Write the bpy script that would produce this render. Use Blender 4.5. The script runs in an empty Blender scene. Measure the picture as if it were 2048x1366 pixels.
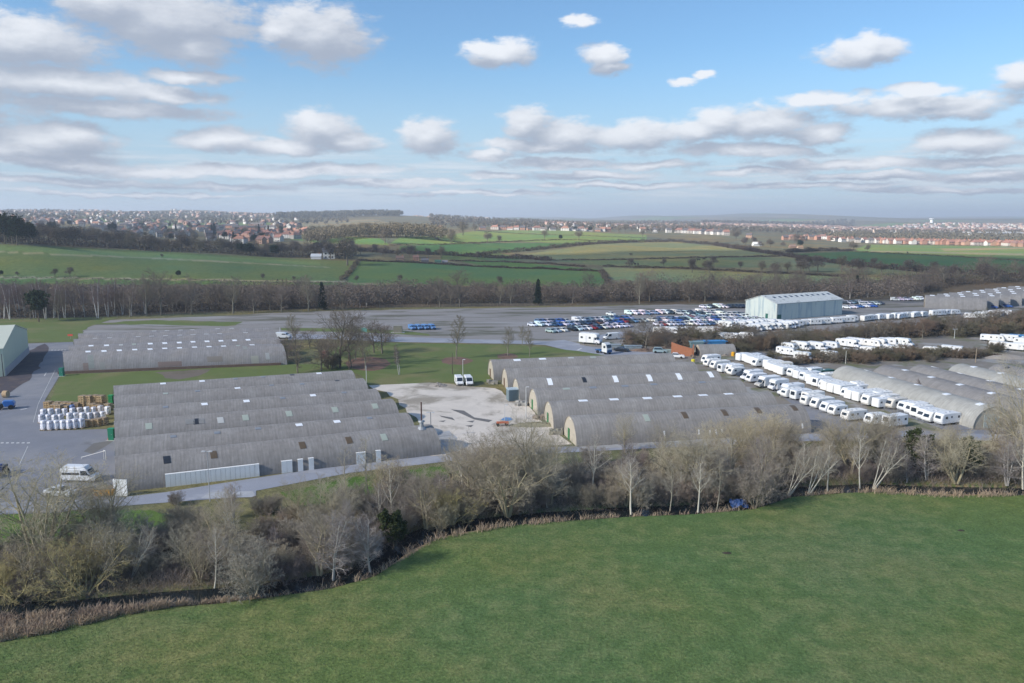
import bpy, math, random
import numpy as np
R = math.radians
sc = bpy.context.scene
# ------------------------------------------------------------------ camera, sky, sun, exposure
F = 1593.0                      # focal length in photo pixels (28 mm lens)
CAMH = 40.0
PITCH = R(8.67)
cam = bpy.data.objects.new("camera", bpy.data.cameras.new("camera"))
sc.collection.objects.link(cam)
cam.location = (0, 0, CAMH)
cam.rotation_euler = (R(90) - PITCH, 0, 0)
cam.data.lens = 28.0
cam.data.sensor_width = 36.0
cam.data.clip_start = 0.5
cam.data.clip_end = 40000
sc.camera = cam
sc.render.resolution_x, sc.render.resolution_y = 1024, 683
sc.view_settings.view_transform = 'Standard'
sc.view_settings.look = 'None'
sc.view_settings.gamma = 1.0
sc.view_settings.exposure = 1.0
SUN_AZ = R(-118)                # compass angle from +Y (view axis), towards the left and behind
SUN_EL = R(31)
sun_dir = np.array([math.sin(SUN_AZ) * math.cos(SUN_EL), math.cos(SUN_AZ) * math.cos(SUN_EL), math.sin(SUN_EL)])
sl = bpy.data.lights.new("sun", 'SUN')
sl.energy = 4.6
sl.angle = R(1.6)
sl.color = (1.0, 0.93, 0.83)
sun = bpy.data.objects.new("sun", sl)
sc.collection.objects.link(sun)
import mathutils
sun.rotation_euler = mathutils.Vector((-sun_dir[0], -sun_dir[1], -sun_dir[2])).to_track_quat('-Z', 'Y').to_euler()

def azel(px, py):
    v = (py - 683) / F
    d = np.array([(px - 1024) / F, math.cos(PITCH) - v * math.sin(PITCH), -math.sin(PITCH) - v * math.cos(PITCH)])
    d /= np.linalg.norm(d)
    return math.atan2(d[0], d[1]), math.asin(d[2])

W = bpy.data.worlds.new("World")
sc.world = W
W.use_nodes = True
W.cycles.sampling_method = 'MANUAL'
W.cycles.sample_map_resolution = 512
nt = W.node_tree
for n in list(nt.nodes): nt.nodes.remove(n)

def N(nt, typ, **kw):
    n = nt.nodes.new(typ)
    for k, v in kw.items():
        if k.startswith('i_'):
            key = k[2:]
            key = int(key) if key.isdigit() else key
            n.inputs[key].default_value = v
        else:
            setattr(n, k, v)
    return n
def math_n(nt, op, a, b=None, c=None, clamp=False):
    n = nt.nodes.new('ShaderNodeMath'); n.operation = op; n.use_clamp = clamp
    for i, v in enumerate((a, b, c)):
        if v is None: continue
        if isinstance(v, (int, float)): n.inputs[i].default_value = v
        else: nt.links.new(v, n.inputs[i])
    return n.outputs[0]
def vmath(nt, op, a, b=None, c=None):
    n = nt.nodes.new('ShaderNodeVectorMath'); n.operation = op
    for i, v in enumerate((a, b, c)):
        if v is None: continue
        if isinstance(v, (tuple, list)): n.inputs[i].default_value = v
        else: nt.links.new(v, n.inputs[i])
    return n.outputs['Value'] if op in ('LENGTH', 'DOT_PRODUCT') else n.outputs[0]

# clouds: soft cumulus heaps given by direction (azimuth, elevation) with fractal edges
BLOBS = [  # photo px centre x, y, half width, half height
    (50, 85, 150, 45), (330, 35, 185, 72), (225, 5, 110, 50), (640, 72, 112, 58), (560, 60, 60, 40), (390, 95, 80, 36),
    (120, 165, 240, 30), (340, 185, 120, 20), (220, 212, 240, 18), (370, 150, 90, 13),
    (80, 285, 140, 30), (140, 272, 70, 26), (30, 308, 180, 18), (440, 278, 95, 24), (640, 255, 78, 32), (560, 290, 130, 16), (690, 280, 80, 20), (860, 272, 66, 34),
    (1000, 108, 78, 28), (960, 100, 36, 16), (1158, 46, 34, 14), (1205, 112, 46, 22), (1225, 135, 44, 14), (1365, 158, 34, 9), (1412, 147, 26, 9), (1725, 105, 88, 27), (1735, 92, 40, 22), (2045, 160, 50, 24),
    (1050, 250, 62, 30), (1130, 268, 110, 28), (1270, 270, 120, 26), (1400, 262, 90, 24), (1430, 240, 62, 26), (1530, 248, 110, 30), (1640, 262, 70, 18),
    (1650, 200, 90, 15), (1840, 215, 190, 22), (1830, 185, 70, 12), (1930, 280, 105, 22), (1080, 292, 150, 13),
    (480, 342, 150, 11), (640, 340, 190, 12), (300, 345, 120, 10), (150, 330, 160, 12), (980, 312, 70, 9), (1120, 325, 130, 10), (1300, 330, 120, 9), (1500, 302, 190, 12),
    (1700, 325, 190, 11), (1960, 322, 120, 9), (1180, 352, 160, 8), (1500, 345, 130, 8), (1750, 352, 160, 8), (1960, 350, 140, 8), (760, 368, 220, 7), (1000, 350, 90, 8),
    (160, 366, 210, 8), (450, 372, 160, 6), (1250, 372, 230, 6), (1600, 374, 220, 6), (1900, 378, 220, 6), (950, 388, 240, 4), (300, 390, 260, 4),
    (-200, 200, 220, 70), (-260, 60, 200, 60), (2300, 240, 180, 36), (2350, 90, 120, 40),
]
grp = bpy.data.node_groups.new("cloud_density", 'ShaderNodeTree')
grp.interface.new_socket(name="P", in_out='INPUT', socket_type='NodeSocketVector')
grp.interface.new_socket(name="D", in_out='OUTPUT', socket_type='NodeSocketFloat')
grp.interface.new_socket(name="L", in_out='OUTPUT', socket_type='NodeSocketFloat')
gi = grp.nodes.new('NodeGroupInput'); go = grp.nodes.new('NodeGroupOutput')
P = gi.outputs[0]
# edge distortion (finer towards the horizon)
mp = N(grp, 'ShaderNodeVectorMath', operation='MULTIPLY'); mp.inputs[1].default_value = (12.0, 26.0, 1.0)
grp.links.new(P, mp.inputs[0])
nz = N(grp, 'ShaderNodeTexNoise', i_Scale=1.0, i_Detail=7.0, i_Roughness=0.6)
grp.links.new(mp.outputs[0], nz.inputs['Vector'])
nv = vmath(grp, 'SUBTRACT', nz.outputs['Color'], (0.5, 0.5, 0.5))
nv = vmath(grp, 'MULTIPLY', nv, (0.055, 0.030, 0.0))
PD = vmath(grp, 'ADD', P, nv)
acc = None
for (bx, by, rx, ry) in BLOBS:
    a, e = azel(bx, by)
    ra, re = 1.0 * rx / F, (1.12 if by < 240 else 1.25) * ry / F
    q = vmath(grp, 'MULTIPLY_ADD', PD, (1 / ra, 1 / re, 0.0), (-a / ra, -e / re, 0.0))
    l = vmath(grp, 'LENGTH', q)
    acc = l if acc is None else math_n(grp, 'SMOOTH_MIN', acc, l, 0.18)
mp2 = N(grp, 'ShaderNodeVectorMath', operation='MULTIPLY'); mp2.inputs[1].default_value = (34.0, 74.0, 1.0)
grp.links.new(P, mp2.inputs[0])
nz2 = N(grp, 'ShaderNodeTexNoise', i_Scale=1.0, i_Detail=10.0, i_Roughness=0.66)
grp.links.new(mp2.outputs[0], nz2.inputs['Vector'])
d = math_n(grp, 'SUBTRACT', 1.12, acc)
d = math_n(grp, 'ADD', d, math_n(grp, 'MULTIPLY', math_n(grp, 'SUBTRACT', nz2.outputs['Fac'], 0.5), 1.35))
grp.links.new(d, go.inputs[0])
d2 = math_n(grp, 'SUBTRACT', 1.12, acc)
d2 = math_n(grp, 'ADD', d2, math_n(grp, 'MULTIPLY', math_n(grp, 'SUBTRACT', nz2.outputs['Fac'], 0.5), 0.60))
grp.links.new(d2, go.inputs[1])

tc = N(nt, 'ShaderNodeTexCoord')
sx = N(nt, 'ShaderNodeSeparateXYZ'); nt.links.new(tc.outputs['Generated'], sx.inputs[0])
az = math_n(nt, 'ARCTAN2', sx.outputs[0], sx.outputs[1])
el = math_n(nt, 'ARCSINE', sx.outputs[2])
cb = N(nt, 'ShaderNodeCombineXYZ'); nt.links.new(az, cb.inputs[0]); nt.links.new(el, cb.inputs[1])
g1 = N(nt, 'ShaderNodeGroup', node_tree=grp); nt.links.new(cb.outputs[0], g1.inputs[0])
off = vmath(nt, 'ADD', cb.outputs[0], (-0.009, 0.018, 0.0))
g2 = N(nt, 'ShaderNodeGroup', node_tree=grp); nt.links.new(off, g2.inputs[0])
mask = N(nt, 'ShaderNodeMapRange', interpolation_type='SMOOTHSTEP')
nt.links.new(g1.outputs[0], mask.inputs['Value'])
mask.inputs['From Min'].default_value = 0.02; mask.inputs['From Max'].default_value = 0.58
lit = math_n(nt, 'SUBTRACT', g1.outputs[1], g2.outputs[1])
litr = N(nt, 'ShaderNodeMapRange', interpolation_type='SMOOTHSTEP')
nt.links.new(lit, litr.inputs['Value'])
litr.inputs['From Min'].default_value = -0.40; litr.inputs['From Max'].default_value = 1.05
ccol = N(nt, 'ShaderNodeMix', data_type='RGBA')
nt.links.new(litr.outputs[0], ccol.inputs[0])
ccol.inputs[6].default_value = (0.215, 0.240, 0.290, 1)
ccol.inputs[7].default_value = (0.49, 0.50, 0.52, 1)
sky = N(nt, 'ShaderNodeTexSky', sky_type='NISHITA', sun_disc=False)
sky.sun_elevation = SUN_EL
sky.sun_rotation = SUN_AZ
sky.altitude = 80; sky.air_density = 1.0; sky.dust_density = 0.6; sky.ozone_density = 1.6
SKYS = 0.115
skc = N(nt, 'ShaderNodeMix', data_type='RGBA', blend_type='MULTIPLY'); skc.inputs[0].default_value = 1.0
nt.links.new(sky.outputs[0], skc.inputs[6]); skc.inputs[7].default_value = (0.49, 0.635, 0.74, 1)
cscale = N(nt, 'ShaderNodeMix', data_type='RGBA', blend_type='MULTIPLY'); cscale.inputs[0].default_value = 1.0
nt.links.new(ccol.outputs[2], cscale.inputs[6]); cscale.inputs[7].default_value = (1 / SKYS, 1 / SKYS, 1 / SKYS, 1)
# distant low cloud deck: paler towards the horizon
low = N(nt, 'ShaderNodeMapRange', interpolation_type='SMOOTHSTEP'); nt.links.new(el, low.inputs['Value'])
low.inputs['From Min'].default_value = 0.21; low.inputs['From Max'].default_value = -0.005
low.inputs['To Min'].default_value = 0.0; low.inputs['To Max'].default_value = 0.85
lowc = N(nt, 'ShaderNodeMix', data_type='RGBA')
nt.links.new(low.outputs[0], lowc.inputs[0]); nt.links.new(skc.outputs[2], lowc.inputs[6])
lowc.inputs[7].default_value = (0.28 / SKYS, 0.355 / SKYS, 0.44 / SKYS, 1)
mx = N(nt, 'ShaderNodeMix', data_type='RGBA')
mfade = math_n(nt, 'MULTIPLY', mask.outputs[0], 0.93)
nt.links.new(mfade, mx.inputs[0]); nt.links.new(lowc.outputs[2], mx.inputs[6]); nt.links.new(cscale.outputs[2], mx.inputs[7])
# thin layered streaks low over the horizon
smul = N(nt, 'ShaderNodeVectorMath', operation='MULTIPLY'); smul.inputs[1].default_value = (7.0, 105.0, 1.0); nt.links.new(cb.outputs[0], smul.inputs[0])
snz = N(nt, 'ShaderNodeTexNoise', i_Scale=1.0, i_Detail=7.0, i_Roughness=0.6); nt.links.new(smul.outputs[0], snz.inputs['Vector'])
sm1 = N(nt, 'ShaderNodeMapRange', interpolation_type='SMOOTHSTEP'); nt.links.new(snz.outputs['Fac'], sm1.inputs['Value'])
sm1.inputs['From Min'].default_value = 0.42; sm1.inputs['From Max'].default_value = 0.62
sw1 = N(nt, 'ShaderNodeMapRange', interpolation_type='SMOOTHSTEP'); nt.links.new(el, sw1.inputs['Value']); sw1.inputs['From Min'].default_value = 0.008; sw1.inputs['From Max'].default_value = 0.035
sw2 = N(nt, 'ShaderNodeMapRange', interpolation_type='SMOOTHSTEP'); nt.links.new(el, sw2.inputs['Value']); sw2.inputs['From Min'].default_value = 0.105; sw2.inputs['From Max'].default_value = 0.055
sfc = math_n(nt, 'MULTIPLY', math_n(nt, 'MULTIPLY', sm1.outputs[0], sw1.outputs[0]), math_n(nt, 'MULTIPLY', sw2.outputs[0], 0.62))
scl = N(nt, 'ShaderNodeMix', data_type='RGBA'); nt.links.new(snz.outputs['Fac'], scl.inputs[0]); scl.inputs[6].default_value = (0.16 / SKYS, 0.20 / SKYS, 0.26 / SKYS, 1); scl.inputs[7].default_value = (0.58 / SKYS, 0.59 / SKYS, 0.60 / SKYS, 1)
lows = N(nt, 'ShaderNodeMix', data_type='RGBA'); nt.links.new(sfc, lows.inputs[0]); nt.links.new(lowc.outputs[2], lows.inputs[6]); nt.links.new(scl.outputs[2], lows.inputs[7])
nt.links.new(lows.outputs[2], mx.inputs[6])
bg = N(nt, 'ShaderNodeBackground'); bg.inputs['Strength'].default_value = SKYS
nt.links.new(mx.outputs[2], bg.inputs['Color'])
wo = N(nt, 'ShaderNodeOutputWorld'); nt.links.new(bg.outputs[0], wo.inputs['Surface'])

# ------------------------------------------------------------------ geometry of the place
def ang_of_row(py): return PITCH + math.atan((py - 683) / F)
def Gv(px, py, z=0.0):
    """ground point seen towards a direction, on the level z"""
    v = (py - 683) / F
    den = math.sin(PITCH) + v * math.cos(PITCH)
    t = (CAMH - z) / den
    return np.array([(px - 1024) / F * t, t * (math.cos(PITCH) - v * math.sin(PITCH)), z])
def depth(p): return p[1] * math.cos(PITCH) + (CAMH - p[2]) * math.sin(PITCH)
def proj(p):
    t = depth(p)
    up = p[1] * math.sin(PITCH) - (CAMH - p[2]) * math.cos(PITCH)
    return 1024 + F * p[0] / t, 683 - F * up / t
def zr(y, row): return CAMH - y * math.tan(ang_of_row(row))
def _col(*pts): return [(y, (v if abs(v) < 100 else zr(y, v))) for (y, v) in pts]
COLS = [
    (0,    _col((398, 0), (450, 10), (520, 488), (700, 476), (1000, 462), (1500, 446), (2200, 432), (3500, 420), (6000, 424), (12000, 436))),
    (350,  _col((398, 0), (460, 8), (560, 508), (750, 495), (1000, 476), (1400, 460), (2000, 447), (3000, 432), (5000, 425), (12000, 436))),
    (600,  _col((398, 0), (460, 5), (600, 520), (750, 503), (1000, 480), (1300, 466), (2000, 446), (3000, 431), (5000, 436), (12000, 438))),
    (760,  _col((398, 0), (460, 5), (600, 523), (720, 500), (850, 476), (1000, 470), (1600, 450), (2500, 433), (3500, 438), (12000, 440))),
    (1050, _col((398, 0), (470, 3), (600, 530), (750, 505), (900, 487), (1150, 470), (1350, 463), (2000, 452), (3500, 441), (7000, 436), (12000, 439))),
    (1400, _col((405, 0), (480, 548), (700, 512), (900, 497), (1200, 480), (1400, 470), (2000, 458), (3000, 447), (4500, 440), (8000, 434), (12000, 437))),
    (1750, _col((410, 0), (480, 548), (650, 520), (850, 502), (1200, 490), (1800, 470), (2600, 458), (3500, 448), (5000, 443), (8000, 436), (12000, 439))),
    (2100, _col((410, 0), (480, 550), (650, 521), (850, 503), (1200, 491), (1800, 471), (2600, 458), (3500, 449), (5000, 445), (8000, 439), (12000, 440))),
]
COLU = np.array([(c[0] - 1024) / F for c in COLS])
def terrain_far(x, y):
    x = np.asarray(x, float); y = np.asarray(y, float)
    u = np.clip(x / np.maximum(y, 1.0), COLU[0], COLU[-1])
    zs = np.stack([np.interp(y, [p[0] for p in c[1]], [p[1] for p in c[1]]) for c in COLS])
    i = np.clip(np.searchsorted(COLU, u) - 1, 0, len(COLU) - 2)
    f = (u - COLU[i]) / (COLU[i + 1] - COLU[i]); f = f * f * (3 - 2 * f)
    ar = np.arange(u.size).reshape(u.shape)
    zf = zs.reshape(len(COLS), -1)
    z = zf[i.ravel(), ar.ravel()] * (1 - f.ravel()) + zf[i.ravel() + 1, ar.ravel()] * f.ravel()
    z = z.reshape(u.shape)
    k = np.clip((y - 1500) / 3000, 0, 1)
    k3 = np.clip((y - 5000) / 3000, 0, 1)
    z = z + k3 * (16 * np.maximum(0, np.sin(x / 1150 + 0.6)) + 13 * np.sin(x / 420 + 2) + 7 * np.sin(x / 170) - 6)
    z = z + k * (14 * np.sin(x / 630 + y / 2100 + 1.3) + 7 * np.sin(x / 190 + y / 900) + 5 * np.sin(x / 97 + 2))
    return np.where(y < 398, 0.0, z)
STREAM_PX = [(-500, 1228), (-150, 1225), (0, 1213), (120, 1210), (230, 1198), (330, 1190), (430, 1183), (540, 1171), (650, 1155), (720, 1136), (790, 1088), (860, 1058),
             (960, 1040), (1080, 1028), (1240, 1018), (1370, 1013), (1480, 1004), (1560, 980), (1650, 973), (1760, 969), (1850, 974), (2048, 977), (2400, 985), (3000, 985)]
EDGE_PX = [(-500, 1300), (-150, 1300), (0, 1280), (100, 1262), (240, 1228), (400, 1200), (500, 1189), (650, 1168), (720, 1158), (800, 1122), (870, 1078),
           (1000, 1053), (1230, 1029), (1370, 1022), (1500, 1016), (1560, 993), (1700, 980), (1790, 986), (1900, 992), (2048, 988), (2400, 992), (3000, 992)]
STREAM = np.array([Gv(*p)[:2] for p in STREAM_PX])
def dist_poly(x, y, poly):
    p = np.stack([np.ravel(x), np.ravel(y)], 1)
    best = np.full(len(p), 1e9)
    for a, b in zip(poly[:-1], poly[1:]):
        ab = b - a; t = np.clip(((p - a) @ ab) / (ab @ ab), 0, 1)
        dd = np.hypot(*(p - (a + t[:, None] * ab)).T)
        best = np.minimum(best, dd)
    return best.reshape(np.shape(x))
def terrain(x, y):
    x = np.atleast_1d(np.asarray(x, float)); y = np.atleast_1d(np.asarray(y, float))
    z = terrain_far(x, y)
    m = (y > 30) & (y < 170)
    if m.any():
        dd = dist_poly(x[m], y[m], STREAM)
        f = np.clip((dd - 0.9) / 2.2, 0, 1); f = f * f * (3 - 2 * f)
        z[m] = z[m] - 1.6 * (1 - f)
    return z
def tz(x, y): return float(terrain([x], [y])[0])
def T(px, py):
    """terrain point seen towards a direction"""
    v = (py - 683) / F
    d = np.array([(px - 1024) / F, math.cos(PITCH) - v * math.sin(PITCH), -math.sin(PITCH) - v * math.cos(PITCH)])
    ts = 60 * 1.004 ** np.arange(1300)
    pts = d[None, :] * ts[:, None] + np.array([0, 0, CAMH])
    zt = terrain_far(pts[:, 0], pts[:, 1])
    below = np.where(pts[:, 2] < zt)[0]
    if len(below) == 0:
        t = 6000; p = d * t; return np.array([p[0], p[1], float(terrain_far(np.array([p[0]]), np.array([p[1]]))[0])])
    k = below[0]
    p = pts[k]
    if k > 0:
        h0 = pts[k - 1, 2] - zt[k - 1]; h1 = pts[k, 2] - zt[k]
        f = h0 / (h0 - h1) if h0 != h1 else 0
        p = pts[k - 1] + (pts[k] - pts[k - 1]) * f
    return np.array([p[0], p[1], tz(p[0], p[1])])
def pip(x, y, poly):
    x = np.asarray(x); y = np.asarray(y)
    inside = np.zeros(x.shape, bool)
    n = len(poly); j = n - 1
    for i in range(n):
        xi, yi = poly[i]; xj, yj = poly[j]
        if yi != yj:
            c = ((yi > y) != (yj > y)) & (x < (xj - xi) * (y - yi) / (yj - yi) + xi)
            inside ^= c
        j = i
    return inside

# ------------------------------------------------------------------ helpers
def link(o): sc.collection.objects.link(o); return o
def mesh_np(name, V, faces):
    """faces: list of int arrays (n,k)"""
    me = bpy.data.meshes.new(name)
    V = np.asarray(V, np.float32)
    me.vertices.add(len(V)); me.vertices.foreach_set("co", V.ravel())
    faces = [np.asarray(f, np.int32) for f in faces if len(f)]
    li = np.concatenate([f.ravel() for f in faces])
    tot = np.concatenate([np.full(len(f), f.shape[1], np.int32) for f in faces])
    st = np.concatenate([[0], np.cumsum(tot)[:-1]]).astype(np.int32)
    me.loops.add(len(li)); me.loops.foreach_set("vertex_index", li)
    me.polygons.add(len(tot)); me.polygons.foreach_set("loop_start", st)
    me.update(calc_edges=True)
    return me
class MB:
    """collects plain shapes and links them as one mesh object"""
    def __init__(s): s.v = []; s.f = []; s.m = []; s.n = 0
    def add(s, V, Fs, mi=0):
        V = np.asarray(V, float); s.v.append(V)
        for f in Fs: s.f.append([int(i) + s.n for i in f]); s.m.append(mi)
        s.n += len(V)
    def box(s, c, d, rz=0.0, mi=0):
        V = np.array([[x, y, z] for z in (-.5, .5) for y in (-.5, .5) for x in (-.5, .5)]) * np.array(d)
        if rz: V = V @ np.array([[math.cos(rz), math.sin(rz), 0], [-math.sin(rz), math.cos(rz), 0], [0, 0, 1]])
        s.add(V + np.array(c), [(0, 2, 3, 1), (4, 5, 7, 6), (0, 1, 5, 4), (2, 6, 7, 3), (0, 4, 6, 2), (1, 3, 7, 5)], mi); return s
    def tube(s, p0, p1, r0, r1=None, k=8, mi=0):
        r1 = r0 if r1 is None else r1
        p0 = np.array(p0, float); p1 = np.array(p1, float); d = p1 - p0; d = d / np.linalg.norm(d)
        a = np.cross(d, [0, 0, 1] if abs(d[2]) < .9 else [1, 0, 0]); a /= np.linalg.norm(a); b = np.cross(d, a)
        th = np.arange(k) * 2 * math.pi / k
        ring = np.cos(th)[:, None] * a + np.sin(th)[:, None] * b
        V = np.concatenate([p0 + ring * r0, p1 + ring * r1])
        Fs = [(i, (i + 1) % k, k + (i + 1) % k, k + i) for i in range(k)] + [tuple(range(k))[::-1], tuple(range(k, 2 * k))]
        s.add(V, Fs, mi); return s
    def prism(s, prof, hw, ch=0.06, mi=0):
        """profile (x,z) loop extruded across y with chamfered sides"""
        prof = np.array(prof, float); c = prof.mean(0); n = len(prof)
        sh = c + (prof - c) * (1 - ch / max(np.abs(prof - c).max(0).min(), .1))
        rings = [(sh, -hw), (prof, -hw + ch), (prof, hw - ch), (sh, hw)]
        V = np.concatenate([np.column_stack([p[:, 0], np.full(n, y), p[:, 1]]) for p, y in rings])
        Fs = []
        for r in range(3):
            for i in range(n): Fs.append((r * n + i, r * n + (i + 1) % n, (r + 1) * n + (i + 1) % n, (r + 1) * n + i))
        Fs.append(tuple(range(n))[::-1]); Fs.append(tuple(range(3 * n, 4 * n)))
        s.add(V, Fs, mi); return s
    def mesh(s, name, mats, smooth=False):
        me = bpy.data.meshes.new(name)
        me.from_pydata(np.concatenate(s.v).tolist(), [], s.f)
        for m in (mats if isinstance(mats, (list, tuple)) else [mats]): me.materials.append(m)
        if max(s.m) > 0: me.polygons.foreach_set("material_index", s.m)
        if smooth: me.polygons.foreach_set("use_smooth", [True] * len(me.polygons))
        me.update(); return me
    def build(s, name, mats, parent=None, smooth=False, color=None):
        o = link(bpy.data.objects.new(name, s.mesh(name, mats, smooth)))
        if parent: o.parent = parent
        if color: o.color = (*color, 1)
        return o
def tag(o, label=None, cat=None, group=None, kind=None):
    if label: o['label'] = label
    if cat: o['category'] = cat
    if group: o['group'] = group
    if kind: o['kind'] = kind
    return o
def empty(name, loc, rz=0.0, s=1.0):
    o = link(bpy.data.objects.new(name, None)); o.location = loc; o.rotation_euler = (0, 0, rz)
    o.scale = (s, s, s) if isinstance(s, (int, float)) else s
    o.empty_display_size = 0.5
    return o
CH = {}
def reg(o):
    for c in o.children_recursive: CH.setdefault(c.parent.name, []).append(c)
    return o
def copy_tree(o, parent=None):
    c = o.copy(); link(c)
    if parent: c.parent = parent
    for ch in CH.get(o.name, []): copy_tree(ch, c)
    return c
def paint(o, name, col):
    """colour the part called name of a thing"""
    for c in o_children(o):
        if c.name.split('.')[0] == name: c.color = (*col, 1)
_kids = {}
def o_children(o): return [c for c in o.children]
def ordn(n):
    return f"{n}{'th' if 10 <= n % 100 <= 20 else {1: 'st', 2: 'nd', 3: 'rd'}.get(n % 10, 'th')}"
class Spots:
    """copies of one template with shared mesh data; parts may be recoloured one by one"""
    def __init__(s, build): s.build = build; s.first = None
    def put(s, loc, rz, scale=1.0, cols=None, label=None, group=None, tilt=None):
        if s.first is None:
            s.first = s.build(); reg(s.first); o = s.first
            kids = CH.get(o.name, [])
        else:
            o = s.first.copy(); link(o); kids = []
            for ch in CH.get(s.first.name, []):
                k = ch.copy(); link(k); k.parent = o; kids.append(k)
                for g in CH.get(ch.name, []):
                    q = g.copy(); link(q); q.parent = k
        o.location = loc; o.rotation_euler = (tilt[0], tilt[1], rz) if tilt else (0, 0, rz)
        o.scale = (scale,) * 3 if isinstance(scale, (int, float)) else scale
        if cols:
            for k in kids:
                b = k.name.split('.')[0]
                if b in cols: k.color = (*cols[b], 1)
        if label: o['label'] = label
        if group: o['group'] = group
        return o

# ------------------------------------------------------------------ materials
def mat(name, col=(0.5, 0.5, 0.5), rough=0.8, obj=False, nscale=1.0, namp=0.25, spec=0.3, detail=4.0, bump=0.0, metal=0.0, stretch=None, coords='Object', second=None, sfac=(0.5, 0.65), sscale=0.3, fine=0.0, fscale=10.0):
    m = bpy.data.materials.new(name); m.use_nodes = True
    t = m.node_tree; b = t.nodes['Principled BSDF']
    b.inputs['Roughness'].default_value = rough
    b.inputs['Metallic'].default_value = metal
    b.inputs['Specular IOR Level'].default_value = spec
    tcn = N(t, 'ShaderNodeTexCoord')
    vec = tcn.outputs[coords] if coords != 'World' else N(t, 'ShaderNodeNewGeometry').outputs['Position']
    if stretch:
        vec = vmath(t, 'MULTIPLY', vec, stretch)
    nz = N(t, 'ShaderNodeTexNoise', i_Scale=nscale, i_Detail=detail, i_Roughness=0.6); t.links.new(vec, nz.inputs['Vector'])
    fac = math_n(t, 'MULTIPLY_ADD', nz.outputs['Fac'], 2 * namp, 1 - namp)
    if fine:
        nf = N(t, 'ShaderNodeTexNoise', i_Scale=fscale, i_Detail=3.0); t.links.new(vec, nf.inputs['Vector'])
        fac = math_n(t, 'MULTIPLY', fac, math_n(t, 'MULTIPLY_ADD', nf.outputs['Fac'], 2 * fine, 1 - fine))
    if obj:
        oi = N(t, 'ShaderNodeObjectInfo'); base = oi.outputs['Color']
    else:
        rgb = N(t, 'ShaderNodeRGB'); rgb.outputs[0].default_value = (*col, 1); base = rgb.outputs[0]
    if second:
        n2 = N(t, 'ShaderNodeTexNoise', i_Scale=sscale, i_Detail=5.0, i_Roughness=0.65); t.links.new(vec, n2.inputs['Vector'])
        mr = N(t, 'ShaderNodeMapRange'); t.links.new(n2.outputs['Fac'], mr.inputs['Value'])
        mr.inputs['From Min'].default_value, mr.inputs['From Max'].default_value = sfac
        mm = N(t, 'ShaderNodeMix', data_type='RGBA'); t.links.new(mr.outputs[0], mm.inputs[0]); t.links.new(base, mm.inputs[6]); mm.inputs[7].default_value = (*second, 1)
        base = mm.outputs[2]
    mul = vmath(t, 'SCALE', base); 
    t.links.new(fac, t.nodes[mul.node.name].inputs['Scale'])
    t.links.new(mul, b.inputs['Base Color'])
    if bump:
        bn = N(t, 'ShaderNodeBump', i_Strength=bump); bn.inputs['Distance'].default_value = 0.05
        t.links.new(nz.outputs['Fac'], bn.inputs['Height']); t.links.new(bn.outputs[0], b.inputs['Normal'])
    return m
M = {}
M['bark'] = mat('bark', obj=True, rough=0.9, nscale=0.6, namp=0.35, spec=0.1)
M['twig'] = mat('twig', obj=True, rough=0.9, nscale=0.35, namp=0.30, spec=0.05)
M['leaf'] = mat('leaf', obj=True, rough=0.7, nscale=0.8, namp=0.5, spec=0.2)
M['paint'] = mat('car_paint', obj=True, rough=0.28, nscale=0.8, namp=0.06, spec=0.5)
M['gel'] = mat('caravan_panel', obj=True, rough=0.4, nscale=1.2, namp=0.07, spec=0.4)
M['glass'] = mat('dark_glass', (0.02, 0.03, 0.045), rough=0.08, namp=0.1, spec=0.7)
M['tyre'] = mat('tyre_rubber', (0.02, 0.02, 0.02), rough=0.85, namp=0.2)
M['rim'] = mat('wheel_rim', (0.4, 0.4, 0.42), rough=0.35, metal=0.6, namp=0.1)
M['lamp'] = mat('headlight_lens', (0.7, 0.72, 0.75), rough=0.15, spec=0.6, namp=0.05)
M['plain'] = mat('painted_surface', obj=True, rough=0.65, nscale=1.5, namp=0.18, spec=0.25)
M['cloth'] = mat('tarpaulin', obj=True, rough=0.5, nscale=2.0, namp=0.3, bump=0.6)
M['wallh'] = mat('house_wall', obj=True, rough=0.9, nscale=0.5, namp=0.12)
M['roofh'] = mat('house_roof', obj=True, rough=0.85, nscale=0.8, namp=0.2)
M['metal'] = mat('galvanised_metal', (0.38, 0.39, 0.40), rough=0.5, metal=0.4, namp=0.15)
M['wood'] = mat('raw_wood', obj=True, rough=0.8, nscale=3.0, namp=0.3)
M['brick'] = mat('brick', (0.42, 0.17, 0.09), rough=0.9, nscale=2.0, namp=0.25)
M['film'] = mat('shrink_wrap', obj=True, rough=0.3, nscale=2.2, namp=0.45, spec=0.6, bump=0.8, second=(0.30, 0.24, 0.22), sfac=(0.52, 0.62), sscale=1.6)
# ------------------------------------------------------------------ ground: one sheet to the horizon
phi = np.concatenate([np.radians(np.arange(-180, -42, 4.0)), np.radians(np.linspace(-42, 42, 760)), np.radians(np.arange(46, 180, 4.0))])
rho = np.concatenate([[2, 15, 30, 42, 50], np.arange(55, 78, 1.0), np.arange(78, 158, 0.55), np.arange(160, 345, 3.0), 345 * 1.0085 ** np.arange(0, 420)])
PH, RH = np.meshgrid(phi, rho)
GX = RH * np.sin(PH); GY = RH * np.cos(PH)
GZ = terrain(GX.ravel(), GY.ravel()).reshape(GX.shape)
n_r, n_p = GX.shape
V = np.stack([GX.ravel(), GY.ravel(), GZ.ravel()], 1)
idx = np.arange(n_r * n_p).reshape(n_r, n_p)
a = idx[:-1, :]; nx = np.roll(idx, -1, axis=1)
quads = np.stack([idx[:-1], nx[:-1], nx[1:], idx[1:]], -1).reshape(-1, 4)[:, ::-1]
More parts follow.
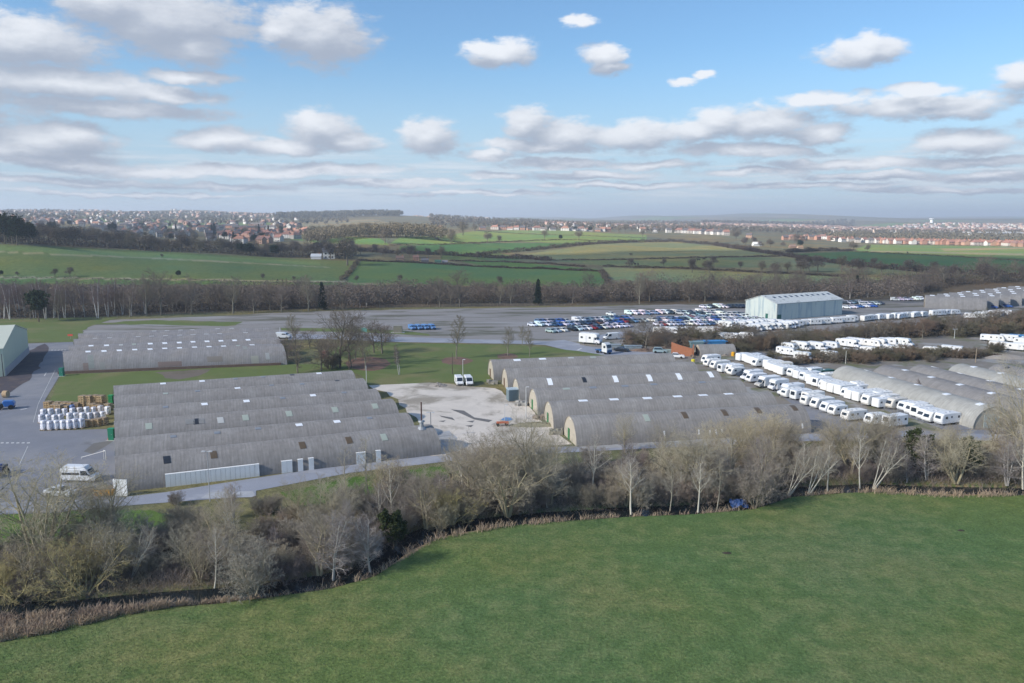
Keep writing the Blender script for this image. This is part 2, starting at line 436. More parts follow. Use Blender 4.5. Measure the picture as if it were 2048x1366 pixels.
ctr = np.array([[0, 0, 0]]); V = np.concatenate([V, ctr]); ci = len(V) - 1
tris = np.stack([np.full(n_p, ci), nx[0], idx[0]], 1)[:, ::-1]
gme = mesh_np("ground", V, [quads, tris])
X, Y, Z = V[:, 0], V[:, 1], V[:, 2]
tt = Y * math.cos(PITCH) + (CAMH - Z) * math.sin(PITCH)
tt = np.maximum(tt, 1.0)
PX = 1024 + F * X / tt; PY = 683 - F * (Y * math.sin(PITCH) - (CAMH - Z) * math.cos(PITCH)) / tt
MEADOW = (0.108, 0.168, 0.062); LAWN = (0.12, 0.16, 0.05); SOIL = (0.15, 0.125, 0.095); FIELD = (0.112, 0.156, 0.058)
C = np.tile(np.array([*MEADOW, 0.6]), (len(V), 1))
far = Y > 330
C[far] = (0.115, 0.105, 0.070, 0.9)
def paintp(poly, col, dry=0.2, cond=None):
    m = pip(PX, PY, poly) & (Y > 20)
    if cond is not None: m &= cond
    C[m] = (*col, dry)
# site: rough ground between the stream and the tree belt
site = [(-900, 1200)] + [(x, y - 6) for x, y in STREAM_PX] + [(3400, 985), (3400, 560), (2048, 575), (1700, 598), (1180, 608), (700, 612), (560, 618), (300, 628), (0, 634), (-900, 640)]
paintp(site, (0.150, 0.150, 0.080), 0.8)
near_bank = [(x, y - 1) for x, y in STREAM_PX] + [(x, y) for x, y in EDGE_PX[::-1]]
paintp(near_bank, (0.30, 0.24, 0.17), 0.5)
paintp([(0, 1120), (60, 1190), (300, 1180), (650, 1140), (740, 1110), (800, 1050), (900, 1035), (1240, 1005), (1370, 1000), (1500, 990), (1560, 965), (1700, 950), (1800, 950), (2400, 960), (2400, 905), (1900, 900), (1750, 925), (1500, 905), (1300, 915), (1020, 935), (900, 985), (780, 1010), (640, 1020), (520, 1060), (330, 1065), (250, 1110)], SOIL, 0.5)
paintp([(-900, 1024), (300, 1020), (420, 1050), (330, 1095), (100, 1120), (-900, 1150)], (0.095, 0.165, 0.040), 0.2)
paintp([(560, 985), (700, 955), (880, 932), (930, 945), (880, 965), (760, 985), (600, 1015)], (0.085, 0.150, 0.035), 0.2)
paintp([(1500, 895), (1700, 885), (1850, 890), (1800, 930), (1560, 945)], (0.085, 0.12, 0.04), 0.7)
# far ground
paintp([(-200, 560), (0, 556), (700, 562), (1215, 572), (1400, 585), (1400, 600), (700, 612), (0, 634), (-200, 634)], (0.085, 0.150, 0.050), 0.5)
paintp([(-300, 484), (0, 488), (300, 502), (640, 520), (712, 522), (680, 562), (0, 555), (-300, 553)], FIELD, 0.25)
paintp([(-300, 488), (0, 492), (300, 506), (640, 524), (640, 530), (300, 517), (0, 501), (-300, 497)], (0.135, 0.20, 0.075), 0.3)
paintp([(-300, 498), (0, 502.5), (300, 514.5), (660, 534), (660, 535.5), (300, 517.3), (0, 505), (-300, 500)], (0.26, 0.25, 0.15), 0.3)
paintp([(0, 553), (240, 556), (700, 562), (690, 565), (240, 559), (0, 556.5)], (0.30, 0.28, 0.19), 0.3)
paintp([(722, 519), (830, 524), (1210, 543), (1218, 574), (960, 572), (690, 565)], (0.095, 0.158, 0.058), 0.1)
paintp([(905, 520), (1040, 525), (1210, 540), (1180, 542), (960, 530)], (0.075, 0.150, 0.045), 0.2)
paintp([(690, 565), (960, 572), (1218, 574), (1218, 577), (960, 575), (690, 568)], (0.20, 0.18, 0.12), 0.3)
paintp([(1030, 512), (1190, 488), (1350, 484), (1500, 500), (1560, 512), (1330, 516), (1100, 520)], (0.165, 0.175, 0.085), 0.9)
paintp([(1100, 521), (1330, 517), (1560, 514), (1700, 530), (1690, 538), (1450, 534), (1240, 534), (1150, 526)], (0.110, 0.145, 0.070), 0.8)
paintp([(1206, 535), (1380, 540), (1560, 548), (1780, 556), (1700, 568), (1450, 568), (1230, 560)], (0.190, 0.215, 0.105), 0.8)
paintp([(1560, 512), (1700, 530), (2300, 548), (2300, 560), (1900, 556), (1650, 545), (1480, 530)], (0.150, 0.165, 0.090), 0.9)
paintp([(1575, 508), (1700, 503), (2300, 521), (2300, 550), (1900, 543), (1730, 530), (1620, 516)], (0.060, 0.120, 0.045), 0.1)
paintp([(1700, 503), (1735, 489), (2300, 496), (2300, 523), (1900, 512)], (0.15, 0.21, 0.07), 0.3)
paintp([(1740, 503.5), (2048, 511), (2300, 513), (2300, 509), (2048, 507), (1740, 501)], (0.24, 0.22, 0.13), 0.4)
paintp([(1880, 497), (2048, 494), (2300, 495), (2300, 499), (2048, 498), (1890, 502)], (0.26, 0.23, 0.13), 0.6)
paintp([(780, 487), (800, 474), (880, 472), (950, 462), (1100, 462), (1295, 470), (1290, 484), (1150, 486), (1000, 482), (880, 492)], (0.16, 0.22, 0.065), 0.2)
paintp([(1000, 460), (1130, 461), (1290, 471), (1290, 476), (1060, 468)], (0.17, 0.22, 0.07), 0.5)
paintp([(800, 492), (880, 489), (1000, 486), (1180, 486), (1040, 502), (930, 512), (800, 506)], (0.065, 0.135, 0.045), 0.2)
paintp([(575, 478), (610, 468), (640, 470), (760, 477), (780, 490), (640, 486)], (0.13, 0.20, 0.06), 0.2)
paintp([(880, 511), (1000, 507), (1060, 518), (1000, 523), (880, 519)], (0.08, 0.13, 0.055), 0.3)
paintp([(-300, 566), (0, 568), (700, 570), (1230, 578), (1500, 572), (2300, 556), (2300, 600), (1500, 608), (700, 616), (0, 640), (-300, 645)], (0.12, 0.10, 0.075), 0.2)
# far hills and valley, patchwork of dull fields
m = (Y > 1600)
rng = np.random.default_rng(5)
cx, cy = np.floor((X[m] + 0.3 * Y[m]) / 260), np.floor((Y[m] - 0.2 * X[m]) / 420)
hsh = np.modf(np.abs(np.sin(cx * 12.9898 + cy * 78.233) * 43758.5453))[0]
base = np.array([0.105, 0.100, 0.070]); grn = np.array([0.10, 0.17, 0.06]); tan = np.array([0.19, 0.16, 0.10])
cc = np.where((hsh > 0.80)[:, None], grn, np.where((hsh > 0.68)[:, None], tan, base))
C[m, :3] = cc; C[m, 3] = 0.6
at = gme.color_attributes.new("tone", 'FLOAT_COLOR', 'POINT')
at.data.foreach_set("color", C.astype(np.float32).ravel())
gm = bpy.data.materials.new("ground_cover"); gm.use_nodes = True
t = gm.node_tree; b = t.nodes['Principled BSDF']; b.inputs['Roughness'].default_value = 0.95; b.inputs['Specular IOR Level'].default_value = 0.05
at_n = N(t, 'ShaderNodeVertexColor', layer_name="tone")
pos = N(t, 'ShaderNodeNewGeometry').outputs['Position']
def gnoise(scale, det=5.0, rgh=0.6, vec=None, dist=0.0):
    n = N(t, 'ShaderNodeTexNoise', i_Scale=scale, i_Detail=det, i_Roughness=rgh, i_Distortion=dist); t.links.new(vec or pos, n.inputs['Vector']); return n.outputs['Fac']
n1 = gnoise(0.035, 6.0, 0.62); n2 = gnoise(0.4, 6.0, 0.7); n3 = gnoise(2.8, 4.0, 0.7); n4 = gnoise(0.012, 4.0, 0.6)
def rmp(v, a0, a1, b0=0.0, b1=1.0):
    r = N(t, 'ShaderNodeMapRange'); t.links.new(v, r.inputs['Value'])
    for k, q in zip(('From Min', 'From Max', 'To Min', 'To Max'), (a0, a1, b0, b1)): r.inputs[k].default_value = q
    return r.outputs[0]
# dry straw patches where the sward is thin
dryf = math_n(t, 'MULTIPLY', rmp(math_n(t, 'ADD', math_n(t, 'MULTIPLY', n1, 0.6), math_n(t, 'MULTIPLY', n2, 0.55)), 0.53, 0.70), at_n.outputs['Alpha'], clamp=True)
mixd = N(t, 'ShaderNodeMix', data_type='RGBA'); t.links.new(math_n(t, 'MULTIPLY', dryf, 0.75), mixd.inputs[0]); t.links.new(at_n.outputs['Color'], mixd.inputs[6]); mixd.inputs[7].default_value = (0.25, 0.22, 0.11, 1)
# yellower and bluer green drifts
mixg = N(t, 'ShaderNodeMix', data_type='RGBA', blend_type='MULTIPLY'); mixg.inputs[0].default_value = 1.0
gr = N(t, 'ShaderNodeMix', data_type='RGBA'); t.links.new(rmp(n4, 0.35, 0.65), gr.inputs[0]); gr.inputs[6].default_value = (1.30, 1.08, 0.85, 1); gr.inputs[7].default_value = (0.78, 0.96, 1.08, 1)
t.links.new(mixd.outputs[2], mixg.inputs[6]); t.links.new(gr.outputs[2], mixg.inputs[7])
f1 = math_n(t, 'MULTIPLY', rmp(n2, 0.3, 0.7, 0.82, 1.18), rmp(n3, 0.3, 0.7, 0.66, 1.34))
f1 = math_n(t, 'MULTIPLY', f1, rmp(gnoise(9.0, 3.0, 0.7), 0.3, 0.7, 0.75, 1.25))
sc_ = vmath(t, 'SCALE', mixg.outputs[2]); t.links.new(f1, sc_.node.inputs['Scale'])
t.links.new(sc_, b.inputs['Base Color'])
bn = N(t, 'ShaderNodeBump', i_Strength=0.55); bn.inputs['Distance'].default_value = 0.25
t.links.new(math_n(t, 'ADD', n3, math_n(t, 'MULTIPLY', n2, 1.5)), bn.inputs['Height']); t.links.new(bn.outputs[0], b.inputs['Normal'])
gme.materials.append(gm)
gme.polygons.foreach_set("use_smooth", [True] * len(gme.polygons))
ground = link(bpy.data.objects.new("ground", gme)); tag(ground, kind='structure')

# stream water
wm = bpy.data.materials.new("stream_water"); wm.use_nodes = True
b = wm.node_tree.nodes['Principled BSDF']; b.inputs['Base Color'].default_value = (0.012, 0.018, 0.022, 1); b.inputs['Roughness'].default_value = 0.06; b.inputs['Specular IOR Level'].default_value = 0.6
wn = N(wm.node_tree, 'ShaderNodeTexNoise', i_Scale=1.5, i_Detail=3.0); wb = N(wm.node_tree, 'ShaderNodeBump', i_Strength=0.12)
wm.node_tree.links.new(wn.outputs['Fac'], wb.inputs['Height']); wm.node_tree.links.new(wb.outputs[0], b.inputs['Normal'])
mb = MB()
for i in range(len(STREAM) - 1):
    p, q = STREAM[i], STREAM[i + 1]
    def nrm(k):
        a0 = STREAM[max(k - 1, 0)]; a1 = STREAM[min(k + 1, len(STREAM) - 1)]; d_ = a1 - a0; d_ /= np.hypot(*d_); return np.array([-d_[1], d_[0]])
    n0, n1_ = nrm(i) * 2.6, nrm(i + 1) * 2.6
    mb.add([[*(p - n0), -0.62], [*(q - n1_), -0.62], [*(q + n1_), -0.62], [*(p + n0), -0.62]], [(0, 1, 2, 3)])
tag(mb.build("stream", wm), kind='structure')

# ------------------------------------------------------------------ paved and mown sheets of the site (each a few mm above the one below)
def surf(name, col, rough=0.85, second=None, sfac=(0.48, 0.62), sscale=0.06, namp=0.16, nscale=0.25, fine=0.12, stretch=None, third=None, tfac=(0.55, 0.68), tscale=0.25):
    m = bpy.data.materials.new(name); m.use_nodes = True
    t = m.node_tree; b = t.nodes['Principled BSDF']; b.inputs['Roughness'].default_value = rough; b.inputs['Specular IOR Level'].default_value = 0.25
    pos = N(t, 'ShaderNodeNewGeometry').outputs['Position']
    if stretch: pos = vmath(t, 'MULTIPLY', pos, stretch)
    def nn(s, d=6.0): n = N(t, 'ShaderNodeTexNoise', i_Scale=s, i_Detail=d, i_Roughness=0.65, i_Distortion=0.4); t.links.new(pos, n.inputs['Vector']); return n.outputs['Fac']
    rgb = N(t, 'ShaderNodeRGB'); rgb.outputs[0].default_value = (*col, 1); base = rgb.outputs[0]
    for cc, ff, ss in ((second, sfac, sscale), (third, tfac, tscale)):
        if cc is None: continue
        mr = N(t, 'ShaderNodeMapRange', interpolation_type='SMOOTHSTEP'); t.links.new(nn(ss), mr.inputs['Value']); mr.inputs['From Min'].default_value, mr.inputs['From Max'].default_value = ff
        mm = N(t, 'ShaderNodeMix', data_type='RGBA'); t.links.new(mr.outputs[0], mm.inputs[0]); t.links.new(base, mm.inputs[6]); mm.inputs[7].default_value = (*cc, 1); base = mm.outputs[2]
    f = math_n(t, 'MULTIPLY', math_n(t, 'MULTIPLY_ADD', nn(nscale), 2 * namp, 1 - namp), math_n(t, 'MULTIPLY_ADD', nn(4.0, 3.0), 2 * fine, 1 - fine))
    s_ = vmath(t, 'SCALE', base); t.links.new(f, s_.node.inputs['Scale']); t.links.new(s_, b.inputs['Base Color'])
    return m
S_ASPH = surf('asphalt', (0.205, 0.212, 0.240), second=(0.25, 0.25, 0.265), sscale=0.05, third=(0.15, 0.152, 0.165), tscale=0.09, tfac=(0.60, 0.72))
S_ROAD = surf('road_asphalt', (0.285, 0.30, 0.345), second=(0.34, 0.35, 0.39), sscale=0.12)
S_PARK = surf('worn_parking_asphalt', (0.262, 0.245, 0.232), second=(0.13, 0.125, 0.09), sscale=0.07, sfac=(0.50, 0.60), stretch=(0.35, 1.6, 1), third=(0.32, 0.31, 0.31), tscale=0.05, tfac=(0.52, 0.66))
S_YARD = surf('dusty_yard_concrete', (0.63, 0.57, 0.50), second=(0.33, 0.29, 0.235), sscale=0.07, sfac=(0.49, 0.62), third=(0.62, 0.56, 0.49), tscale=0.04, namp=0.2)
S_GRAV = surf('rough_gravel', (0.23, 0.205, 0.175), second=(0.155, 0.16, 0.085), sscale=0.08, sfac=(0.5, 0.6), third=(0.33, 0.32, 0.31), tscale=0.1, tfac=(0.52, 0.64))
S_LAWN = surf('mown_grass', (0.118, 0.155, 0.045), second=(0.175, 0.17, 0.07), sscale=0.05, sfac=(0.48, 0.66), rough=0.95, fine=0.25)
S_PALE = surf('pale_concrete', (0.40, 0.41, 0.43), second=(0.34, 0.335, 0.33), sscale=0.15)
S_MULCH = surf('red_brown_mulch', (0.20, 0.115, 0.085), second=(0.13, 0.10, 0.06), sscale=0.5)
S_SOIL = surf('brown_verge', (0.165, 0.135, 0.11), second=(0.12, 0.12, 0.07), sscale=0.12)
S_WHITE = surf('road_paint', (0.55, 0.55, 0.55), namp=0.3, fine=0.3)
def sheet(name, polypx, z, m, jitter=0.0, seed=0):
    pts = [Gv(*p)[:2] for p in polypx]
    if jitter:
        rn = random.Random(seed); out = []
        for i, p in enumerate(pts):
            q = pts[(i + 1) % len(pts)]; L = float(np.hypot(*(q - p))); k = max(1, int(L / 4))
            for j in range(k):
                r = p + (q - p) * j / k; out.append(r + np.array([rn.uniform(-1, 1), rn.uniform(-1, 1)]) * jitter)
        pts = out
    mesh = bpy.data.meshes.new(name)
    tess = mathutils.geometry.tessellate_polygon([[mathutils.Vector((p[0], p[1], 0)) for p in pts]])
    mesh.from_pydata([(p[0], p[1], z) for p in pts], [], [tuple(f) for f in tess])
    import bmesh
    bm = bmesh.new(); bm.from_mesh(mesh); bmesh.ops.recalc_face_normals(bm, faces=bm.faces)
    for f in bm.faces:
        if f.normal.z < 0: f.normal_flip()
    bm.to_mesh(mesh); bm.free(); mesh.materials.append(m)
    o = link(bpy.data.objects.new(name, mesh)); tag(o, kind='structure'); return o
sheet('parking_ground', [(160, 700), (165, 655), (215, 640), (420, 633), (560, 625), (700, 621), (1000, 616), (1180, 613), (1480, 606), (1700, 602), (1850, 596), (2100, 582), (2100, 660), (1900, 668), (1700, 672), (1500, 690), (1380, 705), (1240, 712), (1180, 706), (1090, 684), (770, 676), (575, 668), (540, 700)], 0.02, S_PARK, 1.2, 1)
sheet('verge', [(560, 661), (680, 664), (800, 668), (860, 672), (860, 668), (810, 662), (700, 657), (560, 656)], 0.03, S_LAWN, 0.4, 2)
sheet('verge', [(180, 648), (300, 640), (480, 644), (470, 652), (300, 650)], 0.032, S_LAWN, 1.5, 3)
sheet('caravan_ground', [(1180, 706), (1240, 712), (1380, 703), (1500, 688), (1700, 670), (2100, 655), (2100, 880), (1800, 880), (1617, 884), (1400, 800), (1300, 720)], 0.024, S_GRAV, 1.0, 4)
sheet('yard', [(-40, 692), (60, 687), (146, 684), (150, 702), (120, 750), (90, 800), (80, 862), (222, 858), (232, 862), (236, 1000), (120, 1026), (-40, 1030), (-500, 1040), (-500, 760)], 0.036, S_ASPH)
sheet('road', [(-500, 1038), (-40, 1028), (120, 1023), (300, 1008), (512, 992), (512, 982), (700, 946), (870, 926), (1000, 912), (1300, 897), (1620, 882), (1800, 876), (2048, 884), (2400, 900), (2400, 878), (2048, 866), (1980, 868), (1700, 866), (1300, 878), (1150, 893), (1000, 897), (870, 908), (690, 930), (500, 958), (330, 985), (200, 1000), (-40, 1006), (-500, 1014)], 0.044, S_ROAD)
sheet('concrete_yard', [(735, 772), (790, 766), (860, 765), (930, 772), (990, 776), (1045, 805), (1080, 835), (1130, 880), (1150, 891), (1000, 900), (905, 911), (870, 914), (862, 880), (800, 800)], 0.048, S_YARD, 0.8, 5)
sheet('caravan_access', [(1700, 865), (1640, 860), (1560, 790), (1480, 742), (1500, 738), (1560, 770), (1640, 800), (1700, 840), (1780, 862), (2048, 862), (2048, 875), (1900, 880)], 0.040, S_ASPH, 0.8, 6)
sheet('caravan_access', [(1500, 700), (1560, 712), (1660, 745), (1800, 800), (1940, 858), (1890, 862), (1760, 815), (1640, 760), (1500, 716)], 0.041, S_ASPH, 0.8, 16)
sheet('access_road', [(575, 668), (770, 673), (1050, 682), (1100, 683), (1180, 673), (1240, 664), (1300, 662), (1200, 680), (1165, 684), (1160, 690), (1230, 702), (1330, 704), (1400, 700), (1400, 708), (1345, 714), (1240, 716), (1200, 710), (1150, 704), (1090, 690), (1040, 688), (770, 684), (650, 678), (575, 680)], 0.052, S_ROAD, 0.2, 7)
sheet('lawn', [(122, 750), (565, 730), (640, 728), (730, 740), (710, 742), (228, 772), (224, 802), (100, 806)], 0.052, S_LAWN, 0.3, 8)
sheet('lawn', [(640, 728), (680, 690), (760, 685), (1040, 691), (1090, 693), (1180, 706), (1230, 714), (1100, 722), (985, 745), (975, 765), (860, 765), (735, 772), (720, 750)], 0.056, S_LAWN, 0.5, 9)
sheet('grass_strip', [(-60, 692), (60, 685), (146, 684), (175, 655), (240, 634), (100, 636), (-60, 640)], 0.056, S_LAWN, 0.5, 10)
sheet('soil_or_shadow_patch', [(310, 745), (425, 738), (400, 752), (360, 760), (330, 756)], 0.060, S_SOIL, 0.5, 11)
S_SHED_SHADOW = surf('painted_shed_shadow', (0.075, 0.065, 0.075), second=(0.11, 0.09, 0.085), sscale=0.3)
sheet('soil_or_shadow_patch', [(58, 702), (90, 688), (100, 700), (60, 760), (20, 785), (-40, 790), (-40, 780)], 0.060, S_SHED_SHADOW, 0.6, 12)  # dark sheet painting in the shadow cast by the left shed
sheet('dock', [(512, 992), (505, 983), (420, 985), (400, 998), (505, 995)], 0.064, S_PALE)
sheet('hardstanding', [(864, 868), (898, 862), (915, 876), (900, 908), (872, 911)], 0.060, S_PALE)
sheet('hardstanding', [(1165, 893), (1300, 879), (1617, 868), (1617, 878), (1300, 892), (1165, 900)], 0.068, S_PALE, 0.2, 13)
sheet('motorhome_stand', [(1130, 680), (1170, 676), (1250, 690), (1240, 696), (1180, 693)], 0.060, S_GRAV, 0.5, 14)
for k, (x, y, rx, ry) in enumerate([(913, 722, 31, 8), (1015, 713, 22, 6), (735, 728, 45, 14)]):
    sheet('mulch_ring', [(x + rx * math.cos(a_), y + ry * math.sin(a_)) for a_ in np.linspace(0, 2 * math.pi, 20)[:-1]], 0.064, S_MULCH, 0.4, 20 + k)
# dark damp seams and puddle stains on the concrete
S_STAIN_OR_SHADOW = surf('damp_stain_or_shadow', (0.16, 0.155, 0.15), namp=0.3)
for k, pl in enumerate([[(901, 819), (930, 822), (950, 835), (985, 841), (975, 845), (945, 840), (925, 828)], [(881, 831), (905, 836), (912, 841), (885, 835)], [(935, 843), (950, 842), (945, 846)], [(876, 843), (890, 841), (886, 845)], [(930, 852), (945, 851), (940, 855)]]):
    sheet('damp_patch', pl, 0.072, S_STAIN_OR_SHADOW, 0.25, 30 + k)
sheet('damp_patch', [(880, 895), (905, 902), (960, 915), (940, 922), (875, 905)], 0.056, S_SOIL, 0.3, 41)
S_BLUE = surf('faded_blue_sheet', (0.13, 0.26, 0.46))
sheet('painted_shadow_patch', [(165, 905), (195, 886), (222, 881), (218, 892), (180, 908)], 0.046, S_STAIN_OR_SHADOW, 0.6, 40)  # shadow by the hut end, painted as a dark sheet on the yard
# painted markings
for k in range(6):
    x0 = 1 + k * 10.5
    sheet('road_marking', [(x0, 887.5), (x0 + 6.5, 887), (x0 + 6, 885), (x0 + .5, 885.5)], 0.052, S_WHITE)
for k in range(5):
    x0 = 102 + k * 6.5
    sheet('road_marking', [(x0, 701.2), (x0 + 4, 701), (x0 + 4.5, 700), (x0 + .5, 700.2)], 0.064, S_WHITE)
for (x0, y0, x1, y1, w) in [(38, 930, 55, 893, 1.2), (40, 820, 53, 817, 2.0), (88, 752, 92, 745, 1.5), (66, 845, 76, 808, .8), (76, 808, 110, 740, .7), (1153, 701, 1162, 696, 3)]:
    sheet('road_marking', [(x0, y0), (x0 + w, y0 + .5), (x1 + w, y1 + .5), (x1, y1)], 0.066, S_WHITE)

# ------------------------------------------------------------------ unseen cloud slabs, shaped to shade the site, near fields and left town
def unseen_cloud_over(name, poly, h, thick, seed, mtl):
    rn = np.random.default_rng(seed)
    off = sun_dir[:2] / sun_dir[2] * h
    pts = np.array(poly, float) + off
    lo, hi = pts.min(0), pts.max(0)
    nx_, ny_ = 90, 90
    xs, ys = np.linspace(lo[0] - 40, hi[0] + 40, nx_), np.linspace(lo[1] - 40, hi[1] + 40, ny_)
    GXc, GYc = np.meshgrid(xs, ys)
    w = 0.0
    jx = 26 * np.sin(GYc / 61 + seed) + 13 * np.sin(GYc / 23) + 8 * np.sin(GXc / 17); jy = 26 * np.sin(GXc / 57) + 12 * np.sin(GXc / 19 + 1)
    ins = pip(GXc + jx, GYc + jy, [tuple(p) for p in pts])
    bump = 0.6 + 0.25 * np.sin(GXc / 83) * np.cos(GYc / 71) + 0.15 * np.sin(GXc / 31 + 2) * np.sin(GYc / 37)
    top = h + thick * bump; bot = h - thick * 0.15 * bump
    ids = -np.ones(ins.shape, int); V_ = []
    for i in range(ny_):
        for j in range(nx_):
            if ins[i, j]: ids[i, j] = len(V_) // 2; V_ += [(xs[j], ys[i], top[i, j]), (xs[j], ys[i], bot[i, j])]
    Fc = []
    cell = lambda i, j: 0 <= i < ny_ - 1 and 0 <= j < nx_ - 1 and ids[i, j] >= 0 and ids[i + 1, j] >= 0 and ids[i, j + 1] >= 0 and ids[i + 1, j + 1] >= 0
    for i in range(ny_ - 1):
        for j in range(nx_ - 1):
            if not cell(i, j): continue
            a_, b_, c_, d_ = ids[i, j] * 2, ids[i, j + 1] * 2, ids[i + 1, j + 1] * 2, ids[i + 1, j] * 2
            Fc.append((a_, b_, c_, d_)); Fc.append((d_ + 1, c_ + 1, b_ + 1, a_ + 1))
            if not cell(i - 1, j): Fc.append((a_ + 1, b_ + 1, b_, a_))
            if not cell(i + 1, j): Fc.append((d_, c_, c_ + 1, d_ + 1))
            if not cell(i, j - 1): Fc.append((a_, d_, d_ + 1, a_ + 1))
            if not cell(i, j + 1): Fc.append((b_ + 1, c_ + 1, c_, b_))
    me = bpy.data.meshes.new(name); me.from_pydata(V_, [], Fc); me.materials.append(mtl); me.update()
    return link(bpy.data.objects.new(name, me))
cm = bpy.data.materials.new("unseen_cloud_vapour"); cm.use_nodes = True
t = cm.node_tree; t.nodes.remove(t.nodes['Principled BSDF'])
tr = N(t, 'ShaderNodeBsdfTransparent'); df = N(t, 'ShaderNodeBsdfTranslucent'); df.inputs[0].default_value = (0.9, 0.9, 0.92, 1)
ms = N(t, 'ShaderNodeMixShader'); ms.inputs[0].default_value = 0.34
t.links.new(tr.outputs[0], ms.inputs[1]); t.links.new(df.outputs[0], ms.inputs[2]); t.links.new(ms.outputs[0], t.nodes['Material Output'].inputs['Surface'])
shade = [(-620, -150), (620, -150), (640, 560), (560, 640), (400, 760), (300, 880), (180, 800), (60, 700), (-60, 740), (-200, 830), (-320, 640), (-620, 560)]
c1 = unseen_cloud_over("unseen_cloud", shade, 620.0, 60.0, 3, cm)
tag(c1, kind='structure')
town_shade = [(-760, 700), (-300, 700), (-230, 900), (-300, 1250), (-520, 1500), (-1100, 1450), (-1100, 800)]
tag(unseen_cloud_over("unseen_cloud", town_shade, 640.0, 60.0, 7, cm), kind='structure')
# ------------------------------------------------------------------ trees
def unit(v): return v / (np.linalg.norm(v) + 1e-9)
def grow(rn, p, d, L, r, lev, cfg, out):
    nseg = cfg['seg'][lev]; trop = cfg['trop'][lev]; wob = cfg['wob'][lev]
    nch = cfg['n'][lev] if lev < cfg['levels'] - 1 else 0
    st = cfg['start'][lev]
    step = L / nseg; pts = [p]; dirs = [d]
    for i in range(nseg):
        d = unit(d + rn.normal(0, wob, 3) + np.array([0, 0, trop]))
        p = p + d * step; pts.append(p); dirs.append(d)
    rt = r * cfg['taper'][lev]
    for i in range(nseg):
        f0, f1 = i / nseg, (i + 1) / nseg
        out[lev].append((*pts[i], *pts[i + 1], r + (rt - r) * f0, r + (rt - r) * f1))
    if nch:
        az0 = rn.uniform(0, 6.28)
        for k in range(nch):
            f = st + (1 - st) * ((k + rn.uniform(0.1, 0.9)) / nch)
            i = min(int(f * nseg), nseg - 1); g = f * nseg - i
            q = pts[i] + (pts[i + 1] - pts[i]) * g; dd = dirs[i + 1]
            az0 += 2.4 + rn.uniform(-.5, .5)
            a_ = unit(np.cross(dd, [0.3, 0.1, 1.0] if abs(dd[2]) < .95 else [1, 0, 0])); b_ = np.cross(dd, a_)
            ang = R(cfg['ang'][lev]) * rn.uniform(0.7, 1.25)
            nd = unit(dd * math.cos(ang) + (a_ * math.cos(az0) + b_ * math.sin(az0)) * math.sin(ang))
            ln = L * cfg['ratio'][lev] * (cfg['shape'](f) if lev == 0 else (1.15 - 0.6 * f)) * rn.uniform(0.75, 1.2)
            rr = max((r + (rt - r) * f) * cfg['rr'][lev], cfg['rmin'])
            grow(rn, q, nd, ln, rr, lev + 1, cfg, out)
def seg_mesh(name, segs, k):
    S = np.array(segs); A = S[:, :3]; B = S[:, 3:6]; D = B - A; D /= np.linalg.norm(D, axis=1)[:, None] + 1e-9
    ref = np.where(np.abs(D[:, 2:3]) < 0.9, np.array([[0, 0, 1.0]]), np.array([[1.0, 0, 0]]))
    U = np.cross(D, ref); U /= np.linalg.norm(U, axis=1)[:, None] + 1e-9; Wv = np.cross(D, U)
    th = np.arange(k) * 2 * math.pi / k
    ring = np.cos(th)[None, :, None] * U[:, None, :] + np.sin(th)[None, :, None] * Wv[:, None, :]
    Vt = np.concatenate([A[:, None] + ring * S[:, 6][:, None, None], B[:, None] + ring * S[:, 7][:, None, None]], 1)
    n = len(S); base = np.arange(n)[:, None] * 2 * k
    Fq = np.concatenate([np.stack([base[:, 0] + i, base[:, 0] + (i + 1) % k, base[:, 0] + k + (i + 1) % k, base[:, 0] + k + i], 1) for i in range(k)])
    return Vt.reshape(-1, 3), Fq
def seg_obj(segsk, name):
    Vs, Fs, n = [], [], 0
    for segs, k in segsk:
        if not segs: continue
        v, f = seg_mesh(name, segs, k); Vs.append(v); Fs.append(f + n); n += len(v)
    return mesh_np(name, np.concatenate(Vs), [np.concatenate(Fs)])
DEF = dict(levels=4, seg=(6, 5, 4, 2), n=(13, 9, 7, 0), start=(0.25, 0.12, 0.1, 0), trop=(0.02, 0.06, 0.05, 0.03), wob=(0.05, 0.10, 0.14, 0.16),
           taper=(0.25, 0.3, 0.35, 0.5), ang=(52, 45, 40, 35), ratio=(0.52, 0.48, 0.50, 0.5), rr=(0.5, 0.5, 0.5, 0.5), rmin=0.012, shape=lambda f: 1.25 - 0.8 * f)
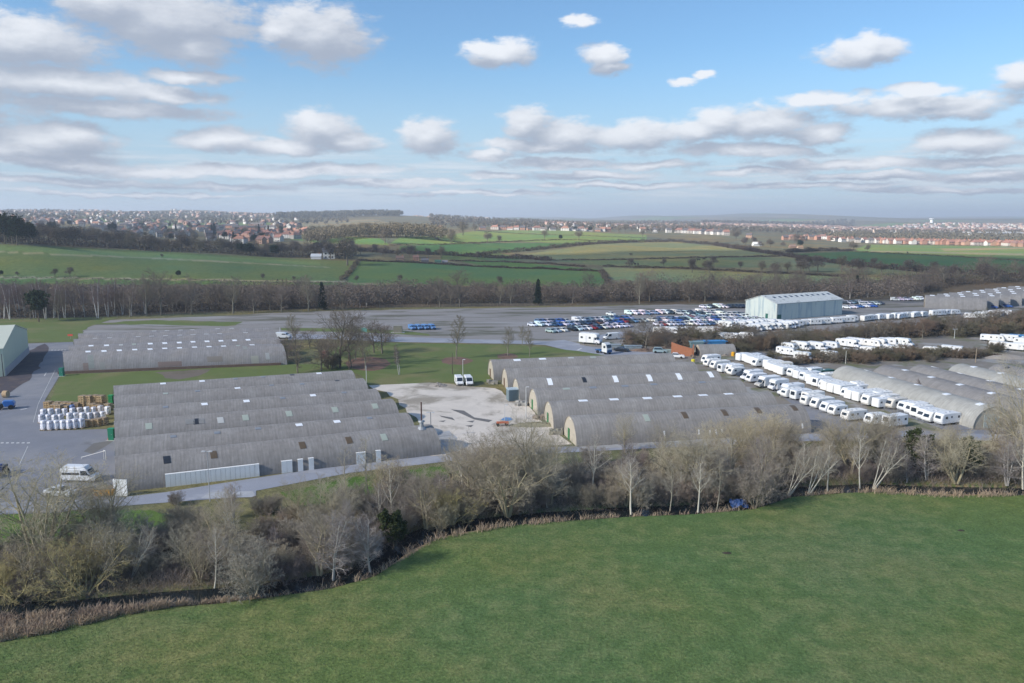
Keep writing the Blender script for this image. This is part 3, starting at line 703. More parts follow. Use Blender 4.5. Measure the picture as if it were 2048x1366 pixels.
def tree_template(name, seed, H, r0, stems=1, spread=0.0, lean=(0, 0), leafy=0, trunk_col=(0.16, 0.14, 0.11), crown_col=(0.15, 0.12, 0.085), leaf_col=None, split=2, **kw):
    """returns a builder: Empty > trunk (stem and limbs), crown (fine branches and twigs), maybe foliage"""
    cfg = dict(DEF); cfg.update(kw)
    def build():
        rn = np.random.default_rng(seed)
        out = [[] for _ in range(cfg['levels'])]
        for s_ in range(stems):
            a_ = rn.uniform(0, 6.28); tilt = spread * rn.uniform(0.4, 1.0) if stems > 1 else 0
            d = unit(np.array([math.cos(a_) * tilt + lean[0], math.sin(a_) * tilt + lean[1], 1.0]))
            b0 = np.array([math.cos(a_), math.sin(a_), 0]) * (0.25 * (stems > 1)) + np.array([0, 0, -0.3])
            grow(rn, b0, d, H * rn.uniform(0.82, 1.0) if stems > 1 else H * 0.95, r0, 0, cfg, out)
        e = empty(name, (0, 0, 0))
        sides = (7, 5, 3, 3, 3)
        tm = seg_obj([(out[l], sides[l]) for l in range(split)], "trunk"); tm.materials.append(M['bark'])
        o = link(bpy.data.objects.new("trunk", tm)); o.parent = e; o.color = (*trunk_col, 1)
        cmh = seg_obj([(out[l], 3) for l in range(split, cfg['levels'])], "crown"); cmh.materials.append(M['twig'])
        c = link(bpy.data.objects.new("crown", cmh)); c.parent = e; c.color = (*crown_col, 1)
        if leafy:
            tips = np.array([s[3:6] for s in out[-1]]); n = leafy
            ii = rn.integers(0, len(tips), n); P_ = tips[ii] + rn.normal(0, 0.22, (n, 3))
            o2 = leaf_mesh(rn, P_, 0.16, "foliage"); o2.materials.append(M['leaf'])
            c2 = link(bpy.data.objects.new("foliage", o2)); c2.parent = e; c2.color = (*(leaf_col or crown_col), 1)
        return e
    return build
def leaf_mesh(rn, P_, s, name):
    n = len(P_); u = rn.normal(0, 1, (n, 3)); u /= np.linalg.norm(u, axis=1)[:, None]
    w = rn.normal(0, 1, (n, 3)); w -= (w * u).sum(1)[:, None] * u; w /= np.linalg.norm(w, axis=1)[:, None]
    ss = s * rn.uniform(0.6, 1.5, n)[:, None]
    V_ = np.stack([P_ - u * ss, P_ + w * ss * 0.7, P_ + u * ss, P_ - w * ss * 0.7], 1).reshape(-1, 3)
    return mesh_np(name, V_, [np.arange(4 * n).reshape(n, 4)])
OLIVE = (0.45, 0.40, 0.29); GREYB = (0.38, 0.34, 0.30); PURP = (0.33, 0.29, 0.275); PALE = (0.52, 0.49, 0.41)
up = lambda f: 1.15 - 0.75 * f
dome = lambda f: 0.55 + 1.6 * f * (1.15 - f)
near_kw = dict(seg=(7, 6, 4, 3), n=(13, 10, 8, 0), rmin=0.011)
five = dict(levels=5, seg=(7, 6, 4, 3, 2), n=(11, 8, 6, 5, 0), start=(0.22, 0.12, 0.1, 0.1, 0), trop=(0.03, 0.07, 0.05, 0.02, 0.0), wob=(0.06, 0.11, 0.15, 0.17, 0.2), taper=(0.25, 0.3, 0.35, 0.5, 0.5), ang=(50, 44, 42, 40, 40), ratio=(0.50, 0.48, 0.50, 0.5, 0.5), rr=(0.5, 0.5, 0.5, 0.55, 0.5), rmin=0.010)
def F5(**k): d_ = dict(five); d_.update(k); return d_
TREES = {
 'willow': Spots(tree_template("bare_tree", 11, 10.0, 0.24, stems=5, spread=0.62, trunk_col=(0.33, 0.29, 0.19), crown_col=OLIVE, **F5(n=(9, 8, 6, 4, 0), trop=(0.02, 0.05, 0.01, -0.05, -0.08), shape=dome))),
 'willow_low': Spots(tree_template("bare_tree", 12, 7.0, 0.13, stems=11, spread=1.35, trunk_col=(0.40, 0.34, 0.17), crown_col=(0.48, 0.41, 0.21), **F5(n=(8, 7, 5, 4, 0), trop=(0.07, 0.08, 0.03, -0.02, -0.04), start=(0.12, .1, .1, .1, 0)))),
 'ash': Spots(tree_template("bare_tree", 13, 10.5, 0.17, stems=1, trunk_col=PALE, crown_col=GREYB, **F5(n=(14, 7, 5, 5, 0), start=(0.34, .12, .1, .1, 0), ratio=(0.42, .48, .5, .5, .5), ang=(46, 42, 40, 40, 40), trop=(0.03, .1, .06, .02, 0)))),
 'broad': Spots(tree_template("bare_tree", 14, 11.0, 0.30, stems=2, spread=0.25, trunk_col=(0.34, 0.30, 0.20), crown_col=(0.41, 0.37, 0.29), **F5(n=(12, 9, 6, 5, 0), shape=dome, ratio=(0.62, .48, .5, .5, .5), start=(0.2, .1, .1, .1, 0)))),
 'alder': Spots(tree_template("bare_tree", 15, 11.0, 0.13, stems=3, spread=0.16, trunk_col=(0.40, 0.38, 0.35), crown_col=PURP, **F5(n=(22, 8, 5, 4, 0), start=(0.15, .1, .1, .1, 0), ratio=(0.30, .45, .5, .5, .5), ang=(62, 45, 42, 40, 40), trop=(0.03, .03, .03, .02, 0)))),
 'leaning': Spots(tree_template("bare_tree", 16, 11.5, 0.13, stems=4, spread=0.22, lean=(0.62, 0.1), trunk_col=PALE, crown_col=(0.40, 0.36, 0.295), **F5(n=(11, 7, 5, 4, 0), start=(0.38, .1, .1, .1, 0), ratio=(0.36, .45, .5, .5, .5), trop=(0.035, .08, .05, .02, 0)))),
 'roundbush': Spots(tree_template("bare_bush", 17, 4.6, 0.07, stems=12, spread=0.75, trunk_col=(0.30, 0.27, 0.20), crown_col=(0.38, 0.345, 0.285), **F5(n=(9, 7, 5, 4, 0), start=(0.08, .1, .1, .1, 0), rmin=0.009))),
 'purplebush': Spots(tree_template("bare_bush", 18, 3.6, 0.05, stems=12, spread=0.95, trunk_col=(0.22, 0.185, 0.165), crown_col=(0.32, 0.27, 0.24), **F5(n=(9, 7, 5, 3, 0), start=(0.05, .1, .1, .1, 0), rmin=0.009, trop=(0.03, .02, .0, .0, 0)))),
 'ivy': Spots(tree_template("ivy_tree", 19, 8.0, 0.22, stems=2, spread=0.2, leafy=15000, leaf_col=(0.050, 0.066, 0.022), trunk_col=(0.12, 0.1, 0.07), crown_col=GREYB, **F5(n=(14, 8, 5, 3, 0), start=(0.12, .1, .1, .1, 0), ratio=(0.34, .45, .5, .5, .5)))),
 'slender': Spots(tree_template("bare_tree", 20, 10.0, 0.12, stems=1, trunk_col=(0.36, 0.33, 0.26), crown_col=(0.39, 0.355, 0.295), **F5(n=(16, 6, 5, 4, 0), start=(0.3, .1, .1, .1, 0), ratio=(0.30, .45, .5, .5, .5), ang=(50, 42, 40, 40, 40)))),
}
mid = dict(levels=4, seg=(5, 4, 3, 2), n=(13, 10, 9, 0), rmin=0.030)
def F4(**k): d_ = dict(mid); d_.update(k); return d_
TREES.update({
 'oak_far': Spots(tree_template("bare_tree", 31, 12.0, 0.34, trunk_col=(0.17, 0.15, 0.12), crown_col=(0.20, 0.17, 0.135), **F4(shape=dome, ratio=(0.52, .5, .5, .5), ang=(55, 45, 42, 40), start=(0.22, .1, .1, 0)))),
 'ash_far': Spots(tree_template("bare_tree", 32, 13.0, 0.26, trunk_col=(0.25, 0.23, 0.18), crown_col=(0.235, 0.21, 0.155), **F4(ratio=(0.42, .5, .5, .5), ang=(42, 42, 40, 40), start=(0.25, .1, .1, 0), trop=(.03, .1, .06, .03)))),
 'round_far': Spots(tree_template("bare_tree", 33, 10.0, 0.28, trunk_col=(0.2, 0.18, 0.14), crown_col=(0.21, 0.17, 0.14), **F4(shape=dome, ratio=(0.5, .5, .5, .5), ang=(60, 48, 44, 40), start=(0.2, .1, .1, 0)))),
 'birch_far': Spots(tree_template("birch_tree", 34, 13.0, 0.17, stems=2, spread=0.12, trunk_col=(0.50, 0.48, 0.46), crown_col=(0.21, 0.16, 0.155), split=1, **F4(n=(15, 7, 6, 0), ratio=(0.26, .5, .5, .5), ang=(45, 42, 40, 40), start=(0.35, .1, .1, 0), trop=(0.02, .1, .02, 0)))),
 'bush_far': Spots(tree_template("bare_bush", 35, 4.2, 0.09, stems=9, spread=0.85, trunk_col=(0.15, 0.13, 0.1), crown_col=(0.20, 0.17, 0.13), **F4(n=(8, 8, 7, 0), start=(0.08, .1, .1, 0), rmin=0.026))),
})
def conifer(name, seed, H, w, col, broad=False):
    def build():
        rn = np.random.default_rng(seed); e = empty(name, (0, 0, 0))
        tb = MB().tube((0, 0, -0.3), (0, 0, H * 0.96), H * 0.02, H * 0.004, 7); tb.build("trunk", M['bark'], e, color=(0.13, 0.10, 0.075))
        P_ = []
        n = 5200
        z0 = 0.42 if broad else 0.08
        for k in range(26 if not broad else 16):
            for a_ in rn.uniform(0, 6.28, 7):
                f = z0 + (1 - z0) * (k + rn.uniform(0, 1)) / (26 if not broad else 16)
                rad = w * ((1.02 - f) ** 0.75 if not broad else math.sqrt(max(0.02, 1 - ((f - 0.70) / 0.31) ** 2))) * rn.uniform(0.65, 1.15)
                m_ = 28; q = rn.uniform(0.1, 1, m_)
                P_.append(np.stack([math.cos(a_) * q * rad, math.sin(a_) * q * rad, H * f - q * rad * (0.25 if not broad else -0.15)], 1) + rn.normal(0, 0.16 + w * 0.03, (m_, 3)))
        mm = leaf_mesh(rn, np.concatenate(P_), 0.24 if not broad else 0.3, "crown"); mm.materials.append(M['leaf'])
        c = link(bpy.data.objects.new("crown", mm)); c.parent = e; c.color = (*col, 1); return e
    return build
TREES['conifer'] = Spots(conifer("conifer_tree", 41, 12.0, 2.6, (0.018, 0.032, 0.014)))
TREES['pine'] = Spots(conifer("pine_tree", 42, 11.0, 4.2, (0.028, 0.045, 0.018), True))
def far_tree(name, seed, col, ever=False):
    """small tree seen from half a kilometre and more: trunk, and a crown of many little twig sprays"""
    def build():
        rn = np.random.default_rng(seed); e = empty(name, (0, 0, 0))
        tb = MB().tube((0, 0, -0.5), (0, 0, 5.5), 0.42, 0.25, 5)
        for a_ in np.arange(5) * 1.26: tb.tube((0, 0, 4), (2.6 * math.cos(a_), 2.6 * math.sin(a_), 9.0), 0.2, 0.07, 4)
        tb.build("trunk", M['bark'], e, color=(0.15, 0.13, 0.1))
        cl = rn.normal(0, 1, (26, 3)); cl /= np.linalg.norm(cl, axis=1)[:, None]
        cl = cl * rn.uniform(0.45, 1, (26, 1)) * np.array([4.6, 4.6, 4.0]) + np.array([0, 0, 7.4])
        P_ = cl[rn.integers(0, 26, 2100)] + rn.normal(0, 0.95, (2100, 3))
        P_ = P_[P_[:, 2] > 1.2]
        mm = leaf_mesh(rn, P_, 0.22 if not ever else 0.4, "crown"); mm.materials.append(M['twig'])
        c = link(bpy.data.objects.new("crown", mm)); c.parent = e; c.color = (*col, 1); return e
    return build
TREES['f1'] = Spots(far_tree("far_tree", 51, (0.15, 0.125, 0.097)))
TREES['f2'] = Spots(far_tree("far_tree", 52, (0.18, 0.155, 0.11)))
TREES['f3'] = Spots(far_tree("far_tree", 53, (0.125, 0.105, 0.088)))
TREES['f4'] = Spots(far_tree("evergreen_tree", 54, (0.024, 0.038, 0.018), True))
TREES['fc'] = Spots(conifer("conifer_tree", 55, 15.0, 3.2, (0.018, 0.030, 0.016)))
NH = {'willow': 10, 'willow_low': 6, 'ash': 12, 'broad': 12.5, 'alder': 11.5, 'leaning': 11.5, 'roundbush': 5.4, 'purplebush': 4.0, 'ivy': 9, 'slender': 11, 'oak_far': 13, 'ash_far': 14, 'round_far': 11.5, 'birch_far': 13, 'bush_far': 4.8, 'conifer': 12, 'pine': 11, 'f1': 12.5, 'f2': 12.5, 'f3': 12.5, 'f4': 12.5, 'fc': 15}
PLANTS = []   # (px, kind words, root) for labels written at the end
rt_ = random.Random(77)
def plant(kind, px, py, h=None, py_top=None, cat='tree', desc=None, group=None, where='', wide=1.0, rz=None, tint=None, on=None, tilt=None, flip=False):
    p = on if on is not None else (Gv(px, py) if py > 605 else T(px, py))
    if h is None: h = (py - py_top) * depth(p) / F * 1.0
    s = h / NH[kind]
    rz = rt_.uniform(0, 6.28) if rz is None else rz
    v = 1 + rt_.uniform(-.14, .14)
    cols = None
    base = TREES[kind]
    z = p[2] if len(p) > 2 else 0
    o = base.put((float(p[0]), float(p[1]), float(z)), rz, (s * wide, s * wide, s), None, None, group, tilt)
    kids = [c for c in (CH.get(o.name, []) if o is base.first else o_children(o))]
    for k in kids:
        c0 = k.get('c0') or list(k.color)
        k['c0'] = list(c0)
        tr_ = tint if (tint and k.name.startswith('crown')) else (1, 1, 1)
        k.color = (c0[0] * v * tr_[0], c0[1] * v * tr_[1], c0[2] * v * tr_[2], 1)
    o['category'] = cat
    PLANTS.append([px, py, desc, where, o])
    return o
# ------------------------------------------------------------------ plants placed one by one
WS = 'beside the stream'
GS = 'trees and bushes along the stream'
def kt(kind, px, py, top, desc, **k):
    return plant(kind, px, py, py_top=top, desc=desc, where=k.pop('where', WS), group=GS, **k)
kt('willow', 82, 1140, 940, 'large many-stemmed willow with bare olive branches', rz=0.4)
kt('willow', 205, 1105, 955, 'bare willow with tall forked stems in front of the white minibus', rz=2.2, wide=0.9)
kt('willow', -60, 1130, 930, 'bare olive willow at the left edge', rz=3.0)
kt('leaning', 262, 1155, 1035, 'pale-stemmed bare tree leaning to the right', rz=0.05)
kt('willow_low', 172, 1186, 1085, 'low spreading willow with yellow-green branches over the water', rz=0.3, wide=1.25)
kt('willow_low', 30, 1195, 1115, 'low tangled willow with twisted brown branches over the water', rz=1.3, wide=1.2)
kt('ash', 429, 1173, 1040, 'slim pale-trunked tree standing straight among brown scrub')
kt('roundbush', 505, 1184, 1048, 'large round olive-grey bush', wide=1.0)
kt('alder', 663, 1156, 1000, 'three-stemmed grey-purple alder right at the water edge', wide=1.15)
kt('alder', 742, 1140, 1005, 'grey-purple alder with fine twigs beside the bend of the stream', wide=1.1)
kt('ash', 789, 1045, 905, 'dark upright tree with leafy brown clumps of twigs', tint=(.7, .65, .6))
kt('slender', 738, 1000, 850, 'tall slender bare tree in front of the two small white doors')
kt('slender', 690, 1010, 870, 'thin bare tree in front of the long barrel roof')
kt('ash', 929, 990, 862, 'crooked bare tree with a yellow lichened trunk before the yard')
kt('slender', 978, 975, 848, 'upright fan-shaped bare tree in front of the yard')
kt('broad', 1062, 1006, 845, 'broad olive tree with a spreading dome of branches')
kt('broad', 1100, 1010, 925, 'wide feathery bare tree with low sweeping branches', wide=1.25)
kt('ash', 1182, 990, 850, 'tall bare tree with a dark trunk in front of the hut ends')
kt('leaning', 1170, 975, 880, 'pale forked bare tree beside the road', rz=2.8)
kt('ash', 1262, 1026, 900, 'fan-shaped grey-green tree rising from the meadow edge', wide=1.2)
kt('ash', 1396, 1022, 902, 'pale forked tree with spreading upright limbs')
kt('slender', 1434, 1016, 893, 'slim pale tree with a narrow brush-like crown')
kt('roundbush', 1512, 1010, 900, 'tall grey feathery bush with a rounded top', tint=(.95, .92, .95))
kt('slender', 1340, 1018, 905, 'narrow grey tree among brushwood')
kt('leaning', 1578, 988, 885, 'pale stems leaning to the right over the stream', rz=0.05)
kt('leaning', 1618, 986, 880, 'second clump of pale leaning stems', rz=0.25)
kt('ash', 1655, 980, 868, 'stout forked trunk at the stream bend')
kt('ash', 1720, 974, 850, 'tall upright tree with two pale stems', wide=.9)
kt('leaning', 1748, 975, 862, 'row of close pale stems leaning together', rz=0.1)
kt('slender', 1560, 930, 830, 'twisted bare tree in front of the last barrel roof')
kt('willow', 1835, 935, 870, 'feathery grey tree behind the ivy clump')
kt('ivy', 1838, 950, 852, 'dark green ivy-clad tree in front of the caravans')
kt('ivy', 1935, 950, 868, 'second dark ivy-clad tree beside the access road')
kt('ivy', 790, 1090, 1010, 'dark ivy-smothered stump by the bend', tint=(.8, .8, .8))
kt('broad', 1760, 930, 845, 'bare tree between the caravan rows and the stream')
kt('broad', 1985, 900, 800, 'tall bare tree before the end of the rounded hut')
kt('broad', 2030, 940, 745, 'tall grey tree at the right edge', wide=.8)
kt('ash', 2046, 975, 835, 'thin straight trunk at the right edge')
kt('broad', 1250, 905, 835, 'yellowish bare tree in front of the huts', wide=.8)
kt('slender', 640, 1030, 930, 'thin bare tree by the concrete dock')
kt('roundbush', 880, 1060, 985, 'olive bush with tangled mossy branches', tint=(1.05, 1.05, .9))
kt('willow_low', 905, 1045, 975, 'mossy arching bush in the dark hollow')
kt('willow', 1420, 905, 850, 'small bare tree beside the pale road')
kt('slender', 1500, 900, 838, 'slim bare tree beside the pale road')
kt('roundbush', 350, 1010, 975, 'dark low bush at the concrete dock', tint=(.7, .65, .65))
# band of fill growth
rb = random.Random(5)
def band_y(px, pts):
    return float(np.interp(px, [p[0] for p in pts], [p[1] for p in pts]))
ROADLOW = [(-300, 1060), (300, 1050), (420, 1030), (520, 1010), (620, 1000), (700, 980), (880, 955), (1000, 945), (1300, 920), (1620, 905), (1800, 895), (2048, 900), (2300, 905)]
kinds_near = [('purplebush', 'grey-brown thorny bush', 3.4), ('roundbush', 'bare olive-grey bush', 3.4), ('alder', 'grey-purple bare tree', 1.3), ('slender', 'slender bare sapling', .9), ('broad', 'bare branching tree', 1.2), ('willow', 'bare feathery tree', .9), ('ash', 'pale upright bare tree', .8), ('leaning', 'leaning pale-stemmed tree', .3)]
n_ = 0
for k in range(335):
    u = rb.random()
    px = -60 + 2230 * (u ** 0.92)
    lo = band_y(px, STREAM_PX) - 6; hi = band_y(px, ROADLOW)
    w_ = rb.random() ** 0.75
    py = lo + (hi - lo) * (1 - w_)
    if px < 300 and py < 1095: continue
    if px < 520 and py < 1035: continue
    if 520 < px < 920 and py < 968 + (700 - px) * 0.12 and rb.random() < .8: continue
    if px < 560 and lo - py < 16: continue
    kd = rb.choices(kinds_near, [q[2] for q in kinds_near])[0]
    frac = (lo - py) / max(lo - hi, 1)
    if kd[0] in ('purplebush',): h = rb.uniform(2.4, 4.2)
    elif kd[0] == 'roundbush': h = rb.uniform(3.0, 5.6)
    else: h = rb.uniform(5.0, 8.8) * (1.0 if px > 900 else .85)
    if px < 600: h *= .92
    if px > 1780 and kd[0] in ('slender', 'ash', 'leaning'): kd = kinds_near[1]; h = rb.uniform(4, 6.5)
    tn = rb.choice([(1, 1, 1), (.92, .88, .9), (1.1, 1.05, .95), (.8, .78, .8)])
    plant(kd[0], px, py, h=h, desc=kd[1], group=GS, where='beside the stream', cat='bush' if 'bush' in kd[0] else 'tree', tint=tn, wide=rb.uniform(.9, 1.3))
# reeds and bramble: nobody could count these
def scatter_band(n, rngs, y0f, y1f, seed, x0=-200, x1=2250):
    rn = np.random.default_rng(seed); P_ = []
    while len(P_) < n:
        px = rn.uniform(x0, x1); a_, b_ = y0f(px), y1f(px)
        if rngs and rn.random() > rngs(px): continue
        P_.append(Gv(px, a_ + (b_ - a_) * rn.random())[:2])
    return np.array(P_), rn
def blades(name, P_, rn, h, w, lean, mtl, col, k=1):
    n = len(P_); z = terrain(P_[:, 0], P_[:, 1])
    A = np.column_stack([P_, z - 0.05]); hh = rn.uniform(h[0], h[1], n)
    D = np.column_stack([rn.normal(lean[0], lean[2], n), rn.normal(lean[1], lean[2], n), np.ones(n)]); D /= np.linalg.norm(D, axis=1)[:, None]
    Mi = A + D * (hh * .55)[:, None]; D2 = D + np.column_stack([rn.normal(0, .5, n), rn.normal(0, .5, n), rn.uniform(-.5, .1, n)]); B = Mi + D2 * (hh * .5)[:, None]
    th = rn.uniform(0, 3.14, n); Wd = np.column_stack([np.cos(th), np.sin(th), np.zeros(n)]) * w
    V_ = np.stack([A - Wd, A + Wd, Mi + Wd * .8, Mi - Wd * .8, B + Wd * .3, B - Wd * .3], 1).reshape(-1, 3)
    i = np.arange(n) * 6
    me = mesh_np(name, V_, [np.concatenate([np.stack([i, i + 1, i + 2, i + 3], 1), np.stack([i + 3, i + 2, i + 4, i + 5], 1)])])
    me.materials.append(mtl); o = link(bpy.data.objects.new(name, me)); o.color = (*col, 1); return o
M['reed'] = mat('dry_reed', (0.44, 0.34, 0.24), rough=0.9, nscale=0.25, namp=0.35, coords='World', second=(0.32, 0.24, 0.18), sscale=0.5, sfac=(.45, .6))
M['bramble'] = mat('bramble', (0.27, 0.22, 0.185), rough=0.9, nscale=0.3, namp=0.4, coords='World', second=(0.25, 0.22, 0.14), sscale=0.25, sfac=(.5, .62))
M['tuft'] = mat('grass_tuft', (0.095, 0.150, 0.05), rough=0.9, nscale=0.4, namp=0.3, coords='World', second=(0.17, 0.16, 0.07), sscale=0.15, sfac=(.55, .68))
sy = lambda px: band_y(px, STREAM_PX); ey = lambda px: band_y(px, EDGE_PX)
P_, rn = scatter_band(26000, lambda px: (1.0 if px < 520 else .14) * (1.0 if math.sin(px / 29) * math.sin(px / 11 + 1) > -.25 else .12), lambda px: sy(px) + (ey(px) - sy(px)) * .35, lambda px: ey(px) + 5, 3)
tag(blades("reeds", P_, rn, (0.4, 1.25), 0.03, (0.05, -0.15, .35), M['reed'], (1, 1, 1)), kind='stuff')
P_, rn = scatter_band(62000, lambda px: (.45 if px < 550 else 1.0) , lambda px: sy(px) - (14 if px < 550 else 6), lambda px: sy(px) - 6 - (55 if px < 560 else (70 if px < 900 else 62)) * (1 if px < 1500 else .85), 4)
tag(blades("brambles", P_, rn, (0.5, 2.1), 0.018, (0, 0, .75), M['bramble'], (1, 1, 1)), kind='stuff')
P_, rn = scatter_band(52000, None, lambda px: ey(px) + 1, lambda px: 1420, 6, -100, 2150)
tag(blades("meadow_grass", P_, rn, (0.08, 0.26), 0.022, (0, 0, .5), M['tuft'], (1, 1, 1)), kind='stuff')

# ------------------------------------------------------------------ lawn trees in the middle
LM = 'on the central lawn'
def lt(kind, px, py, top, desc, **k): return plant(kind, px, py, py_top=top, desc=desc, where=k.pop('where', LM), group='trees on the site', **k)
lt('oak_far', 680, 736, 622, 'big dark oak with a wide twisted crown', wide=1.0)
lt('oak_far', 748, 706, 645, 'round dark oak behind the mulch bed')
lt('ash_far', 913, 718, 628, 'tall oval-crowned tree on a reddish mulch ring', wide=.9)
lt('ash_far', 1016, 712, 652, 'small bare tree on the second mulch ring')
lt('ash_far', 1045, 690, 650, 'bare tree just behind the mulch ring')
lt('ash_far', 1059, 714, 655, 'thin bare tree near the right end', wide=.8)
lt('birch_far', 799, 750, 690, 'small pale birch alone on the grass')
lt('round_far', 595, 746, 680, 'multi-stemmed bare tree at the end of the flat-skylit roof')
lt('oak_far', 643, 742, 680, 'bare dark tree beside the reddish shed')
lt('oak_far', 700, 724, 650, 'second dark oak behind the first')
lt('round_far', 725, 715, 660, 'dark bare tree in the cluster by the mulch bed')
lt('bush_far', 660, 738, 700, 'low dark bush under the oak')
lt('round_far', 770, 692, 655, 'low round tree beside the substation')
lt('oak_far', 1291, 702, 640, 'wide spreading bare tree over the scrap pile', wide=1.5, where='beside the scrap pile')
lt('round_far', 1250, 690, 655, 'low bare tree left of the scrap pile', where='beside the white motorhome')
lt('round_far', 1330, 698, 655, 'bare tree behind the brick ruin', where='beside the brick ruin')
lt('birch_far', 1840, 800, 757, 'thin bare sapling among the parked caravans', where='beside the caravan row')
for k in range(12):
    px = rt_.uniform(570, 775) if k > 5 else rt_.uniform(600, 720); py = rt_.uniform(686, 742) if px < 780 else rt_.uniform(676, 690)
    plant(rt_.choice(['oak_far', 'round_far', 'ash_far', 'round_far']), px, py, h=rt_.uniform(6, 11.5), desc='bare grey-brown tree', where='on the left part of the lawn', group='trees on the site', wide=rt_.uniform(1, 1.35))
# scrub bands among the caravans
rs = random.Random(9)
for (x0, y0, x1, y1, n, h0, h1, wr) in [(1480, 702, 1720, 678, 34, 3.5, 6, 'in the scrub between the caravan rows'), (1720, 680, 2060, 660, 38, 4, 7.5, 'in the scrub behind the far caravans'), (1920, 665, 2080, 648, 12, 5, 8, 'in the scrub before the far huts'),
                                  (1545, 725, 1700, 716, 12, 2.0, 4, 'before the middle caravans'), (1690, 722, 1870, 712, 28, 2.5, 4.2, 'behind the rounded hut ends'), (1850, 722, 2000, 705, 14, 2.2, 4, 'beside the gravel track'),
                                  (1300, 700, 1480, 692, 16, 2.5, 5, 'behind the brick ruin'), (1250, 690, 1500, 672, 20, 3, 6, 'among the far white caravans')]:
    for k in range(n):
        f = (k + rs.random()) / n; px = x0 + (x1 - x0) * f; py = y0 + (y1 - y0) * f + rs.uniform(-7, 7)
        kd = rs.choice(['bush_far', 'bush_far', 'round_far', 'bush_far', 'oak_far']) if h1 > 4.5 else 'bush_far'
        plant(kd, px, py, h=rs.uniform(h0, h1), desc='brown bare bush' if 'bush' in kd else 'small bare tree', where=wr, group='scrub on the site', cat='bush' if 'bush' in kd else 'tree', wide=rs.uniform(1.1, 1.6), tint=rs.choice([(1, 1, 1), (1.15, 1.0, .9), (.9, .95, .8)]))
# ------------------------------------------------------------------ tree belt behind the site
BB = [(-150, 642), (0, 640), (150, 640), (300, 630), (560, 624), (700, 617), (1000, 611), (1180, 610), (1480, 601), (1700, 597), (1850, 588), (1900, 575), (2048, 566), (2250, 560)]
WB = 'in the belt behind the car park'
GB = 'trees of the belt behind the site'
def bt(kind, px, top, desc, dy=0, **k): py = band_y(px, BB) + dy; return plant(kind, px, py, py_top=top, desc=desc, where=WB, group=GB, **k)
for x_, tp in [(8, 570), (20, 562), (38, 560), (52, 572), (92, 558), (108, 562), (130, 568), (150, 575), (195, 560), (215, 566), (262, 560), (290, 565), (245, 570), (720, 590), (733, 585), (0, 575), (1700, 560), (1735, 562), (1780, 556), (1820, 560), (70, 565), (170, 562), (228, 558)]:
    bt('birch_far', x_, tp, 'white-stemmed birch', dy=rs.uniform(-6, 0))
bt('pine', 78, 583, 'dark round-headed pine alone in front of the birches', dy=4, wide=1.05)
bt('conifer', 1076, 560, 'dark pointed conifer standing alone', wide=1.0, dy=-1)
bt('conifer', 645, 566, 'dark narrow conifer', wide=.95)
bt('conifer', 1712, 552, 'dark conifer behind the big pale shed', dy=-4)
for x_, tp, kd in [(293, 545, 'ash_far'), (323, 548, 'oak_far'), (383, 560, 'oak_far'), (466, 550, 'ash_far'), (508, 572, 'round_far'), (563, 572, 'round_far'), (617, 548, 'ash_far'), (681, 575, 'ash_far'), (880, 560, 'oak_far'), (1279, 550, 'ash_far'), (1410, 548, 'ash_far'), (1550, 555, 'oak_far'), (260, 575, 'round_far'), (920, 545, 'oak_far'), (1600, 548, 'oak_far')]:
    bt(kd, x_, tp, 'bare pale-trunked front tree', dy=1)
for row, (n, dy0, dy1, h0, h1) in enumerate([(58, -8, 0, 8, 12.5), (34, -18, -10, 11, 15)]):
    for k in range(n):
        px = -80 + 2260 * (k + rs.random()) / n
        if row == 2 and 640 < px < 1200 and rs.random() < .6: continue
        kd = rs.choice(['oak_far', 'round_far', 'round_far', 'ash_far', 'bush_far', 'oak_far'])
        hh = rs.uniform(h0, h1) * (0.8 if 620 < px < 1250 else 1) * (.55 if kd == 'bush_far' else 1)
        if px > 1850: hh *= .85
        plant(kd, px, band_y(px, BB) + rs.uniform(dy0, dy1), h=hh, desc={'oak_far': 'wide bare brown tree', 'round_far': 'round bare tree', 'ash_far': 'upright bare tree', 'bush_far': 'low bare bush'}[kd], where=WB, group=GB, wide=rs.uniform(1, 1.35), cat='bush' if 'bush' in kd else 'tree', tint=rs.choice([(1, 1, 1), (.85, .85, .9), (1.1, 1.05, 1), (.95, .9, .95)]))
LT_ = [(-60, 484), (0, 488), (100, 492), (250, 500), (330, 505), (420, 508), (500, 513), (640, 518), (700, 520)]
def leaf_strip(name, poly, n, h, seed, col, s=0.35, wid=3.0, kind='stuff'):
    """hedge or scrub: sprays of twigs spread through the volume along a line of photo directions"""
    rn = np.random.default_rng(seed)
    pts = np.array([(Gv(*p) if p[1] > 605 else T(*p)) for p in poly])[:, :2]
    seg = np.hypot(*(pts[1:] - pts[:-1]).T); cum = np.concatenate([[0], np.cumsum(seg)])
    s_ = rn.uniform(0, cum[-1], n); x = np.interp(s_, cum, pts[:, 0]); y = np.interp(s_, cum, pts[:, 1])
    x = x + rn.normal(0, wid * .4, n); y = y + rn.normal(0, wid * .4, n)
    hh = h * (0.65 + 0.35 * np.sin(s_ / 7.3 + seed) * np.sin(s_ / 3.1)) 
    z = terrain(x, y) + rn.uniform(0, 1, n) ** 0.8 * hh
    me = leaf_mesh(rn, np.column_stack([x, y, z]), s, name); me.materials.append(M['twig'])
    o = link(bpy.data.objects.new(name, me)); o.color = (*col, 1); o['kind'] = kind; return o
leaf_strip("undergrowth", [(x, y - 6) for x, y in BB], 60000, 4.2, 1, (0.115, 0.095, 0.075), .22, 7)
leaf_strip("undergrowth", [(x, y - 16) for x, y in BB], 80000, 9.5, 2, (0.15, 0.12, 0.10), .22, 14)
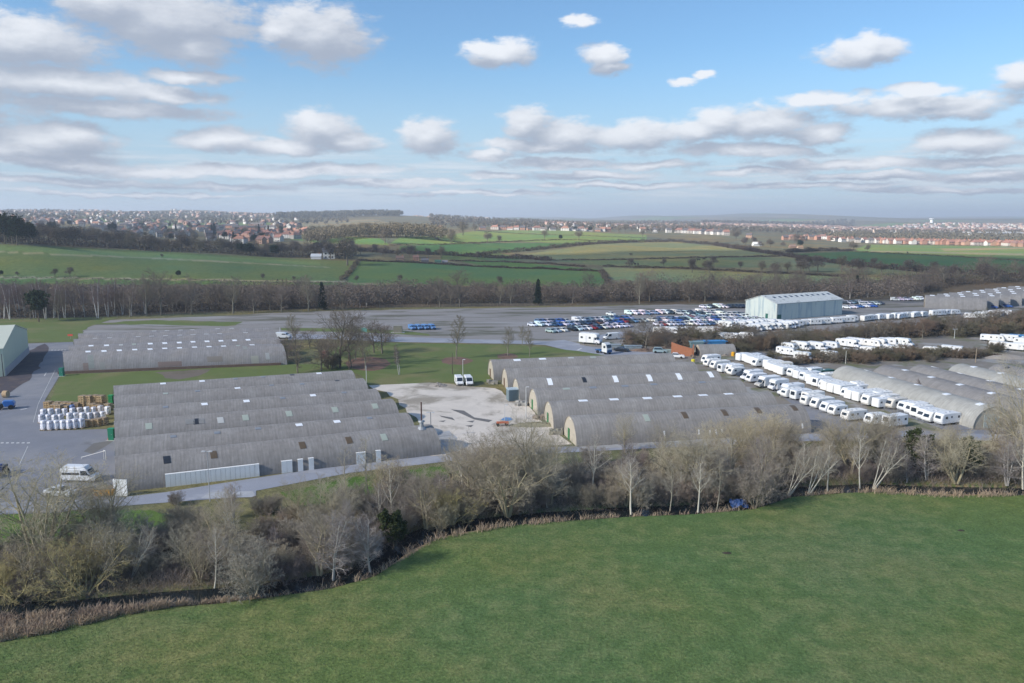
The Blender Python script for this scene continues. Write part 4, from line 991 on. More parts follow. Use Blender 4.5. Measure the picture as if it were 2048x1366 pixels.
leaf_strip("undergrowth", [(x, y - 3) for x, y in LT_], 26000, 7.0, 5, (0.085, 0.072, 0.06), .35, 12)
leaf_strip("undergrowth", [(1250, 690), (1480, 695), (1720, 680), (2060, 660)], 16000, 2.2, 3, (0.13, 0.105, 0.075), .22, 4)
leaf_strip("undergrowth", [(1545, 727), (1690, 722), (1870, 714), (2000, 712)], 9000, 1.4, 4, (0.155, 0.115, 0.085), .2, 3)
# ------------------------------------------------------------------ hedges of the fields (each hedge is a thing)
HEDGES = [
 ([(0, 556), (240, 559), (690, 565)], 500, .5, 'thin ragged hedge along the lower edge of the big left field', (0.2, 0.18, 0.12)),
 ([(682, 562), (700, 545), (716, 524)], 1500, 2.6, 'hedge running uphill between the two green fields', (0.14, 0.12, 0.08)),
 ([(716, 522), (830, 526), (930, 532), (1090, 538), (1205, 543)], 3500, 1.8, 'dark hedge along the top of the vivid green field', (0.075, 0.055, 0.045)),
 ([(900, 522), (1000, 524), (1100, 528), (1170, 534)], 1500, 1.5, 'low hedge above the vivid green field', (0.08, 0.06, 0.05)),
 ([(1203, 543), (1210, 556), (1220, 572)], 1500, 2.4, 'bushy hedge at the right end of the vivid green field', (0.11, 0.09, 0.07)),
 ([(970, 508), (1030, 504), (1090, 498), (1190, 488), (1270, 484), (1350, 483), (1430, 490), (1510, 499)], 6000, 4.5, 'long dark hedge curving over the middle of the fields', (0.070, 0.056, 0.046)),
 ([(1080, 521), (1240, 520), (1400, 516), (1560, 513)], 2500, 1.6, 'hedge below the pale field', (0.075, 0.06, 0.05)),
 ([(1206, 533), (1380, 538), (1560, 547), (1700, 555)], 2200, 1.7, 'hedge above the pale green strip', (0.085, 0.07, 0.055)),
 ([(1430, 490), (1560, 511), (1700, 531), (1860, 546), (2060, 556)], 7000, 4.0, 'long dark hedge falling to the right beside the dark green field', (0.075, 0.058, 0.048)),
 ([(1575, 505), (1640, 502), (1710, 503)], 2200, 4.5, 'thick dark hedge at the corner of the sunlit field', (0.070, 0.058, 0.046)),
 ([(1710, 504), (1900, 513), (2060, 523), (2200, 529)], 1800, 1.5, 'low hedge at the foot of the sunlit field', (0.10, 0.085, 0.055)),
 ([(780, 491), (880, 490), (1000, 484), (1130, 480), (1290, 485)], 3000, 1.8, 'hedge at the foot of the bright middle fields', (0.085, 0.065, 0.05)),
 ([(950, 461), (1010, 466), (1090, 470), (1290, 476)], 1800, 1.6, 'hedge crossing the bright middle field', (0.10, 0.08, 0.06)),
 ([(860, 472), (880, 481), (960, 489)], 900, 1.5, 'short hedge between the bright middle fields', (0.09, 0.07, 0.055)),
 ([(620, 500), (780, 507), (900, 511), (1050, 518), (1100, 521)], 5200, 4.5, 'tall unkempt hedge between the farm and the bright fields', (0.085, 0.066, 0.054)),
 ([(1735, 488), (1900, 491), (2060, 494), (2200, 495)], 2000, 2.0, 'garden hedge along the foot of the red-roofed houses', (0.11, 0.09, 0.06)),
]
for k, (pl, n, h, lb, col) in enumerate(HEDGES):
    o = leaf_strip("hedge", pl, n * 2, h, 100 + k, col, .32 if h < 3 else .45, 2.0 if h < 3 else 4.5, 'thing')
    del o['kind']; tag(o, lb, 'hedge', 'hedges of the fields')
# ------------------------------------------------------------------ trees of the fields and beyond
def ft(kind, px, py, h, desc, where, group, **k): return plant(kind, px, py, h=h, desc=desc, where=where, group=group, **k)
GF = 'trees along the top of the left field'
LT = [(-60, 484), (0, 488), (100, 492), (250, 500), (330, 505), (420, 508), (500, 513), (640, 518), (700, 520)]
for k in range(74):
    px = -60 + 770 * (k + rs.random() * .9) / 74
    py = band_y(px, LT) + rs.uniform(-7, 0)
    kd = rs.choice(['f1', 'f1', 'f2', 'f3'] if px > 60 else ['f4', 'f1', 'f3'])
    if 350 < px < 660 and rs.random() < .16: kd = 'f4'
    h_ = rs.uniform(12, 16) if px < 300 else (rs.uniform(10, 14) if px < 420 else rs.uniform(8.5, 13))
    ft(kd, px, py, h_, 'dark evergreen tree' if kd == 'f4' else rs.choice(['bare brown tree', 'wide bare tree']) , 'along the top of the big left field', GF, wide=rs.uniform(.9, 1.25))
for (px, py, h_) in [(10, 488, 21), (35, 490, 20), (-20, 486, 19), (60, 489, 16), (225, 470, 17), (105, 470, 16)]:
    ft('f4', px, py, h_, 'tall dark evergreen', 'at the left end of the field edge', GF, wide=.8)
for (px, py, h_) in [(429, 470, 17), (424, 472, 15), (518, 468, 15), (537, 470, 14), (352, 462, 12), (467, 485, 12), (500, 480, 9), (110, 456, 13)]:
    ft('fc', px, py, h_, 'dark pointed conifer', 'in the hillside town', 'trees of the hillside town', wide=1.1)
for k in range(120):
    px = rs.uniform(40, 620); py = rs.uniform(446, 486) - (5 if px < 200 else 0)
    ft(rs.choice(['f1', 'f2', 'f3', 'f4']), px, py, rs.uniform(7, 12), 'garden tree', 'in the hillside town', 'trees of the hillside town')
# the wood on the knoll: front trees one by one, the mass behind as stuff
for k in range(44):
    px = 618 + 268 * (k + rs.random() * .8) / 44
    ft(rs.choice(['f2', 'f2', 'f1']), px, 474 + (px - 618) / 268 * 1.5 + rs.uniform(-2, 0), rs.uniform(13.5, 16.5), 'bare tree', 'at the front of the knoll wood', 'trees of the wood on the knoll', tint=(1.25, 1.2, 1.0))
def wood(name, n, poly, seed, col, s=0.7, h=13.0, per=60):
    rn = np.random.default_rng(seed); V_ = []
    xs_, ys_ = [p[0] for p in poly], [p[1] for p in poly]; out = []
    while len(out) < n:
        x, y = rn.uniform(min(xs_), max(xs_)), rn.uniform(min(ys_), max(ys_))
        if pip(np.array([x]), np.array([y]), poly)[0]: out.append((x, y))
    out = np.array(out)
    z = terrain(out[:, 0], out[:, 1]); hs = rn.uniform(.7, 1.1, n) * h
    a_ = rn.normal(0, 1, (n, per, 3)); a_ /= np.linalg.norm(a_, axis=2)[:, :, None]; a_ *= rn.uniform(.5, 1, (n, per, 1))
    P_ = a_ * np.array([.38, .38, .42]) * hs[:, None, None] + np.stack([out[:, 0], out[:, 1], z + hs * .6], 1)[:, None, :]
    me = leaf_mesh(rn, P_.reshape(-1, 3), s, name); me.materials.append(M['twig'])
    o = link(bpy.data.objects.new(name, me)); o.color = (*col, 1); o['kind'] = 'stuff'; return o
def gpoly(pts): return [tuple(T(*p)[:2]) for p in pts]
def xy(px, y): return ((px - 1024) / F * y * 1.0, y)
wood("woodland", 420, [xy(615, 850), xy(890, 850), xy(890, 960), xy(615, 960)], 1, (0.17, 0.145, 0.10), .5, 16, 160)
wood("woodland", 700, [xy(560, 2250), xy(800, 2250), xy(810, 2600), xy(700, 2700), xy(560, 2600)], 2, (0.10, 0.095, 0.075), 1.6, 17, 40)
for (xa, xb, ya, yb, n, cc_) in [(860, 1060, 1500, 2600, 420, (0.13, 0.11, 0.08)), (1040, 1420, 1500, 3300, 900, (0.14, 0.115, 0.085)), (1400, 1700, 3000, 4200, 700, (0.11, 0.10, 0.08)), (1300, 2100, 1650, 2150, 900, (0.135, 0.115, 0.085)), (1650, 2100, 1300, 1700, 380, (0.15, 0.13, 0.09)), (-50, 700, 1700, 3300, 1500, (0.12, 0.105, 0.08))]:
    wood("woodland", n, [xy(xa, ya), xy(xb, ya), xy(xb, yb), xy(xa, yb)], int(xa + ya), cc_, 1.3 if yb < 3400 else 2.6, 11 if yb < 3400 else 16, 30)
for k_, (xa, xb) in enumerate([(-60, 420), (420, 800), (800, 1300), (1300, 1850)]):
    wood('woodland', 120, [xy(xa, 352 if xa < 700 else 385), xy(xb, 352 if xa < 700 else 385), xy(xb, 400 if xa < 700 else 425), xy(xa, 400 if xa < 700 else 425)], 60 + k_, (0.17, 0.14, 0.115), .24, 11 if xa != 800 else 8, 260)
# single trees of the middle fields
for (kd, px, py, h_, ds) in [('f1', 695, 531, 22, 'tall narrow poplar-like tree'), ('f1', 770, 487, 17, 'broad bare tree'), ('f2', 902, 489, 14, 'spreading bare tree'), ('f3', 905, 478, 12, 'low dark tree'), ('f2', 926, 471, 19, 'tall pale tree'), ('f2', 950, 464, 13, 'golden bare tree'),
        ('f1', 975, 486, 14, 'bare tree pair'), ('f3', 999, 486, 9, 'small round tree'), ('f2', 1089, 478, 13, 'round bare tree'), ('f4', 1121, 480, 7, 'dark round bush'), ('f1', 1158, 480, 14, 'broad bare tree'), ('f2', 1285, 474, 14, 'bare tree'), ('f4', 1180, 464, 10, 'dark evergreen'), ('f4', 1150, 462, 9, 'dark evergreen'), ('f2', 1250, 465, 16, 'golden bare tree'), ('f2', 1238, 466, 14, 'pale bare tree'),
        ('f4', 1098, 461, 8, 'dark evergreen'), ('f4', 998, 458, 8, 'dark evergreen'), ('f3', 1237, 484, 4, 'tiny bush'), ('f1', 1472, 482, 20, 'tall dark tree'), ('f3', 1592, 492, 17, 'dark rounded tree'), ('f3', 1607, 488, 13, 'dark rounded tree'), ('f4', 1600, 494, 10, 'dark bush'), ('f1', 1707, 503, 12, 'bare tree'), ('f3', 1735, 504, 8, 'dark hedge tree'), ('f3', 1815, 509, 3, 'tiny bush'),
        ('f4', 357, 554, 4, 'small dark holly bush'), ('f4', 2, 552, 3.4, 'small dark bush'), ('f3', 110, 554, 5, 'small bare bush'), ('f3', 140, 554, 6, 'narrow bare bush'), ('f3', 35, 553, 3, 'tiny bare bush'), ('f3', 526, 560, 4, 'small bare bush'), ('f3', 588, 562, 3, 'tiny bare bush'), ('f3', 800, 566, 5, 'small bare bush'), ('f3', 713, 564, 4, 'small bare bush'), ('f3', 324, 516, 3, 'tiny reddish bush'),
        ('f3', 1000, 572, 6, 'leafless bush'), ('f2', 660, 512, 13, 'yellow-green tree'), ('f4', 690, 512, 13, 'dark evergreen'), ('f4', 635, 508, 11, 'dark evergreen')]:
    ft(kd, px, py, h_, ds, 'in the middle fields' if px > 660 else 'on the big left field', 'single trees of the fields')
for k in range(60):   # dark copse right of centre, hedgerow trees at right
    reg_ = rs.choice([(1480, 1600, 484, 497, 8, 12, 'in the dark copse above the pale field'), (1560, 1760, 536, 552, 7, 12, 'in the hedgerow behind the tree belt'), (1760, 2100, 548, 560, 7, 11, 'at the foot of the dark field'), (740, 1060, 506, 520, 6, 11, 'around the farm buildings'), (620, 760, 498, 512, 8, 12, 'behind the white farmhouse'), (1240, 1560, 530, 548, 5, 9, 'in the rough pasture')])
    px = rs.uniform(reg_[0], reg_[1]); py = rs.uniform(reg_[2], reg_[3])
    ft(rs.choice(['f1', 'f3', 'f3', 'f2']), px, py, rs.uniform(reg_[4], reg_[5]), 'bare hedgerow tree', reg_[6], 'hedgerow trees', tint=(.85, .85, .9))
# ------------------------------------------------------------------ barrel-roofed huts
def hut_mat(name, col, second, third):
    m = bpy.data.materials.new(name); m.use_nodes = True
    t = m.node_tree; b = t.nodes['Principled BSDF']; b.inputs['Roughness'].default_value = 0.9; b.inputs['Specular IOR Level'].default_value = 0.15
    tcn = N(t, 'ShaderNodeTexCoord').outputs['Object']
    oi = N(t, 'ShaderNodeObjectInfo')
    offs = vmath(t, 'SCALE', (1, 1, 1)); offs.node.inputs[0].default_value = (37, 11, 5); t.links.new(oi.outputs['Random'], offs.node.inputs['Scale'])
    p = vmath(t, 'ADD', tcn, offs)
    def nz(vec, s, d=5.0): n = N(t, 'ShaderNodeTexNoise', i_Scale=s, i_Detail=d, i_Roughness=0.65); t.links.new(vec, n.inputs['Vector']); return n.outputs['Fac']
    def mr(v, a0, a1, b0=0.0, b1=1.0):
        r = N(t, 'ShaderNodeMapRange'); t.links.new(v, r.inputs['Value'])
        for k, q in zip(('From Min', 'From Max', 'To Min', 'To Max'), (a0, a1, b0, b1)): r.inputs[k].default_value = q
        return r.outputs[0]
    streak = nz(vmath(t, 'MULTIPLY', p, (2.6, 0.22, 0.22)), 1.0)
    fine = nz(vmath(t, 'MULTIPLY', p, (7.0, 0.5, 0.5)), 1.0, 3.0)
    big = nz(p, 0.16, 4.0); mid_ = nz(p, 0.9)
    # sheets laid in bays along the roof
    sx_ = N(t, 'ShaderNodeSeparateXYZ'); t.links.new(p, sx_.inputs[0])
    bay = math_n(t, 'FLOOR', math_n(t, 'MULTIPLY', sx_.outputs[0], 0.8))
    wn_ = N(t, 'ShaderNodeTexWhiteNoise', noise_dimensions='1D'); t.links.new(bay, wn_.inputs['W'])
    m1 = N(t, 'ShaderNodeMix', data_type='RGBA'); t.links.new(mr(streak, .38, .68), m1.inputs[0]); m1.inputs[6].default_value = (*col, 1); m1.inputs[7].default_value = (*second, 1)
    m2 = N(t, 'ShaderNodeMix', data_type='RGBA'); t.links.new(mr(big, .45, .65, 0, .8), m2.inputs[0]); t.links.new(m1.outputs[2], m2.inputs[6]); m2.inputs[7].default_value = (*third, 1)
    f = math_n(t, 'MULTIPLY', math_n(t, 'MULTIPLY', mr(fine, .3, .7, .87, 1.13), mr(mid_, .3, .7, .88, 1.12)), math_n(t, 'MULTIPLY_ADD', wn_.outputs['Value'], .10, .95))
    rib = math_n(t, 'MULTIPLY_ADD', math_n(t, 'SINE', math_n(t, 'MULTIPLY', sx_.outputs[0], 10.5)), 0.045, 1.0); f = math_n(t, 'MULTIPLY', f, rib)
    s_ = vmath(t, 'SCALE', m2.outputs[2]); t.links.new(f, s_.node.inputs['Scale']); t.links.new(s_, b.inputs['Base Color'])
    wv = N(t, 'ShaderNodeTexWave', wave_type='BANDS', bands_direction='X', i_Scale=1.6); t.links.new(p, wv.inputs['Vector'])
    bn = N(t, 'ShaderNodeBump', i_Strength=0.35); bn.inputs['Distance'].default_value = 0.04; t.links.new(wv.outputs['Fac'], bn.inputs['Height']); t.links.new(bn.outputs[0], b.inputs['Normal'])
    return m
HM = {'a': hut_mat('hut_sheeting', (0.275, 0.258, 0.243), (0.240, 0.226, 0.214), (0.285, 0.272, 0.262)),
      'b': hut_mat('hut_concrete_skin', (0.282, 0.264, 0.246), (0.255, 0.240, 0.226), (0.305, 0.290, 0.275)),
      'd': hut_mat('hut_weathered_sheeting', (0.268, 0.260, 0.262), (0.230, 0.222, 0.226), (0.270, 0.250, 0.235)),
      'c': hut_mat('hut_pale_skin', (0.365, 0.36, 0.335), (0.315, 0.31, 0.29), (0.385, 0.38, 0.355)),
      'e': hut_mat('hut_dark_skin', (0.250, 0.240, 0.236), (0.215, 0.207, 0.204), (0.25, 0.24, 0.23))}
M['endwall'] = mat('hut_end_concrete', (0.44, 0.395, 0.32), rough=0.9, nscale=0.35, namp=0.14, second=(0.33, 0.30, 0.25), sscale=0.5, sfac=(.52, .66))
SKY_COL = {'w': (0.88, 0.90, 0.93), 'p': (0.38, 0.42, 0.36), 'g': (0.23, 0.25, 0.28), 'b': (0.13, 0.095, 0.06), 'd': (0.03, 0.035, 0.045), 'q': (0.50, 0.50, 0.48)}
M['roofpatch'] = mat('skylight_sheet', obj=True, rough=0.35, nscale=1.0, namp=0.1, spec=0.4)
M['darkbrick'] = mat('low_brick_wall', (0.155, 0.105, 0.085), rough=0.9, nscale=1.5, namp=0.3)
def ridge_from_sil(L, Rr, a, H):
    """ridge end points of a barrel whose skyline is seen towards L and Rr"""
    p, q = Gv(*L, H), Gv(*Rr, H)
    for _ in range(3):
        d = (q - p)[:2]; d /= np.hypot(*d); n = np.array([-d[1], d[0]])
        mid_ = (p + q) / 2; m_ = (CAMH - H) / np.hypot(*mid_[:2])
        ys = a * a * m_ / math.sqrt(H * H + a * a * m_ * m_); zs = H * H / math.sqrt(H * H + a * a * m_ * m_)
        P1, Q1 = Gv(*L, zs), Gv(*Rr, zs)
        p = np.array([*(P1[:2] - n * ys), H]); q = np.array([*(Q1[:2] - n * ys), H])
    return p, q
HUTS = []
def hut(p, q, a, H, hm, label, group, ends='both', door='green', base=0.0, wallc=None, nseg=22, radial=False):
    d = (q - p)[:2]; L = float(np.hypot(*d)); ang = math.atan2(d[1], d[0])
    e = empty("barrel_hut", (float(p[0]), float(p[1]), 0), ang)
    rdir = math.atan2(p[1], p[0]) - ang; sk = 1 / math.tan(rdir) if radial else 0.0
    tag(e, label, 'hut', group)
    th = np.linspace(-math.pi / 2, math.pi / 2, nseg + 1)
    prof = np.column_stack([a * np.sin(th), H * np.cos(th)])
    if base: prof = np.concatenate([[[-a, 0]], prof + [0, base], [[a, 0]]])
    nlen = max(2, int(L / 6)); xs = np.linspace(0, L, nlen + 1)
    V_ = np.concatenate([np.column_stack([np.full(len(prof), x), prof]) for x in xs]); k = len(prof)
    V_[:, 0] += sk * V_[:, 1]
    inner = np.concatenate([np.column_stack([np.full(k, x), prof * [0.972, 0.972]]) for x in (0, L)]); inner[:, 0] += sk * inner[:, 1]
    Fs = [(i * k + j, i * k + j + 1, (i + 1) * k + j + 1, (i + 1) * k + j) for i in range(nlen) for j in range(k - 1)]
    n0 = len(V_); V_ = np.concatenate([V_, inner, V_[:k], V_[nlen * k:]]); m0 = n0 + 2 * k
    Fs += [(m0 + j, n0 + j, n0 + j + 1, m0 + j + 1) for j in range(k - 1)] + [(m0 + k + j, m0 + k + j + 1, n0 + k + j + 1, n0 + k + j) for j in range(k - 1)]
    me = bpy.data.meshes.new("roof"); me.from_pydata(V_.tolist(), [], Fs); me.materials.append(hm)
    sm = [True] * (nlen * (k - 1)) + [False] * (2 * (k - 1)); me.polygons.foreach_set("use_smooth", sm); me.update()
    link(bpy.data.objects.new("roof", me)).parent = e
    for x_, nm in ((0.12, 'n'), (L - 0.12, 'f')):
        pr = prof * [0.975, 0.975]
        mb = MB(); Vq = np.column_stack([np.full(k, x_), pr]); c_ = [x_, 0, 0]; Vq[:, 0] += sk * Vq[:, 1]
        mb.add(np.concatenate([Vq, [c_]]), [(j, j + 1, k) if x_ > 1 else (j + 1, j, k) for j in range(k - 1)])
        w_ = mb.build("end_wall", M['endwall'], e)
        s_ = -1 if x_ < 1 else 1
        dm = MB().box((x_ + s_ * .05 + sk * .9, 0.9, 1.05), (0.08, 1.1, 2.1)); dm.build("door", M['plain'], w_, color={'green': (0.035, 0.16, 0.06), 'brown': (0.13, 0.07, 0.04), 'teal': (0.03, 0.12, 0.10), 'grey': (0.35, 0.42, 0.42)}[door])
        vm = MB().box((x_ + s_ * .05, 0, H * .88 + base), (0.07, 0.55, 0.22)); vm.build("vent", M['plain'], w_, color=(0.6, 0.6, 0.58))
    h = dict(e=e, p=p, ang=ang, L=L, a=a, H=H, base=base, label=label, sk=sk)
    HUTS.append(h); return h
def hut_hit(h, px, py):
    v = (py - 683) / F
    D = np.array([(px - 1024) / F, math.cos(PITCH) - v * math.sin(PITCH), -math.sin(PITCH) - v * math.cos(PITCH)])
    O = np.array([0, 0, CAMH]) - np.array([h['p'][0], h['p'][1], h['base']])
    c, s = math.cos(h['ang']), math.sin(h['ang'])
    Rm = np.array([[c, s, 0], [-s, c, 0], [0, 0, 1]]); O = Rm @ O; D = Rm @ D
    A = D[1] ** 2 / h['a'] ** 2 + D[2] ** 2 / h['H'] ** 2; B = 2 * (O[1] * D[1] / h['a'] ** 2 + O[2] * D[2] / h['H'] ** 2); Cc = O[1] ** 2 / h['a'] ** 2 + O[2] ** 2 / h['H'] ** 2 - 1
    disc = B * B - 4 * A * Cc
    t_ = (-B - math.sqrt(disc)) / (2 * A) if disc > 0 else -B / (2 * A)
    P_ = O + D * t_
    return P_[0] - h['sk'] * P_[1], math.atan2(P_[1] / h['a'], P_[2] / h['H'])
def patch(h, px, py, w, arc, col, name="skylight", lift=0.05, deg=None, x=None):
    x_, th = hut_hit(h, px, py) if x is None else (x, R(deg))
    x_ = min(max(x_, w * .6), h['L'] - w * .6)
    if col == 'w' and name == 'skylight': w *= 1.2; arc *= 1.25
    da = arc / ((h['a'] + h['H']) / 2) / 2
    ks = np.linspace(th - da, th + da, 5); mb = MB(); V_ = []
    for t_ in ks:
        for (dx_, l_) in ((-w / 2, lift), (w / 2, lift), (w / 2, -.03), (-w / 2, -.03)):
            V_.append([x_ + dx_ + h['sk'] * h['a'] * math.sin(t_), (h['a'] + l_) * math.sin(t_), (h['H'] + l_) * math.cos(t_) + h['base']])
    Fs = []
    for i in range(4):
        b_ = i * 4
        Fs += [(b_, b_ + 1, b_ + 5, b_ + 4), (b_ + 1, b_ + 2, b_ + 6, b_ + 5), (b_ + 3, b_, b_ + 4, b_ + 7)]
    Fs += [(0, 3, 2, 1), (16, 17, 18, 19)]
    mb.add(V_, Fs); o = mb.build(name, M['roofpatch'], h['e'], color=SKY_COL.get(col, col)); return o
# front-left group of six joined huts
GA = 'joined barrel huts beside the left yard'
AS = [((230, 912), (858, 848)), ((229.5, 876), (812, 825)), ((229, 842), (782, 797)), ((228.5, 816), (750, 777)), ((228, 791.5), (725, 756)), ((227.5, 771), (702, 740))]
names6 = ['first', 'second', 'third', 'fourth', 'fifth', 'sixth']
A6 = []
extraA = ['nearest the camera, with a white-clad lower wall and a chimney', 'just behind the white-clad hut', 'with pale greenish sheets, third from the road', 'fourth from the road, with small white skylights', 'fifth from the road, with a dark hole near its right end', 'farthest of the left group, beside the square lawn']
for k, (l, r_) in enumerate(AS):
    aw = 4.65; Hh = 4.2
    p, q = ridge_from_sil(l, r_, aw, Hh)
    A6.append(hut(p, q, aw, Hh, HM['a'], 'long grey barrel-roofed hut ' + extraA[k], GA, base=0.0, door='teal', radial=True))
for (k, lst) in [(5, [(326, 767, 'w'), (404, 762, 'w'), (471, 757.5, 'g'), (526, 753.5, 'g'), (584, 749.6, 'd'), (638, 746.5, 'w')]), (4, [(331, 787, 'p'), (395, 782, 'g'), (475, 776, 'w'), (543, 770.5, 'g'), (604, 768, 'g'), (674, 761, 'd')]),
                 (3, [(331, 814, 'g'), (409, 808, 'w'), (493, 802, 'w'), (565, 796, 'g'), (626, 790.5, 'w'), (688, 785, 'g')]), (1, [(346.5, 873, 'g'), (434, 865.5, 'g'), (516, 857, 'g'), (598, 849.5, 'w'), (674, 843, 'w'), (739, 836, 'g')])]:
    for (x_, y_, c_) in lst: patch(A6[k], x_, y_, 0.95, 0.75, c_)
for (x_, y_, c_) in [(297.6, 852, 'p'), (392.5, 842.5, 'd'), (441, 840, 'q'), (491, 835, 'p'), (578, 827, 'p'), (670, 819, 'p'), (750, 812, 'p')]: patch(A6[2], x_, y_, 1.1, 1.5, c_)
for (x_, y_, c_) in [(333.8, 919, 'd'), (427.4, 909, 'b'), (605, 890, 'b'), (698, 880, 'b'), (768, 874, 'p')]: patch(A6[0], x_, y_, 1.0, 1.6, c_)
for (x_, y_, w_, c_) in [(380, 843, 1.6, 'q'), (403, 842, 1.0, 'q')]: patch(A6[2], x_, y_, w_, 1.3, (0.25, 0.245, 0.235), name='roof_patch')
h0 = A6[0]
M['cladding'] = mat('white_cladding', (0.86, 0.86, 0.84), rough=0.6, nscale=0.5, namp=0.10, stretch=(3.0, 1, 0.3), second=(0.6, 0.58, 0.54), sscale=0.8, sfac=(.62, .74))
def clad(h, xa, xb, z1, panels, name):
    """upright white sheets fixed to the foot of the barrel, a dark seam between sheets"""
    mb = MB(); w = (xb - xa) / panels
    xa -= h['sk'] * h['a']; xb -= h['sk'] * h['a']
    for i in range(panels): mb.box((xa + w * (i + .5), -h['a'] - 0.10, z1 / 2), (w - 0.03, 0.08, z1))
    mb.box(((xa + xb) / 2, -h['a'] + 0.10, z1 + 0.02), (xb - xa, 0.48, 0.06))
    return mb.build(name, M['cladding'], h['e'])
xa, _ = hut_hit(h0, 331, 968); xb, _ = hut_hit(h0, 519, 947)
clad(h0, xa, xb, 1.95, 19, 'cladding')
for (x_, y_, w_) in [(574, 939, 1.7), (601, 936, .85), (622.5, 932.7, .85), (722, 920, 1.6), (756.6, 916.6, .85)]:
    xx, _ = hut_hit(h0, x_, y_); clad(h0, xx - w_ / 2, xx + w_ / 2, 1.95, 2 if w_ > 1 else 1, 'door')
# flue on the first hut
e = h0
mb = MB(); xf, th = hut_hit(h0, 846, 858)
mb.tube((xf, -1.0, 3.9), (xf, -1.0, 5.2), 0.42, 0.34, 12).tube((xf, -1.0, 5.2), (xf, -1.0, 5.45), 0.62, 0.55, 12).tube((xf, -1.0, 3.9), (xf, -1.0, 4.35), 0.9, 0.45, 12)
fl = mb.build("flue_base", M['metal'], h0['e']); MB().tube((xf, -1.0, 5.4), (xf, -1.0, 8.7), 0.13, 0.12, 8).build("flue_pipe", M['plain'], fl, color=(0.10, 0.05, 0.04))
# back-left group of four
GD = 'joined barrel huts between the lawn and the car park'
DS = [((127, 702), (563, 687)), ((138, 691), (556, 674.5)), ((148, 678), (549, 663)), ((157, 667), (541, 654))]
D4 = []
for k, (l, r_) in enumerate(DS):
    p, q = ridge_from_sil(l, r_, 5.4, 5.2)
    D4.append(hut(p, q, 5.4, 5.2, HM['d'], ['front barrel hut of the back-left group with rusty stained sheets and a low brick foot', 'second barrel hut of the back-left group, with a row of white skylights', 'third barrel hut of the back-left group', 'rearmost barrel hut of the back-left group, beside the empty car park'][k], GD, door='teal', radial=True))
rowsD = [[(176, 702.5), (208, 701.3), (238.5, 700), (269.5, 698.5), (300, 697.5), (329.5, 696), (359, 695), (389, 693.5), (418, 692.5), (447, 691.5), (476, 690.5), (504, 689)],
         [(182, 690.8), (213, 690), (242, 689.3), (268, 688), (300.5, 686.7), (329.5, 685.5), (358.5, 684.5), (386, 683), (414, 682), (442, 681), (469, 680), (496, 679)],
         [(190, 674), (219, 673), (276, 671), (303, 670), (331, 669.3), (359, 668), (386, 667), (412, 666), (439, 665), (491, 663.5)],
         [(226, 663.8), (281, 662), (308, 661), (334, 660), (361, 659.5), (384, 658.5), (435, 657), (463, 655.8)]]
for k, rw in enumerate(rowsD):
    for j, (x_, y_) in enumerate(rw):
        c_ = 'w'
        if (k, j) in ((0, 10), (1, 3), (3, 0), (3, 1)): c_ = 'p'
        if (k, j) == (1, 2): c_ = 'q'
        patch(D4[k], x_, y_ + .6, 1.05, 0.85, c_)
for (x_, y_, w_, a_, c_) in [(219, 694, 1.1, 1.6, (0.27, 0.27, 0.27)), (248.6, 694, 1.0, 1.5, (0.26, 0.26, 0.26)), (490, 695, 1.1, 1.6, (0.26, 0.27, 0.25)), (510, 719, 2.0, 2.2, (0.29, 0.29, 0.25)), (182, 722, 1.4, 4, (0.22, 0.235, 0.22)), (205, 733, 1.2, 2.5, (0.24, 0.24, 0.225)), (172, 737, 1.3, 3, (0.20, 0.155, 0.135)), (340, 728, 6, 1.4, (0.20, 0.15, 0.13)), (535, 712, 1, 2, (0.33, 0.34, 0.34)), (430, 718, 4, 1.6, (0.215, 0.19, 0.165))]:
    patch(D4[0], x_, y_, w_, a_, c_, name='roof_patch', lift=0.03)
hD = D4[0]
MB().box((hD['L'] / 2, -hD['a'] - 0.2, 0.35), (hD['L'] - .1, 0.3, 0.7)).build('foot_wall', M['darkbrick'], hD['e'])
# right-centre group of six
GB_ = 'barrel huts with tan end walls in the centre'
BS = [((1137, 831), (1594, 807)), ((1095, 802), (1535, 783)), ((1064, 777), (1476, 759)), ((1030, 756), (1430, 741)), ((1008, 736.5), (1384, 723)), ((980, 719), (1340, 706))]
B6 = []
eb = ['nearest the road with brown patches in its roof', 'with white skylights along the crown, second from the road', 'third from the road, beside the concrete blocks', 'fourth from the road, with tilted white rooflights', 'fifth from the road, with a plain unlit roof', 'farthest back, beside the lawn']
for k, (l, r_) in enumerate(BS):
    p, q = ridge_from_sil(l, r_, 4.4, 4.6)
    B6.append(hut(p, q, 4.4, 4.6, HM['b'], 'barrel hut of the centre group, ' + eb[k], GB_, door=['green', 'green', 'green', 'green', 'brown', 'brown'][k]))
for k, lst in [(5, [(1034, 720, 'w'), (1085, 717.5, 'w'), (1142, 715.5, 'q'), (1186, 714.5, 'p')]), (2, [(1132.7, 777.5, 'p'), (1186, 775, 'g'), (1250, 772, 'g'), (1307, 768.5, 'g'), (1404, 764.5, 'g')]),
               (1, [(1166, 801, 'w'), (1228, 798.5, 'w'), (1294.5, 796, 'w'), (1355, 792.5, 'w'), (1406, 790, 'w'), (1457, 787.5, 'w')])]:
    for (x_, y_, c_) in lst: patch(B6[k], x_, y_, 1.5, 0.9, c_)
for (x_, y_, c_) in [(1099.7, 762.4, 'w'), (1168.4, 759, 'd'), (1231, 757, 'w'), (1299, 755, 'w'), (1358, 752, 'w'), (1421, 748, 'w')]: patch(B6[3], x_, y_, 0.9, 1.9, c_)
for (x_, y_, c_) in [(1293, 835, 'p'), (1369.5, 829.5, 'b'), (1449, 824.5, 'b'), (1516, 820, 'b'), (1588, 815, 'b')]: patch(B6[0], x_, y_, 1.0, 1.9, c_)
